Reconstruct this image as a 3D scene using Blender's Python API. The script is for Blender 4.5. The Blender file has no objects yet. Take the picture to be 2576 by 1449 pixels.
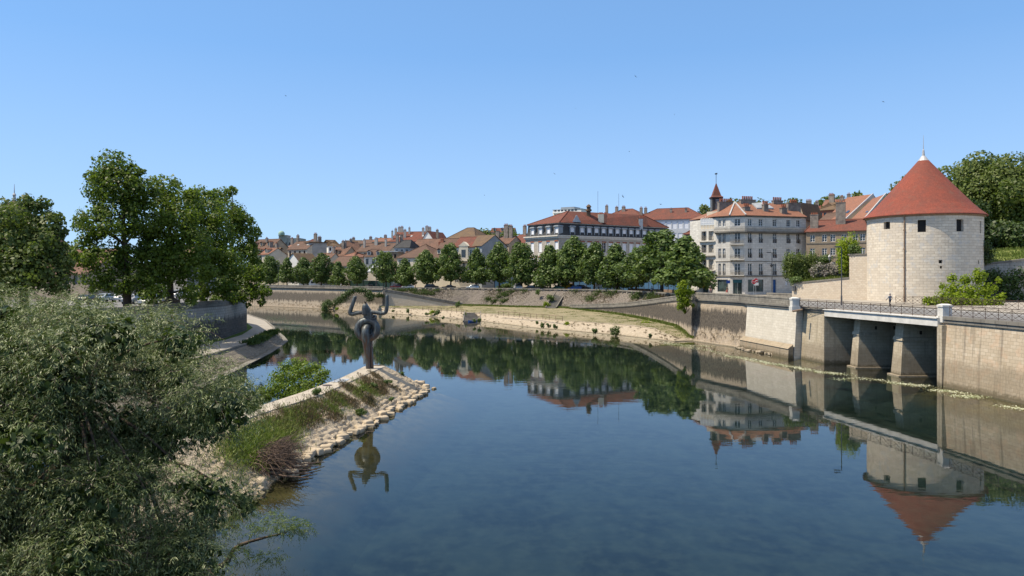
import bpy, math, random
import numpy as np
from mathutils import Vector, geometry
S = bpy.context.scene
COL = S.collection
random.seed(7)
RNG = np.random.default_rng(11)
R = math.radians

# ------------------------------------------------------------------ camera, world, sun
F, CX, CY, H = 1885.0, 1288.0, 692.0, 10.5      # focal length and principal point in a 2576 px wide frame; eye height above the water
cam = bpy.data.objects.new('camera', bpy.data.cameras.new('camera'))
COL.objects.link(cam); S.camera = cam
cam.location = (0, 0, H); cam.rotation_euler = (R(90), 0, 0)
cam.data.sensor_width = 36; cam.data.lens = 36 * F / 2576
cam.data.shift_y = -(724.5 - CY) / 2576
cam.data.clip_end = 6000; cam.data.clip_start = 0.1

SUN_EL, SUN_AZ = 58, 185          # azimuth of the sun measured counter-clockwise from +x
w = bpy.data.worlds.new('World'); S.world = w; w.use_nodes = True
wt = w.node_tree; wt.nodes.clear()
sky = wt.nodes.new('ShaderNodeTexSky'); sky.sky_type = 'NISHITA'; sky.sun_disc = False
sky.sun_elevation = R(SUN_EL); sky.sun_rotation = R(90 - SUN_AZ)
sky.air_density = 1.0; sky.dust_density = 0; sky.ozone_density = 6; sky.altitude = 3000
bg = wt.nodes.new('ShaderNodeBackground'); bg.inputs[1].default_value = 0.15
wo = wt.nodes.new('ShaderNodeOutputWorld')
gm = wt.nodes.new('ShaderNodeGamma'); gm.inputs[1].default_value = .46; wt.links.new(sky.outputs[0], gm.inputs[0])      # an even, hazeless summer sky
vm = wt.nodes.new('ShaderNodeVectorMath'); vm.operation = 'MULTIPLY'; vm.inputs[1].default_value = (1.10, 1.66, 2.24); wt.links.new(gm.outputs[0], vm.inputs[0])
tc_ = wt.nodes.new('ShaderNodeTexCoord'); sp_ = wt.nodes.new('ShaderNodeSeparateXYZ'); wt.links.new(tc_.outputs['Generated'], sp_.inputs[0])
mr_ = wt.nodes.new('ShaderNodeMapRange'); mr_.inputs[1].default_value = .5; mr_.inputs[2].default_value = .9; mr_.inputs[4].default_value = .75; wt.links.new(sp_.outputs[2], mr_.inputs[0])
mz_ = wt.nodes.new('ShaderNodeMix'); mz_.data_type = 'RGBA'; mz_.inputs[7].default_value = (4.6, 4.3, 4.1, 1)      # warm white added above the view to lift and neutralise shade
ml_ = wt.nodes.new('ShaderNodeMapRange'); ml_.inputs[1].default_value = .0; ml_.inputs[2].default_value = .28; ml_.inputs[3].default_value = .5; ml_.inputs[4].default_value = 0; wt.links.new(sp_.outputs[2], ml_.inputs[0])
mh_ = wt.nodes.new('ShaderNodeMix'); mh_.data_type = 'RGBA'; mh_.inputs[7].default_value = (2.75, 3.3, 4.0, 1)      # pale haze low over the horizon
wt.links.new(ml_.outputs[0], mh_.inputs[0]); wt.links.new(vm.outputs[0], mh_.inputs[6])
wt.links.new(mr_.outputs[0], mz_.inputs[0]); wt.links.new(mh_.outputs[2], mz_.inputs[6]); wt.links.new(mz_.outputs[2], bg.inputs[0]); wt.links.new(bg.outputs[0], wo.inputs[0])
sl = bpy.data.lights.new('sun', 'SUN'); sl.energy = 4.9; sl.angle = R(0.5); sl.color = (1, 0.88, 0.70)
so = bpy.data.objects.new('sun', sl); COL.objects.link(so)
sd = Vector((math.cos(R(SUN_AZ)) * math.cos(R(SUN_EL)), math.sin(R(SUN_AZ)) * math.cos(R(SUN_EL)), math.sin(R(SUN_EL))))
so.rotation_euler = sd.to_track_quat('Z', 'Y').to_euler(); so.location = (0, 0, 60)
S.view_settings.view_transform = 'Standard'; S.view_settings.look = 'None'
S.view_settings.exposure = 0.5; S.view_settings.gamma = 1
S.cycles.max_bounces = 6; S.cycles.transparent_max_bounces = 12; S.cycles.caustics_reflective = False; S.cycles.caustics_refractive = False
S.cycles.sample_clamp_indirect = 6

# ------------------------------------------------------------------ helpers
def X(u, d): return (u - CX) / F * d
def Z(v, d): return H - (v - CY) / F * d
def P(u, v, d): return Vector((X(u, d), d, Z(v, d)))
def G(u, v, z=0.0):
    d = (H - z) * F / (v - CY)
    return Vector((X(u, d), d, z))
WL = {}
def tag(o, label=None, cat=None, group=None, kind=None):
    if label: o['label'] = label
    if cat: o['category'] = cat
    if group: o['group'] = group
    if kind: o['kind'] = kind
    return o
def thing(name, label, cat, loc=(0, 0, 0), group=None):
    o = bpy.data.objects.new(name, None); COL.objects.link(o); o.location = loc
    o.empty_display_size = 0.3
    WL[o.name] = Vector(loc)
    return tag(o, label, cat, group)
def link(name, me, mt, parent=None):
    o = bpy.data.objects.new(name, me); COL.objects.link(o)
    if mt is not None and not me.materials: me.materials.append(mt)
    WL[o.name] = WL[parent.name] if parent else Vector((0, 0, 0))
    if parent: o.parent = parent
    return o
class MB:
    def __init__(s): s.v = []; s.f = []; s.uv = {}
    def vert(s, p): s.v.append((p[0], p[1], p[2])); return len(s.v) - 1
    def face(s, pts, uv=None):
        i = [s.vert(p) for p in pts]; s.f.append(i)
        if uv: s.uv[len(s.f) - 1] = uv
    def box(s, x0, x1, y0, y1, z0, z1):
        s.hexa([(x0, y0), (x1, y0), (x1, y1), (x0, y1)], z0, z1)
    def hexa(s, q, z0, z1, top=None):
        b = [s.vert((p[0], p[1], z0)) for p in q]; t = [s.vert((p[0], p[1], z1)) for p in (top or q)]
        n = len(q)
        s.f.append(b[::-1]); s.f.append(t)
        for i in range(n): s.f.append([b[i], b[(i + 1) % n], t[(i + 1) % n], t[i]])
    def obox(s, fr, s0, s1, o0, o1, z0, z1):          # box in the frame of a wall: along, outward, up
        A, t, n = fr
        q = [A + t * s0 + n * o1, A + t * s1 + n * o1, A + t * s1 + n * o0, A + t * s0 + n * o0]
        s.hexa(q, z0, z1)
    def bar(s, p, q, r, n=4):
        p = Vector(p); q = Vector(q); d = (q - p).normalized()
        a = d.orthogonal().normalized() if abs(d.z) < .99 else Vector((1, 0, 0)); b = d.cross(a)
        i0 = [s.vert(p + (a * math.cos(k * 2 * math.pi / n) + b * math.sin(k * 2 * math.pi / n)) * r) for k in range(n)]
        i1 = [s.vert(q + (a * math.cos(k * 2 * math.pi / n) + b * math.sin(k * 2 * math.pi / n)) * r) for k in range(n)]
        for k in range(n): s.f.append([i0[k], i0[(k + 1) % n], i1[(k + 1) % n], i1[k]])
        s.f.append(i0[::-1]); s.f.append(i1)
    def tube(s, pts, rad, n=8, sq=(1, 1), cap=True):
        pts = [Vector(p) for p in pts]; rings = []; up = None
        for i, p in enumerate(pts):
            d = (pts[min(i + 1, len(pts) - 1)] - pts[max(i - 1, 0)]).normalized()
            if up is None: up = d.orthogonal().normalized()
            up = (up - d * up.dot(d)).normalized(); b = d.cross(up)
            rings.append([s.vert(p + (up * math.cos(2 * math.pi * k / n) * sq[0] + b * math.sin(2 * math.pi * k / n) * sq[1]) * rad[i]) for k in range(n)])
        for a, c in zip(rings, rings[1:]):
            for k in range(n): s.f.append([a[k], a[(k + 1) % n], c[(k + 1) % n], c[k]])
        if cap: s.f.append(rings[0][::-1]); s.f.append(rings[-1])
    def lathe(s, c, prof, n=32, a0=0):
        rings = [[s.vert((c[0] + r * math.cos(a0 + 2 * math.pi * k / n), c[1] + r * math.sin(a0 + 2 * math.pi * k / n), z)) for k in range(n)] for r, z in prof]
        for a, b in zip(rings, rings[1:]):
            for k in range(n):
                s.f.append([a[k], a[(k + 1) % n], b[(k + 1) % n], b[k]])
        s.f.append(rings[0][::-1]); s.f.append(rings[-1])
    def loft(s, pa, pb, n=None, uvz=True, m=1):
        # strip between two polylines (3D), both resampled to n points, arc length UVs
        n = n or max(len(pa), len(pb)); A = resample(pa, n) if len(pa) != n else [Vector(p) for p in pa]; B = resample(pb, n) if len(pb) != n else [Vector(p) for p in pb]; L = 0; Ls = [0]
        for i in range(1, n): L += (A[i] - A[i - 1]).length; Ls.append(L)
        for i in range(n - 1):
            for j in range(m):
                p = [A[i].lerp(B[i], j / m), A[i + 1].lerp(B[i + 1], j / m), A[i + 1].lerp(B[i + 1], (j + 1) / m), A[i].lerp(B[i], (j + 1) / m)]
                h0 = (B[i] - A[i]).length; h1 = (B[i + 1] - A[i + 1]).length
                s.face(p, [(Ls[i], h0 * j / m), (Ls[i + 1], h1 * j / m), (Ls[i + 1], h1 * (j + 1) / m), (Ls[i], h0 * (j + 1) / m)])
    def build(s, name, mt, parent=None, smooth=False, org=None):
        me = bpy.data.meshes.new(name)
        o0 = WL[parent.name] if parent else (org or Vector((0, 0, 0)))
        V = [(a - o0[0], b - o0[1], c - o0[2]) for a, b, c in s.v]
        me.from_pydata(V, [], s.f)
        uvl = me.uv_layers.new(name='UVMap'); d = np.zeros((len(me.loops), 2), 'f')
        for p in me.polygons:
            e = s.uv.get(p.index)
            if e:
                for k, li in enumerate(p.loop_indices): d[li] = e[k]
            else:
                n = p.normal
                if abs(n.z) > .97: t = Vector((1, 0, 0)); b = Vector((0, 1, 0))
                else:
                    t = Vector((0, 0, 1)).cross(n).normalized(); b = n.cross(t)
                for li, vi in zip(p.loop_indices, p.vertices):
                    c = Vector(s.v[vi]); d[li] = (c.dot(t), c.dot(b))
        uvl.data.foreach_set('uv', d.ravel())
        if smooth: me.polygons.foreach_set('use_smooth', [True] * len(me.polygons))
        me.update()
        o = link(name, me, mt, parent)
        if not parent and org is not None: o.location = org
        return o
def resample(path, n):
    path = [Vector(p) if len(p) == 3 else Vector((p[0], p[1], 0)) for p in path]
    L = [0]
    for a, b in zip(path, path[1:]): L.append(L[-1] + (b - a).length)
    out = []
    for k in range(n):
        t = L[-1] * k / (n - 1); i = 0
        while i < len(L) - 2 and L[i + 1] < t: i += 1
        out.append(path[i].lerp(path[i + 1], (t - L[i]) / max(1e-9, L[i + 1] - L[i])))
    return out
def smooth_path(pts, k=6):
    pts = [Vector(p) for p in pts]; out = []
    for i in range(len(pts) - 1):
        p0 = pts[max(i - 1, 0)]; p1 = pts[i]; p2 = pts[i + 1]; p3 = pts[min(i + 2, len(pts) - 1)]
        for j in range(k):
            t = j / k
            out.append(0.5 * ((2 * p1) + (p2 - p0) * t + (2 * p0 - 5 * p1 + 4 * p2 - p3) * t * t + (3 * p1 - p0 - 3 * p2 + p3) * t ** 3))
    out.append(pts[-1]); return out
def offset(path, o):
    # positive offset = to the right of the direction of travel
    path = [Vector((p[0], p[1])) for p in path]; out = []
    for i in range(len(path)):
        a = path[max(i - 1, 0)]; b = path[min(i + 1, len(path) - 1)]; d = (b - a).normalized()
        out.append(path[i] + Vector((d.y, -d.x)) * o)
    return out
def ribbon(mb, path, o0, o1, z0, z1, zs=None):
    # box section swept along a plan path; z0, z1 are added to the path's own height if it has one
    zz = [(p[2] if len(p) > 2 else 0) for p in path]
    a = offset(path, o0); b = offset(path, o1)
    def q(pl, z): return [Vector((p.x, p.y, k + z)) for p, k in zip(pl, zz)]
    n = len(path)
    at, ab, bt, bb = q(a, z1), q(a, z0), q(b, z1), q(b, z0)
    mb.loft(ab, at, n); mb.loft(at, bt, n); mb.loft(bt, bb, n); mb.loft(bb, ab, n)
    mb.face([ab[0], bb[0], bt[0], at[0]]); mb.face([ab[-1], at[-1], bt[-1], bb[-1]])
def frame(A, B):
    A = Vector(A); B = Vector(B); t = (B - A).normalized(); n = Vector((t.y, -t.x))
    return (A, t, n), (B - A).length
def s_at_u(fr, u):
    A, t, n = fr; k = (u - CX) / F
    return (k * A.y - A.x) / (t.x - k * t.y)

# ------------------------------------------------------------------ materials
def nd(t, typ, ins=None, **at):
    n = t.nodes.new(typ)
    for k, v in at.items(): setattr(n, k, v)
    for k, v in (ins or {}).items():
        if isinstance(v, bpy.types.NodeSocket): t.links.new(v, n.inputs[k])
        else: n.inputs[k].default_value = v
    return n
def c4(c): return (c[0], c[1], c[2], 1)
def mixc(t, fac, a, b, mode='MIX'):
    n = t.nodes.new('ShaderNodeMix'); n.data_type = 'RGBA'; n.blend_type = mode
    for i, v in ((0, fac), (6, a), (7, b)):
        if isinstance(v, bpy.types.NodeSocket): t.links.new(v, n.inputs[i])
        elif i == 0: n.inputs[0].default_value = v
        else: n.inputs[i].default_value = c4(v)
    return n.outputs[2]
def mth(t, op, a, b=0.0, c=None, clamp=False):
    n = t.nodes.new('ShaderNodeMath'); n.operation = op; n.use_clamp = clamp
    for i, v in enumerate((a, b) if c is None else (a, b, c)):
        if isinstance(v, bpy.types.NodeSocket): t.links.new(v, n.inputs[i])
        else: n.inputs[i].default_value = v
    return n.outputs[0]
def mrange(t, v, a, b, c=0.0, d=1.0):
    n = t.nodes.new('ShaderNodeMapRange'); t.links.new(v, n.inputs[0])
    for i, x in enumerate((a, b, c, d)): n.inputs[i + 1].default_value = x
    return n.outputs[0]
def vec(t, kind='UV', scale=(1, 1, 1)):
    if kind == 'pos': o = nd(t, 'ShaderNodeNewGeometry').outputs['Position']
    else: o = nd(t, 'ShaderNodeTexCoord').outputs['UV' if kind == 'UV' else 'Object']
    if scale != (1, 1, 1):
        o = nd(t, 'ShaderNodeMapping', {0: o, 'Scale': scale}).outputs[0]
    return o
def noise(t, v, scale, detail=4, rough=.55, dist=0.0):
    return nd(t, 'ShaderNodeTexNoise', {'Vector': v, 'Scale': scale, 'Detail': detail, 'Roughness': rough, 'Distortion': dist}).outputs[0]
def newmat(name):
    m = bpy.data.materials.new(name); m.use_nodes = True; t = m.node_tree; t.nodes.clear()
    o = t.nodes.new('ShaderNodeOutputMaterial'); return m, t, o
def finish(m, t, o, col, rough=.85, bump=None, bs=.3, bd=.02, spec=.3, metal=0):
    b = nd(t, 'ShaderNodeBsdfPrincipled', {'Base Color': col if not isinstance(col, tuple) else c4(col), 'Roughness': rough, 'Metallic': metal, 'Specular IOR Level': spec})
    if bump is not None:
        bn = nd(t, 'ShaderNodeBump', {'Height': bump, 'Strength': bs, 'Distance': bd}); t.links.new(bn.outputs[0], b.inputs['Normal'])
    t.links.new(b.outputs[0], o.inputs[0]); return m
def plain(name, a, b=None, scale=2.0, rough=.8, metal=0, spec=.3, bs=.2):
    m, t, o = newmat(name); b = b or tuple(x * .8 for x in a)
    v = vec(t, 'pos'); n1 = noise(t, v, scale, 5)
    f = mrange(t, n1, .35, .65)
    return finish(m, t, o, mixc(t, f, a, b), rough, n1, bs, .03, spec, metal)
def stone(name, a, b, mort, bw=.6, bh=.28, ms=.012, big=None, streak=0.0, streakc=(.06, .055, .05), band=None, low=None, squash=1.0, bias=0.0, bs=.5, rubble=False, patch=None):
    """coursed masonry in metres; band = (z0, z1, colour, amount) grime with a ragged edge; low = (z, colour) tide mark"""
    m, t, o = newmat(name); uv = vec(t); ps = vec(t, 'pos')
    wob = nd(t, 'ShaderNodeTexNoise', {'Vector': uv, 'Scale': 2.5, 'Detail': 3})
    off = nd(t, 'ShaderNodeVectorMath', {0: wob.outputs[1], 'Scale': .09 if not rubble else .25}, operation='SCALE')
    uvw = nd(t, 'ShaderNodeVectorMath', {0: uv, 1: off.outputs[0]}, operation='ADD').outputs[0]
    br = nd(t, 'ShaderNodeTexBrick', {'Vector': uvw, 'Color1': c4(a), 'Color2': c4(b), 'Mortar': c4(mort), 'Scale': 1, 'Mortar Size': ms, 'Mortar Smooth': .25, 'Bias': bias, 'Brick Width': bw, 'Row Height': bh})
    br.squash = squash
    n1 = noise(t, ps, .35, 5); n2 = noise(t, ps, 3.0, 6, .65)
    col = mixc(t, mrange(t, n1, .35, .7, 0, .55), br.outputs[0], big or tuple(x * .72 for x in b))
    col = mixc(t, mrange(t, n2, .3, .75, 0, .35), col, tuple(x * .6 for x in a))
    if patch:      # replaced stones of another colour
        pn = noise(t, ps, patch[1], 2); col = mixc(t, mrange(t, pn, .56, .64, 0, patch[2]), col, patch[0])
    sx = nd(t, 'ShaderNodeSeparateXYZ', {0: ps}); z = sx.outputs[2]
    sv = nd(t, 'ShaderNodeMapping', {0: uv, 'Scale': (1.0, .06, 1)}).outputs[0]
    st = noise(t, sv, 1.6, 4, .6)
    if streak: col = mixc(t, mrange(t, st, .52, .72, 0, streak), col, streakc)
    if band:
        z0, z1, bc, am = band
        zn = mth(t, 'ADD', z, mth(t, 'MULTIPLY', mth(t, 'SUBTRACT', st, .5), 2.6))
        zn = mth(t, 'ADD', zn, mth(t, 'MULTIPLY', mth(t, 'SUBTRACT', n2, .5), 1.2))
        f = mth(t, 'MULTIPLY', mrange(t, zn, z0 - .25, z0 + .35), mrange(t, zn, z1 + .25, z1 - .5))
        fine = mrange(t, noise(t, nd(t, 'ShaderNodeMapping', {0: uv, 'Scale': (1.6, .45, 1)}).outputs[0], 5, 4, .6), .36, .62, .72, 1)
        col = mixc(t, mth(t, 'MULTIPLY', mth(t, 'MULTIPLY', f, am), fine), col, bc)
    if low:
        zz = mth(t, 'ADD', z, mth(t, 'MULTIPLY', mth(t, 'SUBTRACT', n2, .5), .9))
        col = mixc(t, mrange(t, zz, low[0], low[0] - .35, 0, low[2]), col, low[1])
    h = mth(t, 'ADD', mth(t, 'MULTIPLY', br.outputs[1], -1.0), mth(t, 'MULTIPLY', n2, .7))
    return finish(m, t, o, col, .9, h, bs, .03, .2)
def tiles(name, a, b, c, bw=.25, bh=.32, bs=.5, moss=None):
    m, t, o = newmat(name); uv = vec(t); ps = vec(t, 'pos')
    br = nd(t, 'ShaderNodeTexBrick', {'Vector': uv, 'Color1': c4(a), 'Color2': c4(b), 'Mortar': c4(tuple(x * .5 for x in c)), 'Scale': 1, 'Mortar Size': .012, 'Mortar Smooth': .4, 'Bias': -.1, 'Brick Width': bw, 'Row Height': bh})
    n1 = noise(t, ps, .5, 6, .62); n2 = noise(t, ps, 4, 4)
    col = mixc(t, mrange(t, n1, .38, .66, 0, .8), br.outputs[0], c)
    col = mixc(t, mrange(t, n2, .5, .8, 0, .5), col, tuple(min(1, x * 1.35) for x in a))
    if moss: col = mixc(t, mrange(t, noise(t, ps, 1.1, 5, .7), .55, .68, 0, .7), col, moss)
    sy = nd(t, 'ShaderNodeSeparateXYZ', {0: uv}).outputs[1]
    saw = mth(t, 'FRACT', mth(t, 'DIVIDE', sy, bh))
    return finish(m, t, o, col, .85, mth(t, 'ADD', mth(t, 'MULTIPLY', saw, -.8), mth(t, 'MULTIPLY', n2, .5)), bs, .05, .2)
def foliage(name, cols, trans=.3, rough=.5, spec=.3, ns=.35):
    m, t, o = newmat(name)
    g = nd(t, 'ShaderNodeNewGeometry'); n1 = noise(t, g.outputs['Position'], ns, 3)
    f = mth(t, 'ADD', mth(t, 'MULTIPLY', g.outputs['Random Per Island'], .6), mth(t, 'MULTIPLY', mrange(t, n1, .3, .7), .4))
    f = mth(t, 'ADD', f, mth(t, 'MULTIPLY', mth(t, 'SUBTRACT', nd(t, 'ShaderNodeObjectInfo').outputs['Random'], .5), .3))
    cr = nd(t, 'ShaderNodeValToRGB', {0: f}); e = cr.color_ramp.elements
    while len(e) < len(cols): e.new(.5)
    for i, c in enumerate(cols): e[i].position = i / (len(cols) - 1) * .9 + .05; e[i].color = c4(c)
    b = nd(t, 'ShaderNodeBsdfPrincipled', {'Base Color': cr.outputs[0], 'Roughness': rough, 'Specular IOR Level': spec})
    tc = mixc(t, .5, cr.outputs[0], (.16, .26, .02))
    tr = nd(t, 'ShaderNodeBsdfTranslucent', {0: tc})
    mx = nd(t, 'ShaderNodeMixShader', {0: trans, 1: b.outputs[0], 2: tr.outputs[0]})
    t.links.new(mx.outputs[0], o.inputs[0]); return m
def glassmat(name, a=(.02, .025, .03), rough=.06):
    m, t, o = newmat(name); n = noise(t, vec(t, 'pos'), .8, 2)
    return finish(m, t, o, mixc(t, mrange(t, n, .4, .6), a, tuple(x * 2.2 for x in a)), rough, None, spec=.6)
M = {}
M['near_wall'] = stone('near_wall_stone', (.58, .50, .39), (.45, .37, .27), (.29, .24, .18), .62, .3, .014, (.36, .29, .20), streak=.85, streakc=(.10, .09, .075), band=(-1, 2.6, (.20, .165, .115), .7), low=(.6, (.09, .075, .045), .75), bs=.6, patch=((.50, .36, .25), .9, .5))
M['shaded_bank'] = stone('shaded_bank_stone', (.22, .195, .16), (.15, .132, .105), (.11, .095, .075), .6, .3, .02, (.2, .18, .14), low=(.25, (.10, .085, .05), .8), bs=.9, rubble=True, streak=.3)  # base tone lowered to carry the shade of the bank trees
M['light_wall'] = stone('light_wall_stone', (.66, .62, .54), (.56, .52, .44), (.36, .31, .25), .8, .34, .012, (.52, .48, .40), streak=.12, bs=.4)
M['grimy_wall'] = stone('grimy_wall_stone', (.50, .42, .33), (.40, .33, .25), (.22, .18, .14), .5, .25, .014, (.40, .33, .24), band=(2.0, 5.3, (.05, .046, .042), 1.0), streak=.3, bs=.6)
M['far_wall'] = stone('far_wall_stone', (.50, .43, .34), (.42, .35, .27), (.26, .22, .17), .5, .28, .014, (.42, .35, .27), band=(2.1, 5.1, (.075, .068, .06), .95), streak=.3, bs=.5)
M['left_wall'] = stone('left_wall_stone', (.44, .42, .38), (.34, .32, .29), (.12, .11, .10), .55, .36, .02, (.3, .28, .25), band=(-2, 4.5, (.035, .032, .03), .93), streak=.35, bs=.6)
M['abut'] = stone('abutment_stone', (.52, .46, .36), (.42, .36, .27), (.22, .19, .14), .7, .32, .012, (.36, .30, .2), streak=.55, streakc=(.12, .11, .09), band=(-1, 2.2, (.19, .155, .11), .6), low=(.5, (.08, .07, .045), .8), bs=.5)
M['coping'] = stone('grey_coping_stone', (.25, .235, .205), (.17, .158, .142), (.08, .075, .07), 1.3, .5, .012, (.11, .105, .095), streak=.6, bs=.5)
M['parapet'] = stone('lichened_parapet_stone', (.31, .29, .25), (.20, .185, .16), (.09, .085, .078), .6, .34, .016, (.10, .095, .088), streak=.7, bs=.6)
M['tower'] = stone('tower_limestone', (.70, .63, .52), (.52, .455, .37), (.36, .30, .225), .85, .36, .016, (.56, .50, .42), streak=.08, bs=.8, squash=1.0, patch=((.47, .46, .44), 1.1, .6))
M['garden_wall'] = stone('garden_wall_stone', (.60, .53, .43), (.50, .42, .33), (.32, .26, .2), .5, .26, .014, (.52, .44, .34), bs=.6)
M['rubble'] = stone('embankment_rubble', (.27, .235, .21), (.17, .148, .13), (.06, .053, .047), .5, .26, .04, (.13, .12, .09), bs=1.0, rubble=True, streak=.2)
M['quai_stone'] = stone('pale_bank_stone', (.43, .37, .29), (.35, .295, .225), (.22, .18, .13), .7, .3, .014, (.32, .27, .20), low=(.22, (.16, .13, .08), .8), bs=.5, rubble=True)
M['house_stone'] = stone('grey_ashlar', (.74, .72, .67), (.56, .54, .50), (.28, .26, .24), .95, .42, .014, (.40, .39, .36), streak=.25, streakc=(.2, .19, .18), bs=.3)
M['house_rubble'] = stone('rubble_and_ashlar', (.50, .46, .40), (.38, .34, .29), (.24, .22, .19), .34, .17, .016, (.42, .39, .34), bs=.5)
M['brown_stone'] = stone('brown_house_stone', (.32, .26, .19), (.25, .20, .145), (.17, .14, .1), .4, .2, .01, (.26, .21, .155), bs=.3)
M['brick'] = stone('red_brick', (.36, .13, .08), (.28, .1, .06), (.2, .15, .12), .22, .07, .01, (.25, .1, .07), bs=.2)
M['brick_chim'] = plain('brick_chimney', (.34, .15, .10), (.24, .11, .08), 2)
def render_(n, a, b=None): M[n] = plain(n + '_render', a, b, .5, .9, bs=.1)
render_('beige', (.56, .50, .40), (.46, .41, .33)); render_('cream', (.66, .60, .48), (.56, .51, .41)); render_('grey', (.36, .35, .33), (.28, .27, .25))
render_('tan', (.38, .31, .23), (.30, .25, .19)); render_('bluegrey', (.30, .33, .36), (.24, .27, .30)); render_('paleblue', (.50, .53, .57), (.44, .47, .51)); render_('white', (.75, .74, .71), (.66, .65, .62))
M['tile_red'] = tiles('red_roof_tiles', (.185, .066, .046), (.125, .048, .037), (.09, .048, .039))
M['tile_tower'] = tiles('tower_roof_tiles', (.25, .066, .043), (.18, .052, .037), (.135, .052, .041), .22, .16, .5, moss=(.155, .075, .055))
M['tile_brown'] = tiles('brown_roof_tiles', (.145, .088, .066), (.10, .064, .05), (.08, .056, .046), .25, .3, .5)
M['tile_old'] = tiles('mottled_old_tiles', (.19, .105, .075), (.105, .064, .05), (.075, .052, .042), .25, .3, .5)
M['tile_dark'] = tiles('dark_roof_tiles', (.12, .085, .062), (.085, .062, .05), (.15, .10, .055), .25, .3, .5)
M['tile_orange'] = tiles('orange_roof_tiles', (.25, .12, .08), (.17, .083, .058), (.12, .072, .056), .25, .3, .5)
M['slate'] = tiles('dark_slate', (.045, .047, .052), (.032, .034, .038), (.06, .06, .06), .3, .22, .3)
M['zinc'] = plain('zinc_sheet', (.42, .44, .46), (.34, .36, .38), 1, .45, .3)
M['lead'] = plain('lead_cap', (.45, .45, .45), (.35, .35, .36), 2, .5, .2)
M['trim'] = plain('pale_stone_trim', (.62, .59, .53), (.5, .47, .42), 1.5, .85)
M['white_stone'] = plain('white_painted_stone', (.62, .61, .58), (.48, .475, .45), 1.2, .7, bs=.15)
M['white_paint'] = plain('white_paint', (.8, .8, .79), (.74, .74, .73), 1, .5, bs=.05)
M['shutter'] = plain('white_roller_shutter', (.74, .76, .8), (.68, .70, .75), 1, .6, bs=.05)
M['glass'] = glassmat('window_glass'); M['glass_shop'] = glassmat('shop_window_glass', (.03, .045, .045)); M['dark'] = plain('dark_opening', (.012, .012, .014), (.02, .02, .02), 1, .8)
M['iron'] = plain('brown_painted_iron', (.085, .055, .042), (.06, .04, .03), 3, .55, .2, bs=.1)
M['ironl'] = plain('grey_balcony_iron', (.28, .26, .22), (.2, .185, .16), 3, .7, .1)
M['steel'] = plain('grey_pole_paint', (.10, .105, .11), (.08, .08, .085), 2, .5, .3, bs=.05)
M['galv'] = plain('galvanised_steel', (.42, .43, .43), (.36, .37, .37), 3, .45, .5, bs=.05)
M['terracotta'] = plain('terracotta_pots', (.38, .13, .07), (.28, .10, .06), 6, .8)
M['chimney'] = plain('sooty_chimney_render', (.26, .23, .2), (.14, .12, .11), 1.2, .9)
M['asphalt'] = plain('asphalt', (.17, .17, .17), (.13, .13, .13), .8, .9, bs=.1)
M['pave'] = plain('pale_pavement', (.33, .305, .265), (.25, .23, .20), .6, .9, bs=.1)
M['gravel'] = plain('quay_ground', (.30, .27, .23), (.22, .20, .17), .3, .95)
M['bark'] = plain('bark', (.10, .075, .055), (.055, .042, .033), 5, .95, bs=.8)
M['deadwood'] = plain('dead_twigs', (.17, .12, .09), (.10, .07, .055), 5, .9)
M['concrete'] = plain('pale_concrete', (.40, .36, .30), (.29, .26, .215), 1.3, .9, bs=.25)
M['plum'] = plain('far_wood_green', (.05, .075, .03), (.03, .05, .02), .05, .95)
M['blue_fence'] = plain('blue_hoarding', (.06, .14, .26), (.045, .11, .21), 1, .6)
M['green_fence'] = plain('dark_green_hoarding', (.03, .075, .07), (.025, .06, .055), 1, .7)
M['wood'] = plain('weathered_wood', (.24, .17, .12), (.17, .12, .085), 3, .85)
M['blue_door'] = plain('blue_door_paint', (.02, .09, .28), (.018, .075, .22), 2, .5)
M['sign_red'] = plain('red_sign_face', (.55, .02, .03), (.5, .02, .03), 1, .4, bs=0)
M['sign_blue'] = plain('blue_sign_face', (.02, .07, .3), (.02, .06, .26), 1, .4, bs=0)
M['teal'] = plain('teal_fascia', (.03, .12, .14), (.025, .10, .12), 1, .5, bs=0)
M['yellow'] = plain('yellow_sign_face', (.75, .5, .02), (.7, .45, .02), 1, .5, bs=0)
M['skin'] = plain('skin', (.48, .28, .2), (.42, .24, .17), 4, .6, bs=0); M['hair'] = plain('hair', (.03, .02, .015), (.05, .035, .025), 9, .8)
M['greyhair'] = plain('grey_hair', (.3, .28, .26), (.22, .2, .19), 9, .8)
M['lime'] = foliage('linden_leaves', [(.04, .07, .018), (.085, .135, .032), (.15, .21, .06)], .3)
M['plane'] = foliage('plane_leaves', [(.045, .075, .012), (.10, .15, .018), (.18, .235, .03)], .48, .5)
M['willow'] = foliage('willow_leaves', [(.036, .056, .013), (.08, .112, .028), (.14, .175, .058), (.29, .325, .17)], .14, .5, .45, ns=.5)
M['fresh'] = foliage('fresh_leaves', [(.13, .19, .012), (.24, .32, .018), (.36, .44, .035)], .5)
M['maple'] = foliage('maple_leaves', [(.075, .125, .015), (.14, .21, .025), (.24, .30, .045)], .45)
M['wood_tree'] = foliage('hill_tree_leaves', [(.05, .075, .018), (.095, .13, .03), (.15, .185, .05)], .35)
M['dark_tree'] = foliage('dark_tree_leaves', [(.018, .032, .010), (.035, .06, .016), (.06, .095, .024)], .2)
M['shrub'] = foliage('shrub_leaves', [(.04, .07, .016), (.075, .125, .03), (.12, .17, .05)], .25)
M['ivy'] = foliage('ivy_leaves', [(.025, .05, .012), (.05, .09, .02), (.08, .13, .03)], .15)
M['grass'] = foliage('grass_blades', [(.10, .15, .025), (.16, .21, .045), (.26, .26, .10)], .35, .6)
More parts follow.
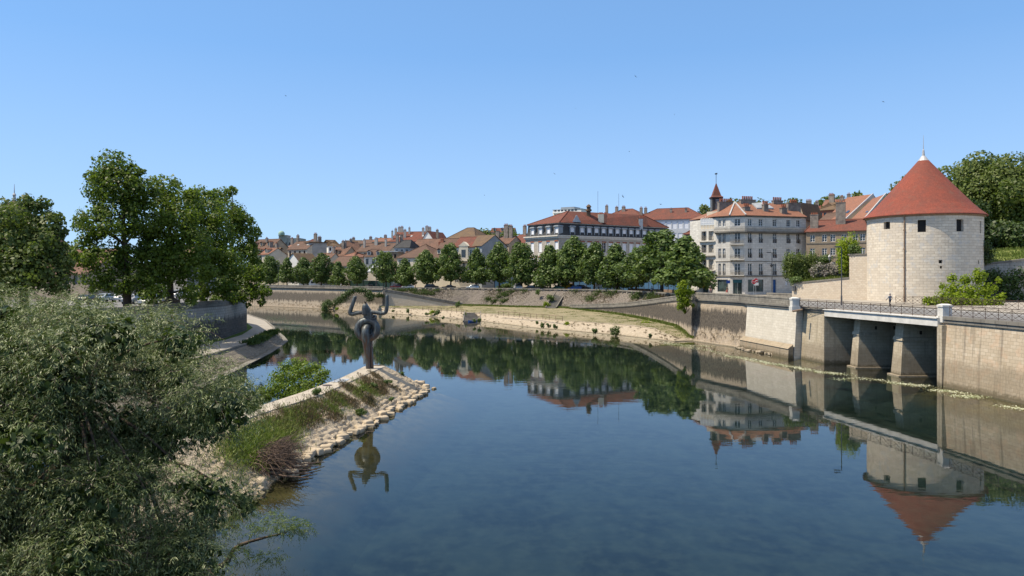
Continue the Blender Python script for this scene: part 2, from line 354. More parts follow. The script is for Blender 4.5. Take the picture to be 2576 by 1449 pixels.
M['lavender'] = foliage('grey_shrub_leaves', [(.16, .15, .13), (.24, .21, .2), (.12, .14, .07)], .2)
M['drygrass'] = foliage('dry_brown_stems', [(.20, .14, .09), (.14, .09, .06), (.10, .12, .04)], .2)
M['whiteflower'] = foliage('white_water_flowers', [(.75, .75, .62), (.6, .62, .45), (.3, .36, .16)], .2)

def lawn(name, a, b, c, s=.35):
    m, t, o = newmat(name); p = vec(t, 'pos'); n1 = noise(t, p, s, 6, .65); n2 = noise(t, p, 7, 4, .7); n3 = noise(t, p, 1.6, 5, .7)
    col = mixc(t, mrange(t, n1, .38, .62), a, b); col = mixc(t, mrange(t, n3, .45, .62, 0, .8), col, c); col = mixc(t, mrange(t, n2, .35, .7, 0, .55), col, tuple(x * .45 for x in b))
    return finish(m, t, o, col, .95, n2, .9, .12, .1)
M['lawn'] = lawn('mown_grass', (.06, .12, .02), (.085, .14, .025), (.13, .17, .05))
M['meadow'] = lawn('meadow_grass', (.10, .16, .03), (.15, .19, .045), (.24, .22, .10))
M['promenade'] = lawn('stony_promenade', (.36, .30, .21), (.24, .215, .14), (.17, .175, .08), .12)
M['hillside'] = lawn('hill_ground', (.05, .08, .025), (.07, .09, .03), (.10, .10, .05), .05)
def bedmat(name, a, b, c, sc):
    m, t, o = newmat(name); p = vec(t, 'pos', (1, .8, 1)); n1 = noise(t, p, sc, 6, .62, .6); n2 = noise(t, p, sc * 5, 5, .65)
    col = mixc(t, mrange(t, n1, .44, .58), a, b); col = mixc(t, mrange(t, n2, .42, .68, 0, .6), col, c)
    z = nd(t, 'ShaderNodeSeparateXYZ', {0: nd(t, 'ShaderNodeNewGeometry').outputs['Position']}).outputs[2]
    br = mixc(t, mrange(t, noise(t, p, 1.1, 5, .65), .4, .62), (.13, .095, .042), (.06, .045, .02))
    zz = mth(t, 'ADD', z, mth(t, 'MULTIPLY', mth(t, 'SUBTRACT', noise(t, p, .5, 4), .5), .5))
    col = mixc(t, mrange(t, zz, -1.35, -.35), col, br)  # deep bed darkened by height, standing in for light absorbed by the water
    return finish(m, t, o, col, 1, None, spec=0)
M['bed'] = M['shallow'] = bedmat('river_bed', (.019, .029, .028), (.008, .014, .014), (.042, .053, .044), .22)
def watermat():
    m, t, o = newmat('river_water'); p = vec(t, 'pos')
    pa = nd(t, 'ShaderNodeMapping', {0: p, 'Scale': (.35, 1.0, 1), 'Rotation': (0, 0, R(12))}).outputs[0]
    big = noise(t, p, .035, 3, .5)
    a = noise(t, pa, 1.1, 3, .5); b = noise(t, pa, 5.5, 2, .5)
    h = mth(t, 'ADD', mth(t, 'MULTIPLY', a, 1.0), mth(t, 'MULTIPLY', b, .12))
    st = mrange(t, big, .42, .62, .25, 1.0)
    bn = nd(t, 'ShaderNodeBump', {'Height': h, 'Strength': mth(t, 'MULTIPLY', st, .055), 'Distance': .12}).outputs[0]
    fr = nd(t, 'ShaderNodeFresnel', {'IOR': 1.333, 'Normal': bn}).outputs[0]
    gl = nd(t, 'ShaderNodeBsdfGlossy', {'Color': (1, 1, 1, 1), 'Roughness': .015, 'Normal': bn})
    tr = nd(t, 'ShaderNodeBsdfTransparent', {0: (.68, .78, .77, 1)})
    mx = nd(t, 'ShaderNodeMixShader', {0: fr, 1: tr.outputs[0], 2: gl.outputs[0]})
    t.links.new(mx.outputs[0], o.inputs[0]); return m
M['water'] = watermat()

# ------------------------------------------------------------------ foliage generators
def quads(name, V, mt, parent=None, org=None):
    n = V.shape[0]; me = bpy.data.meshes.new(name)
    o0 = np.array(WL[parent.name] if parent else (org or (0, 0, 0)))
    me.vertices.add(4 * n); me.vertices.foreach_set('co', (V - o0).astype('f').ravel())
    me.loops.add(4 * n); me.loops.foreach_set('vertex_index', np.arange(4 * n, dtype='i'))
    me.polygons.add(n); me.polygons.foreach_set('loop_start', np.arange(0, 4 * n, 4, dtype='i'))
    me.update(calc_edges=True)
    o = link(name, me, mt, parent)
    if not parent and org is not None: o.location = org
    return o
def unit(a): return a / np.maximum(1e-9, np.linalg.norm(a, axis=-1, keepdims=True))
def leaf_quads(pos, nrm, size, aspect=.75):
    n = len(pos); r = RNG.normal(size=(n, 3)); a = unit(np.cross(nrm, r)); b = unit(np.cross(nrm, a))
    s = (size * RNG.uniform(.6, 1.3, n))[:, None]
    return np.stack([pos + a * s, pos + b * s * aspect, pos - a * s, pos - b * s * aspect], 1)
def clump_leaves(C, Rd, size, dens, shell=(.72, 1.06), up=.25):
    out = []
    for c, r in zip(C, Rd):
        r = np.array(r if hasattr(r, '__len__') else (r, r, r * .8)); n = int(dens * (r[0] * r[1] + r[0] * r[2]) / 2 * 12.6 / (size * size * 2)) + 6
        d = unit(RNG.normal(size=(n, 3))); k = RNG.uniform(*shell, n)[:, None]
        # lumpy surface: push by a few random lobes
        lob = unit(RNG.normal(size=(7, 3))); k = k * (1 + .22 * np.max(d @ lob.T, axis=1, keepdims=True) - .12)
        p = np.array(c) + d * r * k
        nn = unit(d + RNG.normal(size=(n, 3)) * .55 + np.array([0, 0, up]))
        out.append(leaf_quads(p, nn, size))
    return np.concatenate(out)
def clumps_for(h0, h1, rad, n, prof, cr, irregular=.25):
    C, Rr = [], []; lx, ly = random.uniform(-.18, .18) * rad, random.uniform(-.18, .18) * rad; ph = random.uniform(0, 6.28)
    for i in range(n):
        t = (i + .5) / n; t = min(.99, max(.01, t + random.uniform(-.04, .04)))
        a = i * 2.399 + random.uniform(-.5, .5); rr = rad * prof(t) * (1 + .2 * math.sin(2 * a + ph + 4 * t))
        q = max(0, rr - cr * .55) * random.uniform(.65, 1.0 + irregular)
        s = cr * random.uniform(.75, 1.2) * (.72 + .4 * prof(t))
        C.append((lx * t + q * math.cos(a), ly * t + q * math.sin(a), h0 + (h1 - h0) * t - s * .3 * t)); Rr.append((s, s, s * .82))
    # core
    for k in range(5):
        t = .1 + .18 * k; C.append((0, 0, h0 + (h1 - h0) * t)); s = rad * prof(t) * .6 + .2; Rr.append((s, s, (h1 - h0) * .14))
    return C, Rr
def limbs(mb, base, top_r, trunk_h, C, n, r0):
    mb.tube([base + Vector((0, 0, -.3)), base + Vector((.03, 0, trunk_h * .5)), base + Vector((0, .05, trunk_h)), base + Vector((.1, .1, trunk_h * 1.9))], [r0 * 1.2, r0 * .9, r0 * .75, r0 * .25], 8)
    for c in random.sample(C, min(n, len(C))):
        c = Vector(c) + base; s = base + Vector((0, 0, trunk_h * random.uniform(.75, 1.4)))
        m = s.lerp(c, .5) + Vector((0, 0, .1 * (c - s).length))
        mb.tube([s, m, c], [r0 * .4, r0 * .25, r0 * .08], 5)
LIME = lambda t: max(.12, (math.sin(math.pi * min(1, .16 + .56 * t + .0) ** 1.0) if t < .35 else math.cos((t - .35) / .65 * 1.38)) )
ROUND = lambda t: max(.15, math.sin(math.pi * (.12 + .80 * t)) ** .7)
def tree(name, label, loc, height, rad, mt, leaf=.3, dens=.55, n=26, cr=None, trunk=None, prof=ROUND, r0=.25, group=None, cat='tree', crown_low=.2, shell=(.72, 1.06), nl=8):
    loc = Vector(loc); t = thing(name, label, cat, loc, group)
    cr = cr or rad * .38
    C, Rr = clumps_for(height * crown_low, height - cr * .5, rad, n, prof, cr)
    C2 = [tuple(Vector(c) + loc) for c in C]
    quads('crown', clump_leaves(C2, Rr, leaf, dens, shell), mt, t)
    mb = MB(); limbs(mb, loc, 0, trunk or height * .22, C, nl, r0); mb.build('trunk', M['bark'], t, smooth=True)
    return t
def copy_tree(o, loc, rz, sc, label, group=None):
    c = o.copy(); COL.objects.link(c); c.location = loc; c.rotation_euler = (0, 0, rz); c.scale = sc; c['label'] = label
    if group: c['group'] = group
    for ch in o.children:
        k = ch.copy(); COL.objects.link(k); k.parent = c
    return c
def shrub(label, loc, r, mt=None, leaf=.09, dens=.5, n=6, name='shrub', cat='shrub', group=None, h=None, stems=True):
    loc = Vector(loc); h = h or r * 1.1; t = thing(name, label, cat, loc, group)
    C, Rr = [], []
    for i in range(n):
        a = random.uniform(0, 6.28); q = r * .6 * math.sqrt(random.random()); s = r * random.uniform(.32, .5)
        C.append((loc.x + q * math.cos(a), loc.y + q * math.sin(a), loc.z + h * random.uniform(.3, .85))); Rr.append((s, s, s * h / r * .7))
    quads('foliage', clump_leaves(C, Rr, leaf, dens * 1.7, (.35, 1.15)), mt or M['shrub'], t)
    mb = MB()
    for c in C: mb.tube([loc + Vector((0, 0, -.1)), loc.lerp(Vector(c), .5), Vector(c)], [.03, .02, .008], 4)
    mb.build('stems', M['bark'], t)
    return t
# ================================================================== SETTING
ZD = 6.3
def z3(path, z): return [Vector((p[0], p[1], z if not hasattr(z, '__len__') else z[i])) for i, p in enumerate(path)]
def flat(name, poly, z, mt, kind='structure'):
    mb = MB(); tri = geometry.tessellate_polygon([[Vector((p[0], p[1], 0)) for p in poly]])
    for p in poly: mb.vert((p[0], p[1], z))
    for a in tri: mb.f.append(list(a))
    return tag(mb.build(name, mt), kind=kind)
mb = MB(); mb.face([(-700, -60, 0), (160, -60, 0), (160, 420, 0), (-700, 420, 0)]); tag(mb.build('river_water', M['water']), kind='structure')
mb = MB(); mb.face([(-700, -60, -1.7), (160, -60, -1.7), (160, 420, -1.7), (-700, 420, -1.7)]); tag(mb.build('river_bed', M['bed']), kind='structure')
# water/quay lines of the far and right bank, from far left to near right
FB = [(-330, 330), (-200, 306), (-130, 280), (-94, 260), (-75, 246.5), (-58.9, 233.7), (-47, 222), (-37, 212)]
T = [(-37, 219.5), (-26, 219), (-14, 217), (0, 206), (13.5, 197), (22, 190), (28, 176), (32, 160), (33, 140), (32.6, 124)]
D2 = [(14.2, 185.6), (18.6, 178), (22.7, 170), (25.2, 160), (27, 150), (28.3, 140), (29.0, 130), (28.9, 121)]
D2z = [2.35, 2.75, 3.2, 3.9, 4.7, 5.5, 6.15, 6.35]
WD = [(28.9, 121), (31.0, 114.5), (33.4, 108)]
WC = [(33.4, 108), (34.4, 101), (35.4, 94.4)]
WB = [(36.3, 94.4), (37.1, 89.1)]
WA = [(40.4, 71.4), (41.1, 66), (41.6, 60.9), (42.4, 50), (43.4, 36), (45, 10), (47, -20)]
land = [(p[0] - .0, p[1] + .3) for p in FB] + T + [(29.6, 121.2), (34.4, 108), (36.6, 94.4), (37.6, 89.1), (54, 89.1), (54, 71.4), (40.9, 71.4), (42, 60.9), (43, 50), (44, 36), (46, 10), (48, -20), (1500, -20), (1500, 3200), (-2600, 3200), (-2600, 330)]
flat('ground', land, ZD - .06, M['gravel'])
# quay road on the far bank and street by the corner house
road = [(-200, 322), (-130, 296), (-90, 272), (-55, 246), (-30, 231), (-5, 222), (12, 211.5), (28, 203), (40, 186), (44, 165), (44, 145), (43, 128)]
mb = MB(); mb.loft(z3(offset(road, 2.6), ZD - .04), z3(offset(road, -3.4), ZD - .04)); tag(mb.build('quay_road', M['asphalt']), kind='structure')
# bridge approach: road rising away from the river edge
EDG = [(32.9, 124), (32.8, 113), (34.6, 104), (36.3, 94.4), (37.6, 89.1), (40.9, 71.4), (42, 60.9), (43.4, 44), (45.4, 10), (47, -20)]
def off_z(o): return ZD + .05 * max(0, min(o, 14)) 
def strip(name, o0, o1, mt, dz=0.0, path=EDG, z1=None):
    a = offset(path, -o0); b = offset(path, -o1); m_ = MB()
    m_.loft(z3(a, [off_z(o0) + dz - (.0 if i else 0) for i in range(len(path))]), z3(b, [(off_z(o1) if z1 is None else z1) + dz for _ in path]))
    return tag(m_.build(name, mt), kind='structure')
strip('sidewalk', 0, 2.2, M['pave'], .02); strip('bridge_road', 2.2, 9.2, M['asphalt'], -.09); strip('sidewalk', 9.2, 12.2, M['pave'], .03)
for a_ in (2.2, 9.05):
    m_ = MB(); p = offset(EDG, -a_); q = offset(EDG, -a_ - .15); z = off_z(a_)
    m_.loft(z3(p, z + .03), z3(q, z + .03)); m_.loft(z3(q, z + .03), z3(q, z - .12)); m_.loft(z3(p, z - .12), z3(p, z + .03)); tag(m_.build('kerb', M['coping']), kind='structure')
m_ = MB()
for o in (2.75, 8.45):
    m_.loft(z3(offset(EDG, -o), off_z(o) - .086), z3(offset(EDG, -o - .14), off_z(o + .14) - .086))
tag(m_.build('road_marking', M['white_paint']), kind='structure')
strip('ground', 12.2, 90, M['pave'], 0.0, z1=ZD + .7)
mb = MB(); a = offset(EDG[:2], 0)
mb.face([(32.9, 124, ZD + .005), (125, 128, ZD + .66), (125, 150, ZD), (32.9, 150, ZD - .02)]); tag(mb.build('street', M['pave']), kind='structure')

def quay_wall(label, path, mt, ztop=ZD, batter=.5, zb=-1.9, cop=(.35, .22), par=None, parapet_mt=None, plinth=None, ztops=None, thick=.8, endcap=True, cop_mt=None, group=None):
    org = Vector((path[0][0], path[0][1], 0)); t = thing('quay_wall', label, 'quay wall', org, group)
    zt = ztops or [ztop] * len(path); top = offset(path, -batter); back = offset(path, -batter - thick)
    mb = MB(); mb.loft(z3(path, zb), z3(top, zt), m=3); mb.loft(z3(top, zt), z3(back, zt)); mb.loft(z3(back, zt), z3(back, zb))
    for k in (0, -1): mb.face([(path[k][0], path[k][1], zb), (back[k].x, back[k].y, zb), (back[k].x, back[k].y, zt[k]), (top[k].x, top[k].y, zt[k])])
    mb.build('wall', mt, t)
    tp = [(p.x, p.y, z) for p, z in zip(top, zt)]
    mb = MB(); ribbon(mb, tp, -thick + .05, cop[1], .003, cop[0] * .5 + .0); ribbon(mb, tp, -.1, cop[1] * .6, -cop[0] * .5, .0); mb.build('coping', cop_mt or M['coping'], t)
    if par:
        mb = MB(); z0 = cop[0] * .5 + .003; ribbon(mb, tp, -.42, .0, z0, z0 + par - .22); ribbon(mb, tp, -.47, .06, z0 + par - .217, z0 + par)
        mb.build('parapet', parapet_mt or M['parapet'], t)
    if plinth:
        h, out, pb = plinth; mb = MB(); o1 = offset(path, out); o2 = offset(path, -.02)
        mb.loft(z3(o1, zb), z3(offset(path, out * .8), h - .55)); mb.loft(z3(offset(path, out * .8 + .1), h - .55), z3(o2, h)); mb.loft(z3(offset(path, out * .8), h - .55), z3(offset(path, out * .8 + .1), h - .55))
        for k in (0, -1):
            mb.face([(o1[k].x, o1[k].y, zb), (o2[k].x, o2[k].y, zb), (o2[k].x, o2[k].y, h), (offset(path, out * .8)[k].x, offset(path, out * .8)[k].y, h - .55)])
        mb.build('plinth', pb, t)
    return t
far = quay_wall('long dark-banded quay wall on the far bank, left of the sloping ramp', FB, M['far_wall'], batter=.6, par=.75)
quay_wall('tall grime-blackened quay wall between the promenade end and the pale wall', WD, M['grimy_wall'], ztop=6.45, batter=.9, par=1.0, cop=(.5, .35))
quay_wall('clean pale ashlar quay wall with a sloping plinth, left of the bridge', WC, M['light_wall'], ztop=6.42, batter=.55, par=.98, cop=(.5, .3), plinth=(1.75, .75, M['near_wall']))
quay_wall('short buff abutment wall between the white post and the first bridge opening', WB, M['abut'], batter=.5, cop=(.5, .3))
quay_wall('long stained ashlar quay wall running to the right edge under the railing', WA, M['near_wall'], batter=.5, cop=(.6, .25))
# ramp wall with slanting parapet
quay_wall('grimy ramp wall whose grey parapet slopes down to the promenade', D2, M['grimy_wall'], ztops=D2z, batter=.25, par=.75, cop=(.3, .2), zb=-.6)
RW = [(-36.5, 213, 0), (-30, 212.6, 0), (-22, 212, 0), (-14, 211.5, 0)]
quay_wall('ramp wall with a long grey parapet slanting down behind the statue', RW, M['garden_wall'], ztops=[5.85, 4.8, 3.3, 1.95], batter=.1, par=.6, cop=(.3, .15), zb=0)
# ramp surfaces, embankment, promenade, banks
D2i = [(14.8, 189), (19.6, 182.5), (24.6, 174), (27.6, 163.5), (29.7, 153), (31.0, 142), (31.9, 131), (32.2, 124)]
mb = MB(); mb.loft(z3(offset(D2, -.6), [z - .15 for z in D2z]), z3(D2i, [z - .15 for z in D2z])); mb.loft([(-37, 213.4, 5.8), (-30, 213, 4.7), (-22, 212.4, 3.2), (-14, 211.9, 1.85)], [(-37, 217, 5.85), (-29.5, 216, 4.75), (-21, 215, 3.25), (-13, 213.5, 1.9)])
tag(mb.build('ramp', M['pave']), kind='structure')
foot = [(-37, 217, 5.85), (-29.5, 216, 4.75), (-21, 215, 3.25), (-13, 213.0, 1.9), (-6.5, 206, 2), (0, 199.8, 2), (7, 194.2, 2), (14.8, 189, 2.2), (19.6, 182.5, 2.6), (24.6, 174, 3.05), (27.6, 163.5, 3.75), (29.7, 153, 4.55), (31.0, 142, 5.35), (31.9, 131, 6.0), (32.2, 124, 6.2)]
top = [(-37, 219.5), (-28, 219.1), (-20, 218), (-12, 215.5), (-4, 209.3), (3, 204), (10, 199.3), (19, 192.8), (24.4, 184.5), (28, 176), (30.4, 166.3), (31.9, 158), (32.7, 147), (33, 136), (32.7, 124)]
mb = MB()
NA, NM = 260, 16
A_ = resample(foot, NA); B_ = resample([(p[0], p[1], ZD - .05) for p in top], NA)
Lf = 0
for i in range(NA):
    if i: Lf += (A_[i] - A_[i - 1]).length
    for j in range(NM + 1):
        p = A_[i].lerp(B_[i], j / NM); k = 0 if j in (0, NM) else 1
        hh = random.uniform(-.13, .13) * k
        mb.v.append((p.x - .4 * hh, p.y - hh, p.z + hh * .6))
for i in range(NA - 1):
    for j in range(NM):
        a = i * (NM + 1) + j; mb.f.append([a, a + NM + 1, a + NM + 2, a + 1])
tag(mb.build('stone_embankment', M['rubble'], smooth=True), kind='structure')
W_ = [(-36, 207.5), (-28, 198.5), (-23, 192), (-17, 184.8), (-10.5, 173.5), (-5.6, 168.3), (4.3, 149.6), (10.6, 142.2), (15, 136.5), (18.6, 131.5), (22.5, 124.5), (25.9, 118.7), (29.2, 119.8)]
E_ = [(-36.5, 209.5, 1.5), (-27.5, 201, 1.5), (-22, 195.5, 1.5), (-15.3, 187.6, 1.5), (-8.9, 177, 1.5), (-3.6, 171, 1.5), (6.3, 153.5, 1.5), (12.8, 145, 1.5), (17.4, 138.8, 1.5), (21.3, 133.5, 1.5), (24.3, 126.5, 1.4), (26.8, 120.6, .35), (29.3, 120.9, .3)]
O_ = [(-36.8, 212.9, 1.8), (-27, 212.4, 1.8), (-20, 211.9, 1.8), (-13.8, 211.6, 1.9), (-7, 206, 2), (0, 199.8, 2), (13.5, 188.5, 2.2), (22.9, 170, 1.8), (25.4, 160, 1.7), (27.2, 150, 1.6), (29.1, 132, 1.5), (29.2, 124, .8), (29.25, 121, .35)]
BANK_A = (z3(W_, 0), E_); mb = MB(); mb.loft(z3([(a * 1.0 - 1.8, b - 4.0) for a, b in W_], -1.2), z3(W_, 0)); tag(mb.build('stone_bank', M['quai_stone']), kind='structure')
mb = MB(); mb.loft(E_, O_, m=4); tag(mb.build('promenade', M['promenade']), kind='structure')
mb = MB(); ribbon(mb, [(p[0], p[1], p[2]) for p in E_[:11]], -.3, .12, -.1, .09); tag(mb.build('promenade_kerb', M['quai_stone']), kind='structure')
mb = MB()
for pth in (WD + WC, WB, WA, FB):
    mb.loft(z3(offset(pth, 0), -.12), z3(offset(pth, 6), -1.72))
mb.loft(z3(offset(W_, 0), -.1), z3(offset(W_, 8), -1.72)); tag(mb.build('shallow_bed', M['shallow']), kind='structure')
mb = MB()      # stone footing ledge at the water line
ribbon(mb, [(p[0], p[1]) for p in FB], -.1, .7, -.5, .16); ribbon(mb, WD, -.1, .55, -.5, .14); ribbon(mb, [(p[0], p[1]) for p in W_], -.2, .25, -.3, .07)
tag(mb.build('footing_ledge', M['quai_stone']), kind='structure')
def roughloft(name, pa, pb, na, nm, amp, mt):
    A = resample(pa, na); B = resample(pb, na); mb = MB()
    for i in range(na):
        for j in range(nm + 1):
            p = A[i].lerp(B[i], j / nm); k = amp if 0 < j < nm else amp * .3; mb.v.append((p.x + random.uniform(-k, k), p.y + random.uniform(-k, k), p.z + random.uniform(-k, k) * .8))
    for i in range(na - 1):
        for j in range(nm): a = i * (nm + 1) + j; mb.f.append([a, a + nm + 1, a + nm + 2, a + 1])
    return tag(mb.build(name, mt), kind='structure')
# low rail along the embankment top
Lp = [(p[0], p[1] + .25) for p in top]
t = thing('stone_rail', 'low grey stone rail with gaps along the top of the rubble embankment', 'low wall', (top[0][0], top[0][1], ZD))
mb = MB(); ribbon(mb, Lp, -.2, .2, ZD + .32, ZD + .6); mb.build('rail_stones', M['parapet'], t)
for p in resample(Lp, 62): mb = MB(); mb.box(p.x - .45, p.x + .45, p.y - .17, p.y + .17, ZD - .3, ZD + .33); mb.build('rail_block', M['parapet'], t)

# ------------------------------------------------------------------ bridge
t = thing('bridge', 'low stone-piered bridge with a white edge beam over three dark openings', 'bridge', (39.5, 80, 0))
def pier(y0, y1, x0, x1):
    mb = MB(); d = .38
    mb.hexa([(x0 - .0, y0), (x1, y0), (x1, y1), (x0 - .0, y1)], -1.9, 3.7, [(x0 + .42, y0 + .25), (x1, y0 + .25), (x1, y1 - .25), (x0 + .42, y1 - .25)])
    mb.hexa([(x0 + .30, y0 + .15), (x1, y0 + .15), (x1, y1 - .15), (x0 + .30, y1 - .15)], 3.702, 4.05, [(x0 + .38, y0 + .2), (x1, y0 + .2), (x1, y1 - .2), (x0 + .38, y1 - .2)])
    mb.hexa([(x0 + .45, y0 + .28), (x1, y0 + .28), (x1, y1 - .28), (x0 + .45, y1 - .28)], 4.052, 5.6, [(x0 + .62, y0 + .3), (x1, y0 + .3), (x1, y1 - .3), (x0 + .62, y1 - .3)])
    o = mb.build('pier', M['abut'], t)
    for k in range(3): m2 = MB(); m2.box(x0 + 2.2 + k * 2.1, x0 + 2.45 + k * 2.1, y0 + .27, y0 + .3, 4.35, 4.72); m2.build('socket', M['dark'], o)
    m2 = MB(); m2.hexa([(x0 - .22, y0 - .18), (x1, y0 - .18), (x1, y1 + .18), (x0 - .22, y1 + .18)], -1.9, .12, [(x0 - .15, y0 - .1), (x1, y0 - .1), (x1, y1 + .1), (x0 - .15, y1 + .1)]); m2.build('footing', M['quai_stone'], o)
pier(77.3, 79.5, 40.0, 54); pier(84.4, 86.4, 38.8, 54)
BE, bl = frame((37.6, 89.1), (40.9, 71.4))
mb = MB(); mb.hexa([(37.65, 89.1), (40.95, 71.4), (54, 71.4), (54, 89.1)], 5.75, ZD - .1); mb.build('deck', M['abut'], t)
mb = MB(); mb.obox(BE, -.1, bl + .05, -.5, .45, 5.62, ZD + .06); mb.obox(BE, -.2, bl + .1, -.52, .6, ZD + .062, ZD + .16); mb.build('edge_beam', M['white_stone'], t)
mb = MB(); mb.hexa([(37.12, 89.1), (37.12, 90.2), (54, 90.2), (54, 89.1)], -1.9, 5.75); mb.hexa([(54, 71.4), (55, 71.4), (55, 89.2), (54, 89.2)], -1.9, 5.75); mb.hexa([(40.5, 70.6), (40.5, 71.41), (54, 71.41), (54, 70.6)], -1.9, 5.75); mb.build('abutment', M['abut'], t)
mb = MB(); mb.bar((41.3, 88.9, 5.35), (41.9, 71.5, 5.35), .16, 8); mb.bar((42.2, 88.9, 5.45), (42.9, 71.5, 5.45), .1, 8); mb.build('pipe', M['coping'], t)
def post(label, x, y, h=1.35, w_=.46, b=None):
    z = ZD + .17; t = thing('post', label, 'post', (x, y, z)); mb = MB(); f = Vector((x, y))
    def sq(w, za, zb, w2=None): mb.hexa([(x - w, y - w), (x + w, y - w), (x + w, y + w), (x - w, y + w)], za, zb, [(x - (w2 or w), y - (w2 or w)), (x + (w2 or w), y - (w2 or w)), (x + (w2 or w), y + (w2 or w)), (x - (w2 or w), y + (w2 or w))])
    sq(w_ + .06, z - .45, z + .12); sq(w_ - .02, z + .122, z + h - .3); mb.build('shaft', M['white_stone'], t)
    mb = MB(); sq(w_ + .05, z + h - .298, z + h - .12); sq(w_ + .03, z + h - .118, z + h, w_ * .45); mb.build('cap', M['white_stone'], t)
post('white stone post where the bridge railing meets the grey parapet, farther of the two', X(1999, 94), 94.0, 1.25)
post('white stone post between the bridge railing and the near quay railing, nearer of the two', X(2374, 71.4) + .05, 71.3, 1.3)
mb = MB(); x, y = X(2374, 71.4), 71.3; tag(mb, ) if False else None
def railing(label, path, z, bay=1.55, h=1.02, group='brown lattice railings'):
    t = thing('railing', label, 'railing', (path[0][0], path[0][1], z), group)
    L = sum((Vector(b) - Vector(a)).length for a, b in zip(path, path[1:])); n = max(2, round(L / bay)) + 1
    pts = resample([(p[0], p[1], z if len(p) < 3 else p[2]) for p in path], n); up = Vector((0, 0, 1))
    mr = MB(); ml = MB()
    for i, p in enumerate(pts):
        m_ = MB(); m_.bar(p, p + up * h, .03, 4); m_.build('post', M['iron'], t)
        if i:
            a = pts[i - 1]
            mr.bar(a + up * h, p + up * h, .032, 4); mr.bar(a + up * (h * .88), p + up * (h * .88), .018); mr.bar(a + up * .1, p + up * .1, .022)
            c = (a + p) / 2; lo, hi = up * .1, up * (h * .88)
            ml.bar(a + lo, p + hi, .018); ml.bar(a + hi, p + lo, .018)
            ml.bar(a + up * (h * .49), c + lo, .011); ml.bar(c + lo, p + up * (h * .49), .011); ml.bar(p + up * (h * .49), c + hi, .011); ml.bar(c + hi, a + up * (h * .49), .011)
            ml.tube([c + up * (h * .49) + Vector((-.0, -.03, 0)), c + up * (h * .49) + Vector((0, .03, 0))], [.055, .055], 8)
    mr.build('rails', M['iron'], t); ml.build('lattice', M['iron'], t)
railing('brown lattice railing on the bridge between the two white posts', [(35.95, 93.5), (37.35, 89.1), (40.75, 72)], ZD + .16)
railing('brown lattice railing on the near quay, right of the nearer white post', [(41.25, 70.6), (42.05, 60.9), (42.9, 50), (43.3, 44)], ZD + .31)
fr_ = [(48.4, 94.5, 6.88), (50.0, 86, 6.88), (52.0, 75, 6.85), (53.2, 66, 6.85)]
railing('brown lattice railing on the far side of the road, in front of the yellow-green tree', fr_, 6.85)
# ------------------------------------------------------------------ round tower
TC = Vector((X(2323, 105), 105.0)); TR = 7.2
t = thing('round_tower', 'round pale limestone tower with a red tiled cone roof and lead finial', 'tower', (TC.x, TC.y, 6.3))
def hit(u):       # angle and depth where the view column u meets the tower wall
    k = (u - CX) / F; a = k * k + 1; b = -2 * (k * TC.x + TC.y); c = TC.x ** 2 + TC.y ** 2 - TR ** 2
    disc = max(0, b * b - 4 * a * c); y = (-b - math.sqrt(disc)) / (2 * a); return math.atan2(y - TC.y, k * y - TC.x), y
ops = []
for u0, u1, v0, v1, sh in [(2223, 2239, 558, 576.5, 0), (2308, 2329.5, 553, 583.5, 0), (2406, 2424, 551.5, 582, 1), (2177.3, 2181, 561, 583, 0), (2465, 2468.4, 556, 586, 0), (2361.5, 2371, 654, 662.5, 0), (2364.5, 2370, 669, 675.5, 0), (2460, 2463.5, 655, 664, 0)]:
    a0, y0 = hit(u0); a1, y1 = hit(u1); ym = (y0 + y1) / 2
    ops.append((a0, a1, Z(v1, ym), Z(v0, ym)))
AN = sorted(set([round(-math.pi + 2 * math.pi * k / 90, 5) for k in range(91)] + [a for o in ops for a in o[:2]]))
ZN = sorted(set([5.5, 18.6] + [a for o in ops for a in o[2:]] + [8, 10, 12, 14]))
mb = MB()
def cp(a, z, r=TR): return (TC.x + r * math.cos(a), TC.y + r * math.sin(a), z)
for a, b in zip(AN, AN[1:]):
    for z0, z1 in zip(ZN, ZN[1:]):
        am, zm = (a + b) / 2, (z0 + z1) / 2
        if any(o[0] < am < o[1] and o[2] < zm < o[3] for o in ops): continue
        mb.face([cp(a, z0), cp(b, z0), cp(b, z1), cp(a, z1)], [(a * TR, z0), (b * TR, z0), (b * TR, z1), (a * TR, z1)])
for a, b, z0, z1 in ops:
    r = TR - .45
    for q in ([(a, z0), (b, z0)], [(b, z0), (b, z1)], [(b, z1), (a, z1)], [(a, z1), (a, z0)]):
        (p0, q0), (p1, q1) = q; mb.face([cp(p0, q0), cp(p1, q1), cp(p1, q1, r), cp(p0, q0, r)])
mb.build('wall', M['tower'], t)
for a, b, z0, z1 in ops:
    m_ = MB(); r = TR - .42; k = 5
    for i in range(k):
        p, q = a + (b - a) * i / k, a + (b - a) * (i + 1) / k; m_.face([cp(p, z0, r), cp(q, z0, r), cp(q, z1, r), cp(p, z1, r)])
    m_.build('window', M['dark'], t)
prof = [(7.55, 18.52), (7.74, 18.54), (7.74, 18.62), (6.9, 19.28), (6.0, 20.2), (4.0, 22.55), (2.2, 24.7), (.66, 26.55)]
cone = MB(); n = 120
for (r0, z0), (r1, z1) in zip(prof, prof[1:]):
    s0 = 0 + z0 * 1.35; s1 = z1 * 1.35
    for k in range(n):
        a, b = 2 * math.pi * k / n, 2 * math.pi * (k + 1) / n
        cone.face([cp(a, z0, r0), cp(b, z0, r0), cp(b, z1, r1), cp(a, z1, r1)], [(a * 7.6, s0), (b * 7.6, s0), (b * 7.6, s1), (a * 7.6, s1)])
rf = cone.build('roof', M['tile_tower'], t)
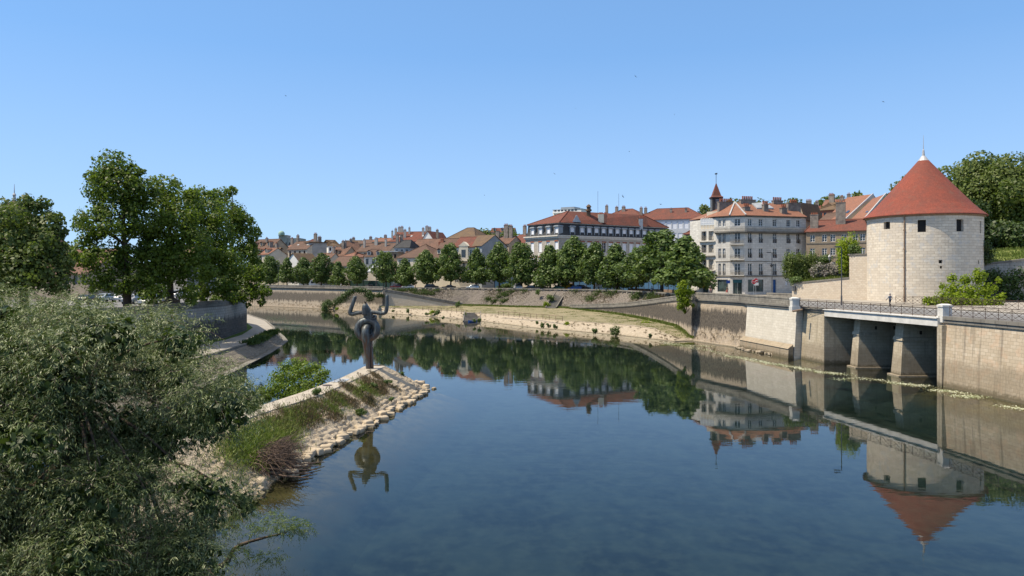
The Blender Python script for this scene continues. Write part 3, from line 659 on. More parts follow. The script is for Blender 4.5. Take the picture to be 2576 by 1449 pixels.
m_ = MB(); m_.lathe((TC.x, TC.y), [(7.2, 18.3), (7.5, 18.5), (7.5, 18.519), (7.1, 18.519)], 90); m_.build('eaves', M['wood'], t)
m_ = MB(); m_.lathe((TC.x, TC.y), [(.72, 26.5), (.3, 27.1), (.2, 27.2), (.12, 28.0), (.05, 28.1), (.035, 28.9), (.015, 30.1)], 16); m_.build('finial', M['lead'], t)
a, y = hit(2275.5); m_ = MB(); m_.bar(cp(a, 6.9, TR + .1), cp(a, 18.2, TR + .1), .085, 8); m_.bar(cp(a, 18.2, TR + .1), cp(a, 18.55, TR + .38), .085, 8); m_.bar(cp(a, 6.5, TR + .1), cp(a, 8.6, TR + .1), .11, 8)
for z in (9, 11.5, 14, 16.5): m_.bar(cp(a - .015, z, TR + .1), cp(a + .015, z, TR + .1), .1, 6)
m_.build('downpipe', M['wood'], t)
# block of old wall joined to the tower, and the garden retaining wall
fr, L = frame((44.1, 118), (50.7, 107.6))
def wall_thing(label, mk, name='stone_wall', cat='wall', loc=(0, 0, 0)):
    t = thing(name, label, cat, loc); mk(t); return t
def mk(t):
    mb = MB(); sb = L * .80; A, tt, n = fr
    q = [A, A + tt * sb, A + tt * sb - n * .9, A - n * .9]
    b = [mb.vert((p.x, p.y, 5.8)) for p in q]; zt = [9.07, 10.0, 10.0, 9.07]; tp = [mb.vert((p.x, p.y, z)) for p, z in zip(q, zt)]
    mb.f += [b[::-1], tp] + [[b[i], b[(i + 1) % 4], tp[(i + 1) % 4], tp[i]] for i in range(4)]; mb.build('wall', M['garden_wall'], t)
    m2 = MB(); q = [A + n * .1 - tt * .1, A + tt * sb + n * .1, A + tt * sb - n * .95, A - n * .95 - tt * .1]; b = [m2.vert((p.x, p.y, z + .003)) for p, z in zip(q, zt)]; tp = [m2.vert((p.x, p.y, z + .22)) for p, z in zip(q, zt)]
    m2.f += [b[::-1], tp] + [[b[i], b[(i + 1) % 4], tp[(i + 1) % 4], tp[i]] for i in range(4)]; m2.build('coping', M['coping'], t)
    m3 = MB(); m3.obox(fr, sb, L + .6, -2.5, .02, 5.8, 13.4); o = m3.build('buttress', M['garden_wall'], t)
    m4 = MB(); m4.obox(fr, sb - .15, L + .5, -2.6, .15, 13.402, 13.6); m4.build('coping', M['coping'], o)
    m5 = MB(); m5.obox(fr, .25, .75, .022, .3, 8.0, 8.8); m5.build('meter_box', M['steel'], t)
wall_thing('buff stone garden wall stepping up beside the round tower, grass above', mk, loc=(44.1, 118, 6.3))
def mk(t):
    mb = MB(); p = [(X(1929, 126), 126.0), (X(1940, 124.3), 124.3), (X(1965, 122.5), 122.5), (X(1994, 119.3), 119.3)]
    ribbon(mb, p, -.5, 0, 5.9, 7.35); mb.build('wall', M['parapet'], t)
    m2 = MB(); ribbon(m2, p, -.56, .06, 7.352, 7.55); m2.build('coping', M['coping'], t)
wall_thing('low curved grey stone wall at the road bend by the corner house', mk, loc=(X(1960, 122), 122, 6.3))
# grassy mound behind the garden wall and slope to the right of the tower
def mound(name, q, mt, n=40, amp=.25):
    mb = MB(); A, B, C, D = [Vector(p) for p in q]      # A,B front left/right, C,D back right/left
    for i in range(n + 1):
        for j in range(n + 1):
            p = A.lerp(B, i / n).lerp(D.lerp(C, i / n), j / n); mb.v.append((p.x, p.y, p.z + random.uniform(-amp, amp) * .5 + amp * 1.2 * math.sin(i * .5) * math.sin(j * .4)))
    for i in range(n):
        for j in range(n):
            a = i * (n + 1) + j; mb.f.append([a, a + n + 1, a + n + 2, a + 1])
    return tag(mb.build(name, mt, smooth=True), kind='structure')
mound('grass_slope', [(44.8, 118.3, 9.0), (51.5, 107.8, 9.9), (66, 128, 11.8), (51, 133, 9.6)], M['meadow'])
mound('grass_slope', [(66.5, 104, 12.0), (100, 104, 16.2), (120, 150, 19), (80, 150, 16)], M['meadow'])
frr, Lr = frame((64.5, 104.2), (96, 99.5))
def mk(t):
    mb = MB(); mb.obox(frr, 0, Lr, -1.2, 0, 5.9, 11.0); A, tt, n = frr
    q = [A, A + tt * Lr, A + tt * Lr - n * 1.2, A - n * 1.2]; b = [mb.vert((p.x, p.y, 11.002)) for p in q]; tp = [mb.vert((p.x, p.y, z)) for p, z in zip(q, (11.7, 15.9, 15.9, 11.7))]
    mb.f += [tp] + [[b[i], b[(i + 1) % 4], tp[(i + 1) % 4], tp[i]] for i in range(4)]; mb.build('wall', M['left_wall'], t)
    m2 = MB(); b = [m2.vert((p.x + n.x * .1, p.y + n.y * .1, z + .003)) for p, z in zip(q, (11.7, 15.9, 15.9, 11.7))]; tp = [m2.vert((p.x + n.x * .1, p.y + n.y * .1, z + .25)) for p, z in zip(q, (11.7, 15.9, 15.9, 11.7))]
    m2.f += [b[::-1], tp] + [[b[i], b[(i + 1) % 4], tp[(i + 1) % 4], tp[i]] for i in range(4)]; m2.build('coping', M['coping'], t)
wall_thing('dark ivy-grown retaining wall rising right of the round tower', mk, loc=(64.5, 104.2, 6.3))

# ------------------------------------------------------------------ left bank
LB = [(-200, 205), (-120, 186), (-80, 166), (-60, 148), (-50.5, 134), (-44.6, 121), (-42.2, 106), (-43.5, 93.6), (-45.2, 75), (-47, 40), (-48, 0)]
LB = LB
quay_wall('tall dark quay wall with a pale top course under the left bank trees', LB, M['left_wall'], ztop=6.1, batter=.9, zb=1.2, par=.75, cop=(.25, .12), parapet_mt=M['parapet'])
lt = offset(LB, -1.2)
flat('car_park', [(p.x, p.y) for p in lt] + [(-420, 0), (-420, 260)], 6.0, M['asphalt'])
OE = [(-195, 232), (-115, 214), (-90, 197), (-62.2, 174.5), (-49, 148.6), (-40.7, 127.9), (-38.2, 119.5), (-37.0, 113), (-35.6, 104), (-34.7, 95.6), (-34, 75), (-32, 40), (-31, 0)]
IE = [(-198, 210), (-118, 190), (-82, 176), (-58.5, 162), (-50, 141), (-44.2, 127.8), (-42.0, 119), (-40.4, 112), (-39.6, 103), (-40, 95), (-41, 75), (-43, 40), (-44, 0)]
WE = [(-194.5, 233), (-114.5, 215), (-89.4, 197.8), (-61.2, 175), (-47.9, 149), (-39.4, 128), (-36.2, 119.4), (-34.6, 111), (-33.0, 101), (-32.0, 93), (-29.9, 75), (-27, 40), (-26, 0)]
mb = MB(); mb.loft(z3(OE, 1.5), z3(IE, 1.56)); tag(mb.build('riverside_path', M['pave']), kind='structure')
LI = resample(LB, 13)
mb = MB(); mb.loft(z3(IE, 1.57), z3([(-201, 206), (-121, 187), (-81, 167), (-61, 149), (-51.3, 135), (-45.8, 124), (-43.6, 115), (-42.3, 106), (-43.2, 97), (-44, 90), (-46, 72), (-47.5, 40), (-48.5, 0)], 1.75)); tag(mb.build('grass_verge', M['lawn']), kind='structure')
mb = MB(); mb.loft(z3(WE, 0), z3(offset(WE, 4.5), -1.72)); tag(mb.build('shallow_bed', M['shallow']), kind='structure')
roughloft('stone_bank', z3(WE, -.1), z3(OE, 1.5), 260, 8, .09, M['shaded_bank']); roughloft('stone_bank', z3(W_, -.1), [Vector(p) for p in E_], 320, 7, .10, M['quai_stone'])
mb = MB(); ribbon(mb, OE, -.25, .1, 1.4, 1.6); ribbon(mb, WE[4:], -.5, .3, -.5, .05); tag(mb.build('path_kerb', M['coping']), kind='structure')
mb = MB(); ribbon(mb, LB[4:8], .0, .35, 1.5, 1.95); tag(mb.build('wall_footing', M['pave']), kind='structure')

# ------------------------------------------------------------------ levee with the statue
pairs = [((-16.6, 5), (-12.4, 5)), ((-16.5, 20), (-12.3, 20)), ((-16.3, 33.8), (-12.1, 33)), ((-15.7, 40), (-11.7, 39.3)), ((-15.2, 44.5), (-11.0, 44.8)), ((-14.35, 47.8), (-10.6, 47.6)), ((-13.3, 52), (-9.8, 51.8)), ((-12.8, 57.4), (-8.9, 58)), ((-12.0, 65.0), (-8.1, 64)), ((-11.6, 68.2), (-7.6, 69.6)), ((-12.0, 68.9), (-9.2, 73.2)), ((-12.8, 69), (-13, 74.5)), ((-13.3, 68.5), (-16.6, 71.5)), ((-13.4, 65), (-17.2, 66)), ((-13.7, 60), (-17.2, 60.5)), ((-14.8, 52.7), (-18, 53)), ((-16.3, 45.5), (-19.6, 46)), ((-17.2, 38), (-20.8, 38)), ((-17.9, 30), (-21.6, 30)), ((-18.1, 5), (-22, 5))]
ZC = 2.19
def dens(pr):
    out = []
    for (a, b), (c, d) in zip(pr, pr[1:]):
        k = max(2, int(max(((b[0] - d[0]) ** 2 + (b[1] - d[1]) ** 2) ** .5, ((a[0] - c[0]) ** 2 + (a[1] - c[1]) ** 2) ** .5) / .13))
        for i in range(k):
            s = i / k; out.append((Vector(a).lerp(Vector(c), s), Vector(b).lerp(Vector(d), s)))
    out.append((Vector(pr[-1][0]), Vector(pr[-1][1]))); return out
DP = dens(pairs); NJ = 34; mb = MB(); La = 0
prev = None
for i, (a, b) in enumerate(DP):
    if prev: La += ((b - prev).length)
    prev = b
    out = (b - a).normalized()
    for j in range(NJ + 1):
        s = j / NJ; p = a.lerp(b, s); z = ZC * (1 - s) - .35 * s * s
        wid = (b - a).length * s; row = math.floor(wid / .32); bw = .5 + .08 * math.sin(row * 5.1)
        colm = math.floor((La + row * .27) / bw); h = math.sin(row * 12.9898 + colm * 78.233) * 43758.5; h -= math.floor(h)
        fx = (La + row * .27) / bw - colm; fy = wid / .32 - row
        edge = min(1, min(fx, 1 - fx) * bw / .045) * min(1, min(fy, 1 - fy) * .32 / .04)
        am = (.05 + .30 * s * s) * (1 if 0 < j else 0)
        k = am * (h * edge * .9 + .1 * edge)
        k += random.uniform(-.02, .02) * (1 if 0 < j else 0)
        mb.v.append((p.x + out.x * k * .4, p.y + out.y * k * .4, z + k))
for i in range(len(DP) - 1):
    for j in range(NJ):
        a = i * (NJ + 1) + j; mb.f.append([a, a + NJ + 1, a + NJ + 2, a + 1])
m, tt, oo = newmat('levee_stone'); ps = vec(tt, 'pos'); n1 = noise(tt, ps, 1.0, 5); n2 = noise(tt, ps, 9, 4); zz = nd(tt, 'ShaderNodeSeparateXYZ', {0: ps}).outputs[2]
vor = nd(tt, 'ShaderNodeTexVoronoi', {'Vector': ps, 'Scale': 2.4})
col = mixc(tt, mrange(tt, n1, .35, .65), (.46, .385, .285), (.33, .275, .20)); col = mixc(tt, mrange(tt, vor.outputs[1] if False else noise(tt, ps, 3.2, 2), .4, .65, 0, .45), col, (.34, .29, .22)); col = mixc(tt, mrange(tt, n2, .5, .75, 0, .5), col, (.22, .18, .13))
col = mixc(tt, mrange(tt, zz, .16, -.1, 0, .9), col, (.15, .12, .05))
M['levee'] = finish(m, tt, oo, col, .95, n2, .6, .04, .2)
tag(mb.build('levee_slope', M['levee']), kind='structure')
cr = [Vector(p[0]) for p in pairs]
mb = MB()
half = len(pairs) // 2
right = resample([p[0] for p in pairs[:10]], 60); left = resample([p[0] for p in pairs[::-1][:10]], 60)
def ztop(i): return ZC + .03
mb.loft([(p.x + .1, p.y, ZC + .03) for p in right], [(p.x - .1, p.y, ZC + .03) for p in left]); mb.loft([(p.x + .1, p.y, ZC - .15) for p in right], [(p.x + .1, p.y, ZC + .03) for p in right]); mb.loft([(p.x - .1, p.y, ZC + .03) for p in left], [(p.x - .1, p.y, ZC - .15) for p in left])
mb.face([(-11.5, 68.2, ZC + .03), (-12.0, 69.0, ZC + .03), (-12.8, 69.1, ZC + .03), (-13.4, 68.5, ZC + .03)])
tag(mb.build('levee_walkway', M['concrete']), kind='structure')
mb = MB(); mb.loft([(p[1][0] - .3, p[1][1], -.1) for p in pairs[:10]], [(p[1][0] + 5.5, p[1][1] - 1.5, -1.72) for p in pairs[:10]]); mb.loft([(p[1][0] + .3, p[1][1], -.1) for p in pairs[10:]], [(p[1][0] - 4, p[1][1], -1.72) for p in pairs[10:]]); tag(mb.build('shallow_bed', M['shallow']), kind='structure')
# access covers set in the walkway
tag((lambda m_: (m_.hexa([(-14.0, 57.9), (-12.95, 57.9), (-12.9, 59.6), (-13.8, 59.6)], ZC + .034, ZC + .06), m_)[1])(MB()).build('access_cover', M['zinc']), 'rectangular grey metal cover in the levee walkway near the statue', 'cover')
tag((lambda m_: (m_.tube([(-13.85, 56.2, ZC + .034), (-13.85, 56.2, ZC + .055)], [.36, .36], 20), m_)[1])(MB()).build('manhole_cover', M['iron']), 'round brown manhole cover in the levee walkway', 'manhole cover')
# ================================================================== STATUE
m, tt, oo = newmat('dark_bronze'); ps = vec(tt, 'pos'); zz = nd(tt, 'ShaderNodeSeparateXYZ', {0: ps}).outputs[2]
sv = nd(tt, 'ShaderNodeMapping', {0: ps, 'Scale': (3, 3, .4)}).outputs[0]; n1 = noise(tt, sv, 2.2, 5); n2 = noise(tt, ps, 6, 4)
col = mixc(tt, mrange(tt, n1, .45, .7), (.06, .064, .066), (.13, .16, .165)); col = mixc(tt, mrange(tt, n2, .5, .8, 0, .6), col, (.035, .035, .035))
bf = mth(tt, 'MULTIPLY', mrange(tt, zz, 5.6, 4.6, 0, .75), mrange(tt, n1, .62, .4)); col = mixc(tt, bf, col, (.14, .07, .04))
M['bronze'] = finish(m, tt, oo, col, .5, n2, .25, .03, .5, .35)
SB = Vector((X(930, 66.4), 66.4, ZC + .03))
t = thing('statue', 'dark bronze statue of a knotted figure with raised arms at the levee tip', 'statue', SB)
def q(x, y, dy=0): return Vector((SB.x + (x - 560) * .00621, SB.y + dy, SB.z + (1272 - y) * .00621))
def tubep(name, pts, k=5, n=18, parent=None, sq=(1, 1)):
    P_ = smooth_path([p[0] for p in pts], k); r = []
    for i in range(len(pts) - 1):
        for j in range(k): r.append(pts[i][1] + (pts[i + 1][1] - pts[i][1]) * (j / k))
    r.append(pts[-1][1]); mb = MB(); mb.tube(P_, r, n, sq); return mb.build(name, M['bronze'], parent or t, smooth=True)
tubep('leg', [(q(541, 1275, -.1), .20), (q(538, 1150, -.12), .22), (q(528, 1000, -.2), .29), (q(517, 860, -.34), .36), (q(513, 770, -.42), .37), (q(516, 715, -.36), .33), (q(535, 672, -.1), .27), (q(556, 668, .2), .25), (q(575, 700, .45), .2)], 5)
tubep('leg', [(q(590, 1275, .12), .15), (q(585, 1100, .1), .16), (q(573, 940, .12), .17), (q(566, 820, .25), .2), (q(585, 690, .45), .24), (q(600, 600, .5), .28), (q(600, 540, .5), .3)], 5)
mb = MB(); Rm, rm, n, m_ = .835, .325, 48, 20; c0 = q(527, 716, 0)
for i in range(n):
    a = 2 * math.pi * i / n; er = Vector((math.cos(a), 0, math.sin(a) * .96))
    for j in range(m_):
        b = 2 * math.pi * j / m_; mb.v.append(tuple(c0 + er * (Rm + rm * math.cos(b)) + Vector((0, rm * math.sin(b), 0))))
for i in range(n):
    for j in range(m_):
        mb.f.append([i * m_ + j, ((i + 1) % n) * m_ + j, ((i + 1) % n) * m_ + (j + 1) % m_, i * m_ + (j + 1) % m_])
mb.build('ring', M['bronze'], t, smooth=True)
mb = MB(); mb.hexa([(q(482, 0).x, SB.y - .15), (q(592, 0).x, SB.y - .15), (q(592, 0).x, SB.y + .5), (q(482, 0).x, SB.y + .5)], q(0, 590).z, q(0, 470).z, [(q(470, 0).x, SB.y - .2), (q(600, 0).x, SB.y - .2), (q(600, 0).x, SB.y + .4), (q(470, 0).x, SB.y + .4)])
mb.tube([q(618, 538, -.25), q(618, 538, .5)], [.19, .19], 18); mb.build('torso', M['bronze'], t)
mb = MB(); mb.tube([q(624, 530, -.262), q(624, 530, -.252)], [.13, .13], 16, (1.3, .6)); mb.build('socket', M['dark'], t)
tubep('arm', [(q(500, 480, 0), .17), (q(440, 474, 0), .175), (q(370, 482, 0), .18), (q(312, 496, 0), .19), (q(281, 476, 0), .19), (q(291, 425, 0), .185), (q(320, 345, 0), .175), (q(345, 275, 0), .165), (q(353, 246, 0), .15), (q(354, 238, 0), .10)], 5)
tubep('arm', [(q(560, 468, 0), .17), (q(610, 468, 0), .17), (q(680, 476, 0), .175), (q(740, 485, 0), .18), (q(785, 468, 0), .185), (q(802, 415, 0), .18), (q(805, 340, 0), .17), (q(806, 260, 0), .165), (q(807, 228, 0), .14), (q(807, 220, 0), .09)], 5)
mb = MB(); mb.lathe((q(494, 0).x, SB.y - .1), [(.24, q(0, 506).z), (.27, q(0, 490).z), (.27, q(0, 405).z), (.22, q(0, 368).z), (.07, q(0, 347).z)], 8, .39)
mb.build('head', M['bronze'], t)
mb = MB(); a, b, c, d = q(505, 335, .0), q(590, 460, .0), q(575, 500, .0), q(505, 500, .0)
for off in (0,):
    f1 = [p + Vector((0, -.12, 0)) for p in (a, b, c, d)]; f2 = [p + Vector((0, .3, 0)) for p in (a, b, c, d)]
    i1 = [mb.vert(p) for p in f1]; i2 = [mb.vert(p) for p in f2]; mb.f += [i1, i2[::-1]] + [[i1[k], i1[(k + 1) % 4], i2[(k + 1) % 4], i2[k]] for k in range(4)]
mb.build('hood', M['bronze'], t)
t = thing('pigeon', 'small dark pigeon perched on the head of the bronze statue', 'bird', q(497, 345, -.05))
mb = MB(); mb.tube([q(486, 318, -.1), q(491, 321, -.08), q(498, 330, -.04), q(505, 340, 0), q(512, 350, .03)], [.02, .045, .07, .05, .012], 8); mb.build('body', M['dark'], t, smooth=True)
mb = MB(); mb.bar(q(497, 333, -.04), q(497, 348, -.04), .012); mb.build('leg', M['terracotta'], t)

# ================================================================== WILLOW in the foreground
def shoots(centres, radii, n, leaf, length, perleaf=13, droop=.55, w_=.19, out=.8, base_shell=(.55, 1.0)):
    """arching shoots with paired narrow leaves on ellipsoid clumps; returns leaf quads and shoot lines"""
    C = np.array(centres); Rr = np.array(radii); wgt = (Rr[:, 0] ** 2); idx = RNG.choice(len(C), n, p=wgt / wgt.sum())
    d = unit(RNG.normal(size=(n, 3)) + np.array([0, 0, .25])); b = C[idx] + d * Rr[idx] * RNG.uniform(*base_shell, n)[:, None]
    ax = unit(d * out + RNG.normal(size=(n, 3)) * .55 + np.array([0, 0, .35])); L = length * RNG.uniform(.5, 1.3, n)
    Q = []
    for k in range(perleaf):
        s = (k + .6) / perleaf; p = b + ax * (L * s)[:, None] + np.array([0, 0, -1]) * (droop * L * s * s)[:, None]
        tg = unit(ax + np.array([0, 0, -2 * droop * s])); side = unit(np.cross(tg, RNG.normal(size=(n, 3)) * .4 + np.array([0, 0, 1]))) * (1 if k % 2 else -1)
        ld = unit(tg * .55 + side * .75 + np.array([0, 0, -.45]) + RNG.normal(size=(n, 3)) * .22)
        ll = (leaf * RNG.uniform(.65, 1.2, n) * (1 - .35 * s))[:, None]; nn = unit(np.cross(ld, RNG.normal(size=(n, 3)) * .5 + np.array([0, 0, 1])))
        m_ = p + ld * ll * .45 + np.array([0, 0, .0])
        Q.append(np.stack([p, m_ + nn * ll * w_ * .5, p + ld * ll + np.array([0, 0, -1]) * ll * .12, m_ - nn * ll * w_ * .5], 1))
    return np.concatenate(Q), b, ax, L
random.seed(21)
WT = Vector((-15.5, 20.5, 1.2))
t = thing('willow_tree', 'large silvery-green willow filling the lower left foreground over the water', 'tree', WT)
WC_, WR_ = [], []
def inpoly(u, v, poly):
    c = False; j = len(poly) - 1
    for i in range(len(poly)):
        (a, b), (p, q_) = poly[i], poly[j]
        if (b > v) != (q_ > v) and u < (p - a) * (v - b) / (q_ - b) + a: c = not c
        j = i
    return c
OUT = [(-1200, 716), (100, 716), (200, 735), (300, 748), (400, 778), (480, 812), (560, 848), (605, 880), (635, 930), (645, 1000), (635, 1060), (560, 1085), (430, 1110), (360, 1140), (400, 1180), (590, 1175), (645, 1210), (640, 1290), (600, 1340), (500, 1395), (440, 1600), (-1200, 1600)]
k = 0
while len(WC_) < 310 and k < 40000:
    k += 1; d = random.uniform(13.5, 25); u = random.uniform(-650, 640); v = random.uniform(720, 1560)
    x, z = X(u, d), Z(v, d); r = random.uniform(.6, 1.15); px_ = F / d
    if not (inpoly(u, v - (r * .5) * px_, OUT) and inpoly(u + (r * (.55 if v < 1100 else .2)) * px_, v, OUT) and inpoly(u, v, OUT)): continue
    if z < .5 or x < -22: continue
    # stay inside the tree's real crown: a broad dome round the trunk
    e = ((x + 14.2) / 9.3) ** 2 + ((d - 20) / 6.5) ** 2 + ((z - 4.6) / 6.2) ** 2
    if e > 1.15: continue
    if e < .3 and random.random() < .6: continue
    WC_.append((x, d, z)); WR_.append((r, r, r * .75))
Q, b_, ax, L_ = shoots(WC_, WR_, 52000, .125, .6, 12, w_=.17)
quads('crown', Q, M['willow'], t)
off = []
while len(off) < 70:
    x, y, z = random.uniform(-31, -17), random.uniform(11, 30), random.uniform(3, 9.5)
    if abs(X(0, y)) < -x - .5 and ((x + 21) / 10) ** 2 + ((y - 20) / 9) ** 2 + ((z - 5) / 5.5) ** 2 < 1: off.append((x, y, z))
quads('outer_leaves', clump_leaves(off, [(1.5, 1.5, 1.2)] * 70, .15, .7, (.2, 1.0)), M['willow'], t)
# darker leaves close the view and paint the shade inside the crown
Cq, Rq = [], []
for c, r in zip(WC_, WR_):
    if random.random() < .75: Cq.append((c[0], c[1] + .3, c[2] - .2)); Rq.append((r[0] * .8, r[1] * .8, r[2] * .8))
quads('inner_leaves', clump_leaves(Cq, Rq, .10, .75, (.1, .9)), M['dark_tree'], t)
mb = MB()
def wt(pts, rad): 
    P_ = smooth_path(pts, 4); n = len(P_); mb.tube(P_, [np.interp(i / (n - 1), np.linspace(0, 1, len(rad)), rad) for i in range(n)], 8)
fork = Vector((X(180, 19), 19, Z(1010, 19)))
wt([WT + Vector((0, 0, -1)), WT + Vector((1.2, -.3, 2)), fork + Vector((.3, 0, -1.2)), fork], [.42, .36, .27, .24])
wt([fork, fork + Vector((-.7, -.3, 1.3)), fork + Vector((-1.1, 0, 1.9))], [.17, .12, .05]); wt([fork, fork + Vector((.7, .2, 1.4)), fork + Vector((1.1, .5, 1.9))], [.17, .12, .05])
e0 = Vector((X(340, 24), 24, Z(1160, 24)))
wt([WT + Vector((.3, 0, .2)), WT + Vector((2.3, 1.5, 1.3)), e0, Vector((X(470, 26), 26, Z(1075, 26))), Vector((X(560, 27), 27, Z(1035, 27)))], [.34, .26, .17, .11, .04])
wt([e0, Vector((X(385, 25), 25, Z(1020, 25))), Vector((X(395, 25), 25, Z(900, 25)))], [.13, .09, .03])
wt([WT + Vector((-.2, -.3, 0)), WT + Vector((-.8, -2, 2)), WT + Vector((-1.2, -3, 5)), WT + Vector((-1.5, -3, 6.5))], [.36, .26, .16, .04])
lowb = [Vector((X(420, 24), 24, .6)), Vector((X(560, 26.2), 26.2, .35)), Vector((X(600, 27), 27, .75)), Vector((X(720, 27.5), 27.5, 1.05))]
wt([WT + Vector((.4, 0, -.2)), WT + Vector((3.5, 1, -.3))] + lowb, [.3, .2, .12, .1, .07, .02])
for c in WC_[::2]:
    c = Vector(c); s = fork if c.z > 5 else (e0 if c.x > -13 else WT + Vector((-.6, -1, 1.5)))
    wt([s, s.lerp(c, .5) + Vector((0, 0, .4)), c], [.06, .04, .012])
mb.build('trunk', M['bark'], t, smooth=True)
mb = MB()
for i in range(0, 52000, 12):
    b = Vector(b_[i]); a = Vector(ax[i]); L = float(L_[i]); mb.bar(b, b + a * L * .5 + Vector((0, 0, -.12 * L)), .006, 3); mb.bar(b + a * L * .5 + Vector((0, 0, -.12 * L)), b + a * L + Vector((0, 0, -.5 * L)), .004, 3)
mb.build('twigs', M['deadwood'], t)
# low branch of lighter leaves hanging out over the water
C2 = [tuple(lowb[3] + Vector(p)) for p in ((0, 0, .1), (-.7, -.1, .15), (-1.3, -.2, .1), (.5, .1, .1), (-.5, .3, .45), (.2, -.1, .35))] + [tuple(Vector((X(u, 26.5), 26.5, Z(v, 26.5)))) for u, v in ((520, 1385), (600, 1400), (680, 1410), (560, 1330), (610, 1290))]
Q, *_ = shoots(C2, [(.4, .3, .2)] * 6 + [(.5, .4, .25)] * 5, 700, .13, .4, 11)
quads('hanging_leaves', Q, M['shrub'], t)

# ================================================================== sycamore bush, brush pile and plants on the levee
random.seed(5)
b0 = Vector((-18.0, 60.5, .5)); t = thing('young_sycamore', 'bright green young sycamore bush growing on the far side of the levee', 'bush', b0)
C, Rr = [], []
for u, v, d, r in [(700, 975, 60, .75), (735, 985, 60, .8), (775, 970, 60.5, .8), (805, 950, 61, .6), (740, 945, 61, .85), (700, 950, 61.5, .65), (775, 930, 61.5, .7), (720, 925, 62, .6), (750, 915, 62, .55), (680, 985, 60, .5), (795, 925, 62, .45), (817, 938, 61, .35), (668, 1000, 60, .4), (655, 985, 60, .3), (760, 998, 59.5, .6), (712, 1005, 59.5, .5)]:
    p = P(u, v, d); C.append(tuple(p)); Rr.append((r * .9, r * .9, r * .65))
quads('foliage', clump_leaves(C, [(a * 1.35, b * 1.3, c * 1.3) for a, b, c in Rr], .09, 1.3, (.3, 1.25)), M['maple'], t)
mb = MB()
for c in C: mb.tube([b0, b0.lerp(Vector(c), .5) + Vector((0, 0, .1)), Vector(c)], [.06, .04, .012], 5)
mb.build('stems', M['bark'], t, smooth=True)
# brush pile: leafy head over a heap of bare sticks at the water's edge
b0 = Vector((-12.3, 39.5, .6)); t = thing('brush_pile', 'tangled heap of bare brown branches at the water edge of the levee', 'brushwood', b0); mb = MB()
for i in range(620):
    a = random.uniform(0, 6.28); r0_ = random.uniform(0, 1.2); base = Vector((-13.0 + r0_ * math.cos(a) * .8, 39.8 + 1.9 * r0_ * math.sin(a), random.uniform(.3, 1.3)))
    dr = Vector((random.uniform(.3, 1.0), random.uniform(-1.0, .9), random.uniform(-.45, .45))).normalized(); L = random.uniform(.8, 2.0)
    e = base + dr * L; e.z = max(.05, e.z); m_ = base.lerp(e, .5) + Vector((random.uniform(-.15, .15), random.uniform(-.15, .15), random.uniform(0, .25)))
    if e.x > -9.9: e.x = -9.9 - random.uniform(0, .6)
    mb.tube([base, m_, e], [random.uniform(.012, .03), .014, .004], 4)
for k in range(5):
    mb.tube([Vector((-12.8, 38.5 + k * .5, .4)), Vector((-11.6, 38.2 + k * .6, .25)), Vector((-10.4, 38.4 + k * .8, .12))], [.08, .06, .02], 6)
mb.build('sticks', M['deadwood'], t)
def grassmass(name, label, region, n, h, mt, z0f, wid=.012, cat='grass', kind='stuff', lean=.4):
    out = []
    P0 = np.array([region() for _ in range(n)]); up = unit(np.stack([RNG.normal(size=n) * lean, RNG.normal(size=n) * lean, np.ones(n)], 1)); hh = (h * RNG.uniform(.4, 1.2, n))[:, None]
    sd_ = unit(np.stack([RNG.normal(size=n), RNG.normal(size=n), np.zeros(n)], 1)) * wid
    mid = P0 + up * hh * .6; tip = P0 + up * hh + np.stack([RNG.normal(size=n) * .12, RNG.normal(size=n) * .12, -np.abs(RNG.normal(size=n)) * .05], 1) * hh
    V = np.stack([P0 - sd_, P0 + sd_, mid + sd_ * .8, tip], 1); V2 = np.stack([P0 - sd_, mid - sd_ * .8, tip, mid + sd_ * .8], 1)
    o = quads(name, np.concatenate([V, V2]), mt); tag(o, label, cat, kind=kind); return o
def slope_pt(s0, s1, y0, y1, side=0):
    y = random.uniform(y0, y1)
    # interpolate the levee's near-side pairs
    pr = pairs[:10]
    for (a, b), (c, d) in zip(pr, pr[1:]):
        if a[1] <= y <= c[1]:
            k = (y - a[1]) / (c[1] - a[1]); A = Vector(a).lerp(Vector(c), k); B = Vector(b).lerp(Vector(d), k); s = random.uniform(s0, s1)
            p = A.lerp(B, s); return (p.x, p.y, ZC * (1 - s) + .05)
    return (-12, 50, 1)
def bunchy(s0, s1, y0, y1, nb, spread=.35):
    cs = [slope_pt(s0, s1, y0, y1) for _ in range(nb)]
    def f():
        c = random.choice(cs); dx, dy = random.gauss(0, spread), random.gauss(0, spread * 1.3); return (c[0] + dx, c[1] + dy, max(.05, c[2] - dx * .62))
    return f
grassmass('grass', 'fresh green grass growing along the upper slope of the levee', bunchy(.16, .45, 42, 60, 45), 8000, .24, M['grass'], 0)
grassmass('dry_weeds', 'dry brown and green weeds on the middle of the levee slope', bunchy(.05, .6, 43, 64, 70, .3), 12000, .22, M['drygrass'], 0, .014)
def gr2():
    x = -13.8 + random.gauss(0, .6); return (x, 41.5 + random.gauss(0, 2.2), min(2.1, 2.1 - (x + 15.6) * .45) + random.uniform(-.1, .15))
grassmass('tall_grass', 'tall bright green grass clump beside the brush heap', gr2, 15000, .42, M['grass'], 0, .008, lean=.7)
shr = [(-13.6, 58.6, 'fresh'), ]
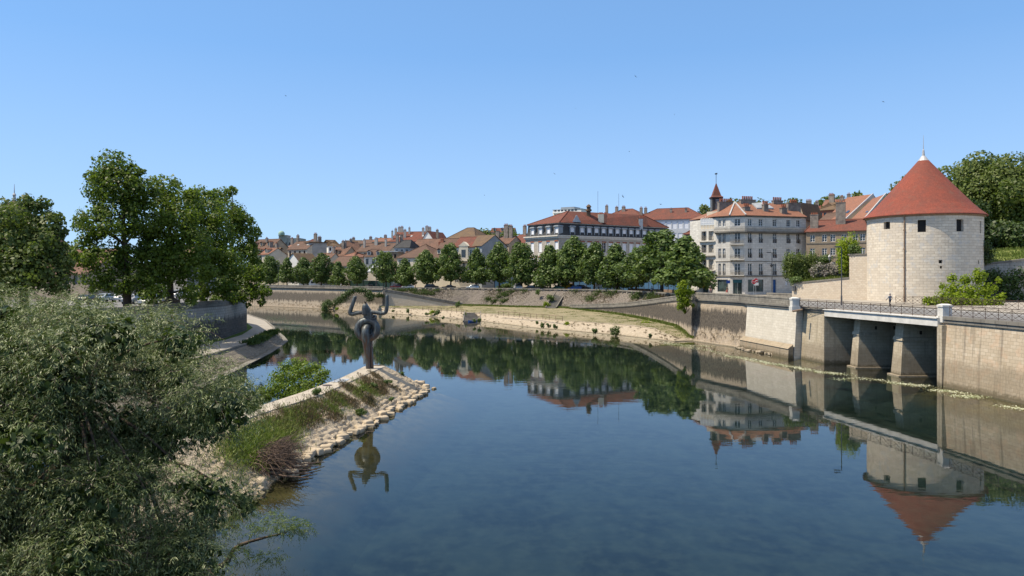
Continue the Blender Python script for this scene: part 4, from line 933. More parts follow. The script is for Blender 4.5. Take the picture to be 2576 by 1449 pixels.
for i, (u, v, r, mt, lab) in enumerate([(940, 975, .35, 'shrub', 'small leafy weed high on the levee slope near the grey cover'), (977, 968, .38, 'shrub', 'small leafy weed on the levee slope in the shadow of the statue'), (905, 1045, .5, 'shrub', 'green leafy weed clump low on the levee slope among the pale stones'), (912, 985, .42, 'grass', 'yellowish green weed patch on the upper levee slope'), (798, 998, .5, 'shrub', 'green weed clump at the edge of the levee walkway'), (855, 1060, .3, 'shrub', 'tiny green plant between stones on the lower levee slope'), (1008, 947, .4, 'shrub', 'green plant at the back of the levee tip'), (650, 1040, .6, 'shrub', 'leafy plant on the levee edge right of the willow'), (985, 1008, .28, 'shrub', 'tiny plant near the stones of the levee tip')]):
    z = 1.0 if v < 1040 else .5; z = {0: 1.5, 1: 1.3, 2: .6, 3: 1.7, 4: 2.1, 5: .6, 6: 1.2, 7: 1.9, 8: .6}[i]
    shrub(lab, G(u, v, z), r, M[mt], .045, .6, 6, name='weed', cat='weed', group='weeds on the levee')
# loose stones along the water line
def rock(label, p, s, group=None, mt=None, flatn=.5):
    o_ = Vector(p); mb = MB(); a0 = random.uniform(0, 6.28); c_, s_ = math.cos(a0), math.sin(a0); J = lambda: random.uniform(.72, 1.12); pts = []
    for sz in (-1, 1):
        for sx, sy in ((-1, -1), (1, -1), (1, 1), (-1, 1)):
            x, y, z = sx * s * 1.2 * J() * (.85 if sz > 0 else 1), sy * s * .8 * J() * (.85 if sz > 0 else 1), sz * s * flatn * J(); pts.append((o_.x + x * c_ - y * s_, o_.y + x * s_ + y * c_, o_.z + z))
    mb.v = pts; mb.f = [[3, 2, 1, 0], [4, 5, 6, 7], [0, 1, 5, 4], [1, 2, 6, 5], [2, 3, 7, 6], [3, 0, 4, 7]]
    o = mb.build('stone', mt or M['levee'], org=o_); md = o.modifiers.new('bevel', 'BEVEL'); md.width = s * .22; md.segments = 2
    return tag(o, label, 'stone', group)
pr = [Vector(p[1]) for p in pairs[3:11]]; pp = resample([(p.x, p.y) for p in pr], 62)
for i, p in enumerate(pp):
    nn = (pp[min(i + 1, 61)] - pp[max(0, i - 1)]).normalized(); o_ = Vector((nn.y, -nn.x, 0)); s = random.uniform(.2, .42); k = random.uniform(-.5, .15)
    rock('pale block at the water line of the levee foot', p + o_ * k + Vector((0, 0, .08 + max(0, -k) * .35)), s, 'pale blocks along the levee foot')
rock('lone pale rock standing in the water just off the levee tip', G(1092, 977, .05), .22)
rock('large pale rock at the water edge under the brush heap', G(728, 1190, .15), .42)
rock('pale boulder half hidden by willow leaves left of the brush heap', G(640, 1215, .25), .55)

# ================================================================== TREES
random.seed(3)
# --- big planes on the left bank
def plane_tree(label, trunk, clumps, r0, leaf=.19, mt='plane', dens=1.15):
    t = thing('plane_tree', label, 'tree', trunk, 'plane trees on the left bank'); C, Rr = [], []
    for u, v, d, r in clumps: C.append(tuple(P(u, v, d))); Rr.append((r, r, r * .85))
    C3, R3 = list(C), list(Rr)
    for c, r in zip(C, Rr):      # satellites make the outline uneven
        for k in range(4):
            dd = unit(RNG.normal(size=3)); s = r[0] * random.uniform(.28, .48); C3.append(tuple(np.array(c) + dd * r[0] * random.uniform(.75, 1.15))); R3.append((s, s, s * .85))
    quads('crown', clump_leaves(C3, R3, leaf, dens, (.55, 1.12)), M[mt], t); mb = MB(); trunk = Vector(trunk)
    topc = max(C, key=lambda c: c[2]); tp = Vector((trunk.x * .6 + topc[0] * .4, trunk.y * .7 + topc[1] * .3, topc[2] * .9))
    mb.tube(smooth_path([trunk + Vector((0, 0, -.4)), trunk.lerp(tp, .3), trunk.lerp(tp, .65), tp], 3), list(np.linspace(r0 * 1.15, r0 * .12, 10)), 9)
    for c in C:
        c = Vector(c); s = trunk.lerp(tp, min(.85, max(.15, (c.z - trunk.z) / (tp.z - trunk.z) * .75))); mb.tube([s, s.lerp(c, .5) + Vector((0, 0, .3)), c], [r0 * .35, r0 * .22, r0 * .06], 6)
    mb.build('trunk', M['bark'], t, smooth=True); return t
plane_tree('tallest plane tree on the left bank, its crown standing well above the others', (X(322, 93), 93, 6.0), [(285, 415, 94, 2.2), (300, 470, 93, 2.9), (250, 480, 94, 2.0), (345, 480, 94, 2.1), (235, 560, 93, 2.2), (300, 560, 92, 2.8), (370, 560, 94, 2.0), (215, 630, 93, 1.9), (262, 650, 92, 2.2), (330, 655, 94, 2.2), (385, 640, 95, 2.2), (240, 700, 92, 1.7), (300, 715, 92, 1.7), (350, 710, 92, 1.7), (208, 560, 95, 1.0), (340, 430, 94, 1.0)], .5)
plane_tree('plane tree whose dark trunk rises just behind the quay wall, right of the tallest', (X(430, 97), 97, 6.0), [(420, 475, 100, 2.0), (415, 520, 99, 2.3), (465, 520, 99, 2.2), (440, 570, 97, 2.9), (400, 620, 96, 2.3), (480, 610, 97, 2.6), (430, 670, 95, 2.3), (490, 680, 96, 2.2), (385, 690, 94, 1.8), (400, 735, 91, 1.2), (475, 735, 93, 1.3), (370, 745, 90, .9)], .45)
plane_tree('plane tree in the middle of the left bank group, yellow-green on its sunny side', (X(510, 106), 106, 6.0), [(500, 495, 108, 1.8), (530, 530, 107, 2.4), (500, 580, 106, 2.4), (550, 590, 106, 2.5), (520, 650, 104, 2.6), (570, 660, 104, 2.3), (540, 710, 102, 2.1), (500, 740, 101, 1.2), (575, 730, 102, 1.4)], .4)
plane_tree('rightmost plane tree of the left bank group, a lone spray sticking up at its top', (X(585, 117), 117, 6.0), [(562, 490, 119, 1.4), (585, 480, 119, .8), (570, 540, 118, 2.8), (610, 570, 118, 2.2), (590, 620, 117, 2.9), (625, 640, 116, 1.6), (600, 690, 114, 2.4), (635, 600, 117, 1.0), (640, 690, 114, 1.5), (655, 728, 113, 1.3), (620, 740, 112, 1.5), (660, 760, 112, .6), (590, 750, 111, 1.2), (672, 735, 112, .7), (545, 755, 110, 1.0)], .42)
plane_tree('dark broad tree at the left edge in front of the pyramid roof', (X(60, 78), 78, 6.0), [(20, 545, 80, 2.3), (75, 540, 79, 1.9), (120, 570, 78, 1.6), (145, 585, 78, .8), (30, 610, 77, 2.9), (100, 620, 77, 2.4), (140, 630, 78, 1.2), (60, 680, 75, 2.8), (130, 690, 76, 2.0), (10, 690, 75, 2.5), (-40, 620, 77, 3.0), (150, 720, 76, 1.2), (-60, 560, 79, 2.6), (-30, 700, 75, 2.4)], .45, mt='wood_tree')
# --- row of lindens on the far quay
LROW = [(645, 640, 262), (680, 640, 259), (722, 645, 253), (763, 645, 248), (808, 634, 243), (852, 655, 240), (898, 642, 237), (971, 630, 231), (1021, 648, 228), (1075, 625, 225), (1134, 609, 222), (1197, 620, 219), (1256, 607, 216), (1312, 605, 210), (1384, 611, 205), (1442, 590, 202), (1495, 606, 196), (1553, 610, 190), (1600, 620, 182), (1665, 574, 166), (1722, 588, 150)]
ordn = ['first', 'second', 'third', 'fourth', 'fifth', 'sixth', 'seventh', 'eighth', 'ninth', 'tenth', 'eleventh']
near = {6: 'fuller quay linden whose crown reaches in front of the pale stone house', 7: 'tall oval quay linden standing alone above the left end of the slanting ramp', 10: 'tall slim quay linden in front of the left end of the bright red roof', 11: 'quay linden in front of the balcony facade under the bright red roof', 12: 'dense quay linden in front of the blue-grey gable wall', 13: 'tall quay linden at the left corner of the mansard building', 14: 'slender quay linden in front of the lit left face of the mansard building', 15: 'tall quay linden just right of the mansard building corner', 19: 'largest quay linden, second from the right end of the row', 20: 'big rightmost quay linden, beside the narrow balcony house'}
protos = []
def LIME3(t): return max(.16, (1.0 - .12 * math.cos(t * 14)) * (1.02 - .86 * t ** 1.3))
HP, RP = 13.0, 3.9
def LIMEP(t): return (.55 + .55 * math.sin(min(1, t / .35) * math.pi / 2) - .1) if t < .35 else max(.12, math.cos((t - .35) / .65 * 1.42))
def LIME2(t): return (.75 + .25 * math.sin(t / .3 * math.pi / 2)) if t < .3 else max(.14, math.cos((t - .3) / .7 * 1.3))
for i, (u, v, d) in enumerate(LROW):
    h = Z(v, d) - ZD; lab = near.get(i, ('green quay linden, %s from the left in the row behind the far parapet' % ordn[i]) if i < 11 else ('dense quay linden, %s from the right end of the far row' % ordn[len(LROW) - 1 - i]))
    loc = (X(u, d), d, ZD); wide = {19: 1.45, 20: 1.5, 18: 1.15, 17: 1.15, 15: 1.1}.get(i, .98)
    if i < 9:
        pr_ = [LIMEP, LIME2, LIME3][i % 3]
        protos.append(tree('linden_tree', lab, loc, h, h * .30 * wide + .3, M['lime'], .25, .95, 52, random.uniform(.95, 1.2), h * .2, pr_, .24, 'lindens along the far quay', crown_low=random.uniform(.15, .22), nl=10)); protos[-1]['h'] = h
    else:
        p_ = protos[(i * 4 + 3) % 9]; s = h / p_['h']; c = copy_tree(p_, loc, random.uniform(0, 6.28), (s * wide, s * wide, s), lab, 'lindens along the far quay')
        if 'h' in c: del c['h']
for p_ in protos: del p_['h']
# --- trees round the tower and the hill
random.seed(9)
def big(label, loc, h, r, mt='wood_tree', leaf=.28, n=34, dens=.9, **k): return tree('tree', label, loc, h, r, M[mt], leaf, dens, n, r * .33, h * .25, ROUND, .4, 'broadleaf trees on the slope', nl=14, **k)
big('big spreading tree on the slope right behind the round tower', (X(2470, 150), 150, 15), 20.5, 9.6, leaf=.3)
big('big dark tree at the right edge of the picture', (X(2590, 142), 142, 16), 17, 8)
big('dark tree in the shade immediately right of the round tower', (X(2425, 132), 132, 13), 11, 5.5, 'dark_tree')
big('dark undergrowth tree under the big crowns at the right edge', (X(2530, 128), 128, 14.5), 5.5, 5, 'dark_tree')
big('tree whose crown peeks out left of the red cone roof', (X(2306, 165), 165, 15), 18.6, 5.4)
# yellow-green young maples in front of the tower
random.seed(12)
b0 = Vector((X(2425, 90), 90, 6.9)); t = thing('young_maple', 'bright yellow-green young maple in front of the right side of the round tower', 'tree', b0); C, Rr = [], []
for u, v, d, r in [(2345, 765, 89, .8), (2375, 750, 90, .9), (2400, 730, 91, .9), (2410, 760, 89, 1.0), (2440, 740, 90, 1.1), (2395, 700, 92, .5), (2430, 705, 91, .6), (2462, 700, 91, .7), (2478, 730, 90, .8), (2480, 765, 89, .9), (2460, 685, 92, .45), (2475, 690, 91, .4), (2508, 760, 89, .7), (2502, 725, 91, .4), (2512, 705, 91, .35), (2448, 770, 88.5, 1.0), (2520, 745, 89.5, .4), (2372, 720, 91, .35), (2330, 755, 89.5, .4)]:
    C.append(tuple(P(u, v, d))); Rr.append((r, r, r * 1.05))
quads('crown', clump_leaves(C, Rr, .14, 2.2, (.3, 1.25)), M['fresh'], t); mb = MB()
for c in C: mb.tube([b0 + Vector((random.uniform(-.8, .8), 0, 0)), b0.lerp(Vector(c), .5), Vector(c)], [.06, .04, .015], 5)
mb.build('trunk', M['bark'], t)
# garden shrubs left of the tower
random.seed(14)
def pshrub(label, u, v, d, r, mt, h, leaf=.13, n=8, dens=.6): return shrub(label, P(u, v, d), r, M[mt], leaf, dens, n, h=h, group=None)
pshrub('yellow-green flowering elder bush against the left side of the round tower', 2133, 690, 112.5, 2.3, 'fresh', 5.6, n=13)
pshrub('grey-mauve shrub mass on the slope above the garden wall', 2075, 700, 118, 2.5, 'lavender', 2.3, n=11)
pshrub('grey-mauve shrub beside the elder bush', 2112, 700, 115, 1.6, 'lavender', 2.2, n=8)
pshrub('dark green rounded bush at the left garden end before the corner house', 1998, 722, 121, 2.4, 'wood_tree', 5.0, n=13)
pshrub('dark green bush behind the left end of the garden wall', 2028, 710, 122, 2.2, 'wood_tree', 4.4, n=12)
pshrub('light green creeper hanging over the corner of the garden wall', 2008, 722, 117.6, 1.5, 'shrub', 1.7, n=8)
pshrub('olive green bush on the slope below the brown stone house', 2065, 690, 124, 2.4, 'shrub', 3.2, n=10)
pshrub('bush at the foot of the round tower in its garden corner', 2150, 650, 109.5, 1.2, 'shrub', 2.2, n=6)
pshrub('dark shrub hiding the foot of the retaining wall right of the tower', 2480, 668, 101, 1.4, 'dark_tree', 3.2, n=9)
# small tree rooted in the quay wall at the ramp end
b0 = Vector((28.0, 121.3, 4.2)); t = thing('wall_bush', 'bright green leafy bush rooted in the quay wall beside the ramp end', 'bush', b0); C, Rr = [], []
for u, v, r in [(1718, 725, .9), (1722, 755, .95), (1716, 745, .8), (1712, 770, .6), (1735, 735, .6), (1708, 735, .6), (1730, 765, .45), (1722, 782, .3), (1742, 768, .3), (1720, 712, .5)]:
    C.append(tuple(P(u, v, 120.2))); Rr.append((r, r * .8, r))
quads('foliage', clump_leaves(C, [(a * 1.15, b * 1.15, c * 1.1) for a, b, c in Rr], .12, 2.0, (.35, 1.12)), M['fresh'], t); mb = MB()
for c in C: mb.tube([b0, b0.lerp(Vector(c), .6), Vector(c)], [.06, .04, .01], 4)
mb.build('stems', M['bark'], t)
# ivy on the far wall
def ivy(label, pts, d0, r):
    b0 = P(pts[0][0], pts[0][1], d0); t = thing('ivy', label, 'ivy', b0); C, Rr = [], []
    for u, v, d, s in pts: C.append(tuple(P(u, v, d))); Rr.append((s, s * .6, s * .8))
    quads('foliage', clump_leaves(C, Rr, .16, 1.2, (.4, 1.1)), M['ivy'], t); mb = MB()
    for a, b in zip(C, C[1:]): mb.bar(a, b, .04)
    mb.build('stems', M['bark'], t)
ivy('dark ivy swag hanging diagonally over the far quay wall left of the statue arm', [(822, 768, 229, 2.0), (826, 762, 229, 1.4), (841, 764, 221, 1.5), (852, 757, 218, 1.5), (862, 752, 216, 1.5), (870, 744, 214, 1.6), (880, 736, 213, 1.3), (892, 731, 212.5, 1.3), (905, 731, 212.5, 1.3), (918, 732, 212.5, 1.2), (928, 734, 212.5, .8)], 212, 1)
ivy('ivy clump hanging behind the statue under the ramp parapet', [(922, 742, 212, 1.0), (930, 742, 212, 1.3), (932, 752, 211.6, 1.2), (938, 744, 212, .8)], 212, 1)
ivy('smaller ivy clump under the ramp parapet right of the statue head', [(950, 744, 211.6, .8), (955, 741, 211.6, .9), (962, 745, 211.6, .7)], 211, 1)
ivy('pink-flowered creeper on the dark wall right of the tower', [(2500, 710, 102.2, 1.5), (2530, 720, 101.6, 1.6), (2560, 700, 101, 1.8), (2520, 760, 102, 1.5), (2560, 750, 101, 1.6), (2500, 690, 102.5, 1.2)], 102, 1)
# shrubs along the promenade bank
random.seed(33)
gb = 'green bushes on the promenade bank'
for u, v, r, lab in [(822, 775, 1.6, 'green bush at the water foot of the far wall, left of the ivy'), (845, 776, .8, 'small yellow-green bush at the water line beside the wall'), (990, 781, .55, 'small bush on the bank just right of the statue'), (1028, 783, .8, 'grey-green bush on the bank below the rail end'), (1074, 791, .6, 'round bush near the water left of the bush pair'), (1087, 787, .95, 'yellow-green bush, left one of the pair under the rail'), (1103, 787, 1.35, 'large grey-green bush, right one of the pair under the rail'), (1114, 799, .5, 'small dark bush at the water line right of the bush pair'), (1171, 795, .9, 'bush beside the left side of the bank steps'), (1193, 807, .5, 'low bush right of the steps by the blue boat'), (1207, 808, .7, 'bush at the water line right of the blue boat'), (1353, 812, .55, 'small brown-green bush near the middle of the bank'), (1366, 818, .7, 'bush pair left member at the water line mid bank'), (1380, 818, .6, 'dark bush at the water line right of the mid bank pair'), (1398, 822, .6, 'tall narrow dark bush at the water line'), (1424, 817, .85, 'fresh green round bush under the end of the railing'), (1498, 832, .75, 'dark upright bush at the water line under the slanting ramp wall'), (1549, 834, 1.1, 'dark rounded bush at the water line beside brown stones'), (1622, 822, 1.45, 'brightest round green bush at the end of the promenade'), (1650, 833, .45, 'small bush on the stone ramp into the water'), (1634, 845, .45, 'low grey-green bush at the water line near the flowers'), (1487, 786, 1.1, 'bush at the foot of the ramp wall parapet'), (1526, 790, .9, 'bush at the foot of the ramp wall, right of the first'), (1152, 765, 1.1, 'bush at the foot of the rubble embankment'), (1383, 752, 1.3, 'tall green bush growing on the embankment left of the stairs'), (1376, 765, 1.2, 'yellowish bush on the embankment left of the stairs foot'), (1355, 735, 1.0, 'bush under the rail on the embankment, left of the stairs'), (1405, 737, .8, 'bush at the rail right beside the stairs top')]:
    d = min(230, (H - .7) * F / (v + r * 4 - CY)); zz_ = .35
    if lab.find('embankment') >= 0: d = {1152: 201, 1383: 192.5, 1376: 191, 1355: 197.5, 1405: 192.5}[u]
    elif v > 780 or u < 900: d = min(250, (H - .45) * F / (v + 5 - CY))
    p = Vector((X(u, d), d, Z(v, d) - r * .8)); mt = 'fresh' if 'fresh' in lab or 'bright' in lab or 'yellow' in lab else 'shrub'
    shrub(lab, p, r, M[mt], .12, .6, 6, group=gb, h=r * 1.5)
# grass along the embankment foot and promenade
def band(path, sp, up=.0):
    R_ = resample(path, 200)
    def f():
        p = random.choice(R_); return (p.x + random.gauss(0, sp), p.y + random.gauss(0, sp) - .2, p.z + up)
    return f
grassmass('grass_strip', 'green grass strip along the foot of the embankment and ramp wall', band([(p[0], p[1], p[2]) for p in O_[3:]], .45, .0), 14000, .55, M['grass'], 0, .035)
def emb():
    i = random.randrange(0, NA); j = random.random() ** .5; p = A_[i].lerp(B_[i], j)
    if math.sin(i * .11) + math.sin(i * .037 + 2) < .2 - (i < 120) * .8: i = min(NA - 1, max(0, i - 20)); p = A_[i].lerp(B_[i], j)
    return (p.x, p.y - .05, p.z)
grassmass('weeds', 'scattered weeds between the stones of the rubble embankment', emb, 9000, .35, M['drygrass'], 0, .05)
cl = [emb() for _ in range(45)]
def emb2():
    c = random.choice(cl[:]); return (c[0] + random.gauss(0, .8), c[1] + random.gauss(0, .2), c[2] + random.gauss(0, .3) + .1)
grassmass('weeds', 'green weed tufts on the rubble embankment under the rail', emb2, 9000, .4, M['shrub'], 0, .06)
def wallweeds():
    k = random.random() ** 1.3; i = random.random(); path = resample(WD, 40) if random.random() < .8 else resample(D2[4:], 40)
    p = random.choice(path); z = random.choice([1.2, .9, 1.6, .6, 2.0, 1.4]) + random.gauss(0, .25); return (p.x - .08 + z * .13, p.y, max(.1, z))
ww = [wallweeds() for _ in range(130)]
def wwf():
    c = random.choice(ww); return (c[0] + random.gauss(0, .03) - .05, c[1] + random.gauss(0, .12), c[2] + random.gauss(0, .1))
grassmass('wall_weeds', 'small tufts of weeds sprouting from the lower grimy quay wall', wwf, 1800, .2, M['drygrass'], 0, .012)
fw = [(p.x, p.y - .15, random.uniform(.3, 1.6)) for p in resample(FB[1:], 150)]
def fwf():
    c = random.choice(fw); return (c[0] + random.gauss(0, .25), c[1] - .05, c[2] + random.gauss(0, .15))
grassmass('wall_weeds', 'small dark tufts along the foot of the far quay wall', fwf, 3000, .3, M['drygrass'], 0, .03)
# weeds on the left bank edge
def lbf():
    p = random.choice(resample([(-37.9, 119, 1.3), (-36.6, 110, 1.2), (-35.2, 104, 1.3), (-34.8, 99, 1.3)], 30)); return (p.x + random.gauss(0, .4), p.y + random.gauss(0, .5), p.z)
grassmass('weeds', 'dark green weeds overhanging the left bank path edge', lbf, 6000, .7, M['shrub'], 0, .05)
def vf():
    return (random.uniform(66, 100), random.uniform(104, 140), 0)
def vs():
    i, j = random.random(), random.random(); A, B, C_, D = [Vector(p) for p in [(44.8, 118.3, 9.0), (51.5, 107.8, 9.9), (66, 128, 14.5), (51, 133, 11.5)]]; p = A.lerp(B, i).lerp(D.lerp(C_, i), j * .5); return tuple(p)
grassmass('meadow_grass', 'tall meadow grass on the slope above the garden wall', vs, 9000, .55, M['grass'], 0, .03)
def vs2():
    i, j = random.random(), random.random(); A, B, C_, D = [Vector(p) for p in [(66.5, 104, 12.0), (100, 104, 16.2), (120, 150, 19), (80, 150, 16)]]; p = A.lerp(B, i).lerp(D.lerp(C_, i), j * .6); return tuple(p)
grassmass('meadow_grass', 'tall meadow grass on the slope right of the round tower', vs2, 12000, .6, M['grass'], 0, .035)

def prom():
    i = random.randrange(len(E_) - 2); k = random.random(); e = Vector(E_[i]).lerp(Vector(E_[i + 1]), k); o = Vector(O_[i]).lerp(Vector(O_[i + 1]), k); p = e.lerp(o, random.random()); return (p.x, p.y, p.z)
pc = [prom() for _ in range(420)]
def prf():
    c = random.choice(pc); return (c[0] + random.gauss(0, .5), c[1] + random.gauss(0, .5), c[2] - .02)
grassmass('grass_tufts', 'short grass tufts scattered over the stony promenade', prf, 16000, .14, M['grass'], 0, .03)
bc = []
for _ in range(160):
    i = random.randrange(len(E_) - 2); k = random.random(); e = Vector(E_[i]).lerp(Vector(E_[i + 1]), k); o = Vector((*W_[i], 0)).lerp(Vector((*W_[i + 1], 0)), k); p = e.lerp(o, random.random()); bc.append((p.x, p.y, p.z))
def bcf():
    c = random.choice(bc); return (c[0] + random.gauss(0, .12), c[1] + random.gauss(0, .12), c[2])
grassmass('weeds', 'tiny dark tufts between the stones of the promenade bank', bcf, 2600, .28, M['drygrass'], 0, .02)
# ================================================================== BUILDINGS
def wall_open(mb, A, B, z0, z1, ops, depth=.2, inn=True):
    fr, L = frame(A, B); A_, t_, n_ = fr
    xs = sorted(set([0, L] + [round(min(max(a, 0.01), L - .01), 4) for o in ops for a in o[:2]])); zs = sorted(set([z0, z1] + [round(a, 4) for o in ops for a in o[2:4]]))
    def p(s, z, o=0): q = A_ + t_ * s + n_ * o; return (q.x, q.y, z)
    for a, b in zip(xs, xs[1:]):
        for c, d in zip(zs, zs[1:]):
            sm, zm = (a + b) / 2, (c + d) / 2
            if any(o[0] < sm < o[1] and o[2] < zm < o[3] for o in ops): continue
            mb.face([p(a, c), p(b, c), p(b, d), p(a, d)], [(a, c), (b, c), (b, d), (a, d)])
    for s0, s1, h0, h1 in [o[:4] for o in ops]:
        for a, b in (((s0, h0), (s1, h0)), ((s1, h0), (s1, h1)), ((s1, h1), (s0, h1)), ((s0, h1), (s0, h0))):
            mb.face([p(*a), p(*b), p(*b, -depth), p(*a, -depth)])
def window(par, fr, s0, s1, h0, h1, style='french', depth=.2, sill=False, frame_mt=None, shut=0.0):
    w = MB(); A, t_, n_ = fr
    if style == 'shutter':
        w.obox(fr, s0, s1, -depth - .02, -depth + .06, h0, h1); o = w.build('shutter', M['shutter'], par)
    else:
        w.obox(fr, s0, s1, -depth - .05, -depth, h0, h1); o = w.build('window', M['glass'], par)
        if style in ('french', 'half'):
            f = MB(); e = .07
            for a, b in ((s0, s0 + e), (s1 - e, s1), ((s0 + s1) / 2 - e * .6, (s0 + s1) / 2 + e * .6)): f.obox(fr, a, b, -depth + .002, -depth + .05, h0, h1)
            for z in (h0, h1 - e, h0 + (h1 - h0) * .36, h0 + (h1 - h0) * .7): f.obox(fr, s0, s1, -depth + .001, -depth + .045, z, z + (e if z in (h0, h1 - e) else .035))
            f.build('frame', frame_mt or M['white_paint'], o)
            if style == 'half':
                f = MB(); f.obox(fr, s0 + .01, s1 - .01, -depth + .052, -depth + .08, h0 + (h1 - h0) * .42, h1); f.build('blind', M['shutter'], o)
    if sill:
        f = MB(); f.obox(fr, s0 - .1, s1 + .1, .002, .12, h0 - .14, h0 - .02); f.build('sill', M['trim'], o)
    return o
def roof_slab(mb, pts, th=.14):
    a = [Vector(p) for p in pts]; i1 = [mb.vert(p) for p in a]; i2 = [mb.vert(p - Vector((0, 0, th))) for p in a]; n = len(a)
    mb.f.append(i1); mb.f.append(i2[::-1])
    for k in range(n): mb.f.append([i1[k], i2[k], i2[(k + 1) % n], i1[(k + 1) % n]])
def pots(mb, c, t_, n, z, r=.11, h=.45):
    for k in range(n):
        q = c + t_ * ((k - (n - 1) / 2) * .38); mb.lathe((q.x, q.y), [(r * 1.1, z), (r, z + h * .7), (r * 1.15, z + h), ], 6)
def chimney(par, fr, s, o, z0, h, wlen=1.2, wth=.5, n=3, mt=None):
    A, t_, n_ = fr; mb = MB(); mb.obox(fr, s - wlen / 2, s + wlen / 2, o - wth / 2, o + wth / 2, z0 - 1.6, z0 + h); mb.obox(fr, s - wlen / 2 - .06, s + wlen / 2 + .06, o - wth / 2 - .06, o + wth / 2 + .06, z0 + h + .002, z0 + h + .14)
    c = mb.build('chimney', M[mt or 'chimney'], par); mb = MB(); q = A + t_ * s + n_ * o; pots(mb, q, t_, n, z0 + h + .143); mb.build('chimney_pots', M['terracotta'], c)
def house(label, uL, dL, uR, dR, ve, vr, depth, roof='gable', wall='beige', rmt='tile_brown', nfl=2, ncol=3, fh=3.1, wh=1.5, ww=.95, style='plain', chim=(), zb=ZD - .1, name='house', cat='house', group=None, hipin=None, dormers=0, side_win=False, z_e=None, z_r=None, cols=None, first=.8, skyl=0, over=.35):
    A, B = Vector((X(uL, dL), dL)), Vector((X(uR, dR), dR)); fr, L = frame(A, B); t_, n_ = fr[1], fr[2]
    ze = z_e or Z(ve, (dL + dR) / 2); C = A - n_ * depth; D = B - n_ * depth; zr = z_r or Z(vr, (dL + dR) / 2 + depth / 2 * abs(n_.y))
    t = thing(name, label, cat, (A.x, A.y, zb), group)
    ss = [s_at_u(fr, u) for u in cols] if cols else [(k + .5) * L / ncol for k in range(ncol)]; ops = []
    for k in range(nfl):
        z1 = ze - first - k * fh
        if z1 - wh < zb + .5: break
        for s in ss: ops.append((s - ww / 2, s + ww / 2, z1 - wh, z1))
    mb = MB(); wall_open(mb, A, B, zb, ze, ops); wall_open(mb, B, D, zb, ze, []); wall_open(mb, D, C, zb, ze, []); wall_open(mb, C, A, zb, ze, [])
    M2 = (A + C) / 2; N2 = (B + D) / 2
    def v3(p, z): return Vector((p.x, p.y, z))
    if roof == 'gable':
        mb.face([v3(C, ze), v3(A, ze), v3(M2, zr - .05)]); mb.face([v3(B, ze), v3(D, ze), v3(N2, zr - .05)])
    elif roof == 'end':
        F2 = (A + B) / 2; G2 = (C + D) / 2; mb.face([v3(A, ze), v3(B, ze), v3(F2, zr - .05)]); mb.face([v3(D, ze), v3(C, ze), v3(G2, zr - .05)])
    mb.build('wall', M[wall], t)
    rb = MB(); o = over; dz = (zr - ze) / (depth / 2) * o; hi = hipin if hipin is not None else depth / 2
    if roof == 'gable':
        a, b = A - t_ * .25 + n_ * o, B + t_ * .25 + n_ * o; c, d = C - t_ * .25 - n_ * o, D + t_ * .25 - n_ * o; m1, m2 = M2 - t_ * .25, N2 + t_ * .25
        roof_slab(rb, [v3(a, ze - dz), v3(b, ze - dz), v3(m2, zr), v3(m1, zr)]); roof_slab(rb, [v3(d, ze - dz), v3(c, ze - dz), v3(m1, zr), v3(m2, zr)])
        rb.bar(v3(m1, zr + .02), v3(m2, zr + .02), .12, 6)
    elif roof == 'hip':
        a, b, c, d = A - t_ * o + n_ * o, B + t_ * o + n_ * o, C - t_ * o - n_ * o, D + t_ * o - n_ * o; m1, m2 = M2 + t_ * hi, N2 - t_ * hi; z = ze - dz * .5
        roof_slab(rb, [v3(a, z), v3(b, z), v3(m2, zr), v3(m1, zr)]); roof_slab(rb, [v3(d, z), v3(c, z), v3(m1, zr), v3(m2, zr)]); roof_slab(rb, [v3(c, z), v3(a, z), v3(m1, zr)]); roof_slab(rb, [v3(b, z), v3(d, z), v3(m2, zr)])
        for p0, p1, z0 in ((a, m1, z), (b, m2, z), (c, m1, z), (d, m2, z), (m1, m2, zr)): rb.bar(v3(p0, z0 + .04), v3(p1, zr + .04), .1, 5)
    elif roof == 'end':
        F2 = (A + B) / 2; G2 = (C + D) / 2; dz = (zr - ze) / (L / 2) * o; a, c, b, d = A - t_ * o + n_ * .25, C - t_ * o - n_ * .25, B + t_ * o + n_ * .25, D + t_ * o - n_ * .25; f, g = F2 + n_ * .25, G2 - n_ * .25
        roof_slab(rb, [v3(c, ze - dz), v3(a, ze - dz), v3(f, zr), v3(g, zr)]); roof_slab(rb, [v3(b, ze - dz), v3(d, ze - dz), v3(g, zr), v3(f, zr)])
    elif roof == 'flat':
        rb.hexa([A - t_ * .3 + n_ * .3, B + t_ * .3 + n_ * .3, D + t_ * .3 - n_ * .3, C - t_ * .3 - n_ * .3], ze + .002, ze + .35)
    ro = rb.build('roof', M[rmt], t)
    for o_ in ops: window(t, fr, *o_, style=style, depth=.18)
    for c in chim:
        sf, of, h = c[:3]; n = c[3] if len(c) > 3 else 3; s = sf * L; oo = -of * depth
        zz_ = ze + (zr - ze) * max(0, 1 - abs(of - .5) * 2) if roof in ('gable', 'hip') else ze + (zr - ze) * max(0, 1 - abs(sf - .5) * 2)
        chimney(ro, fr, s, oo, zz_, h, .45 + .3 * n, .55, n, c[4] if len(c) > 4 else None)
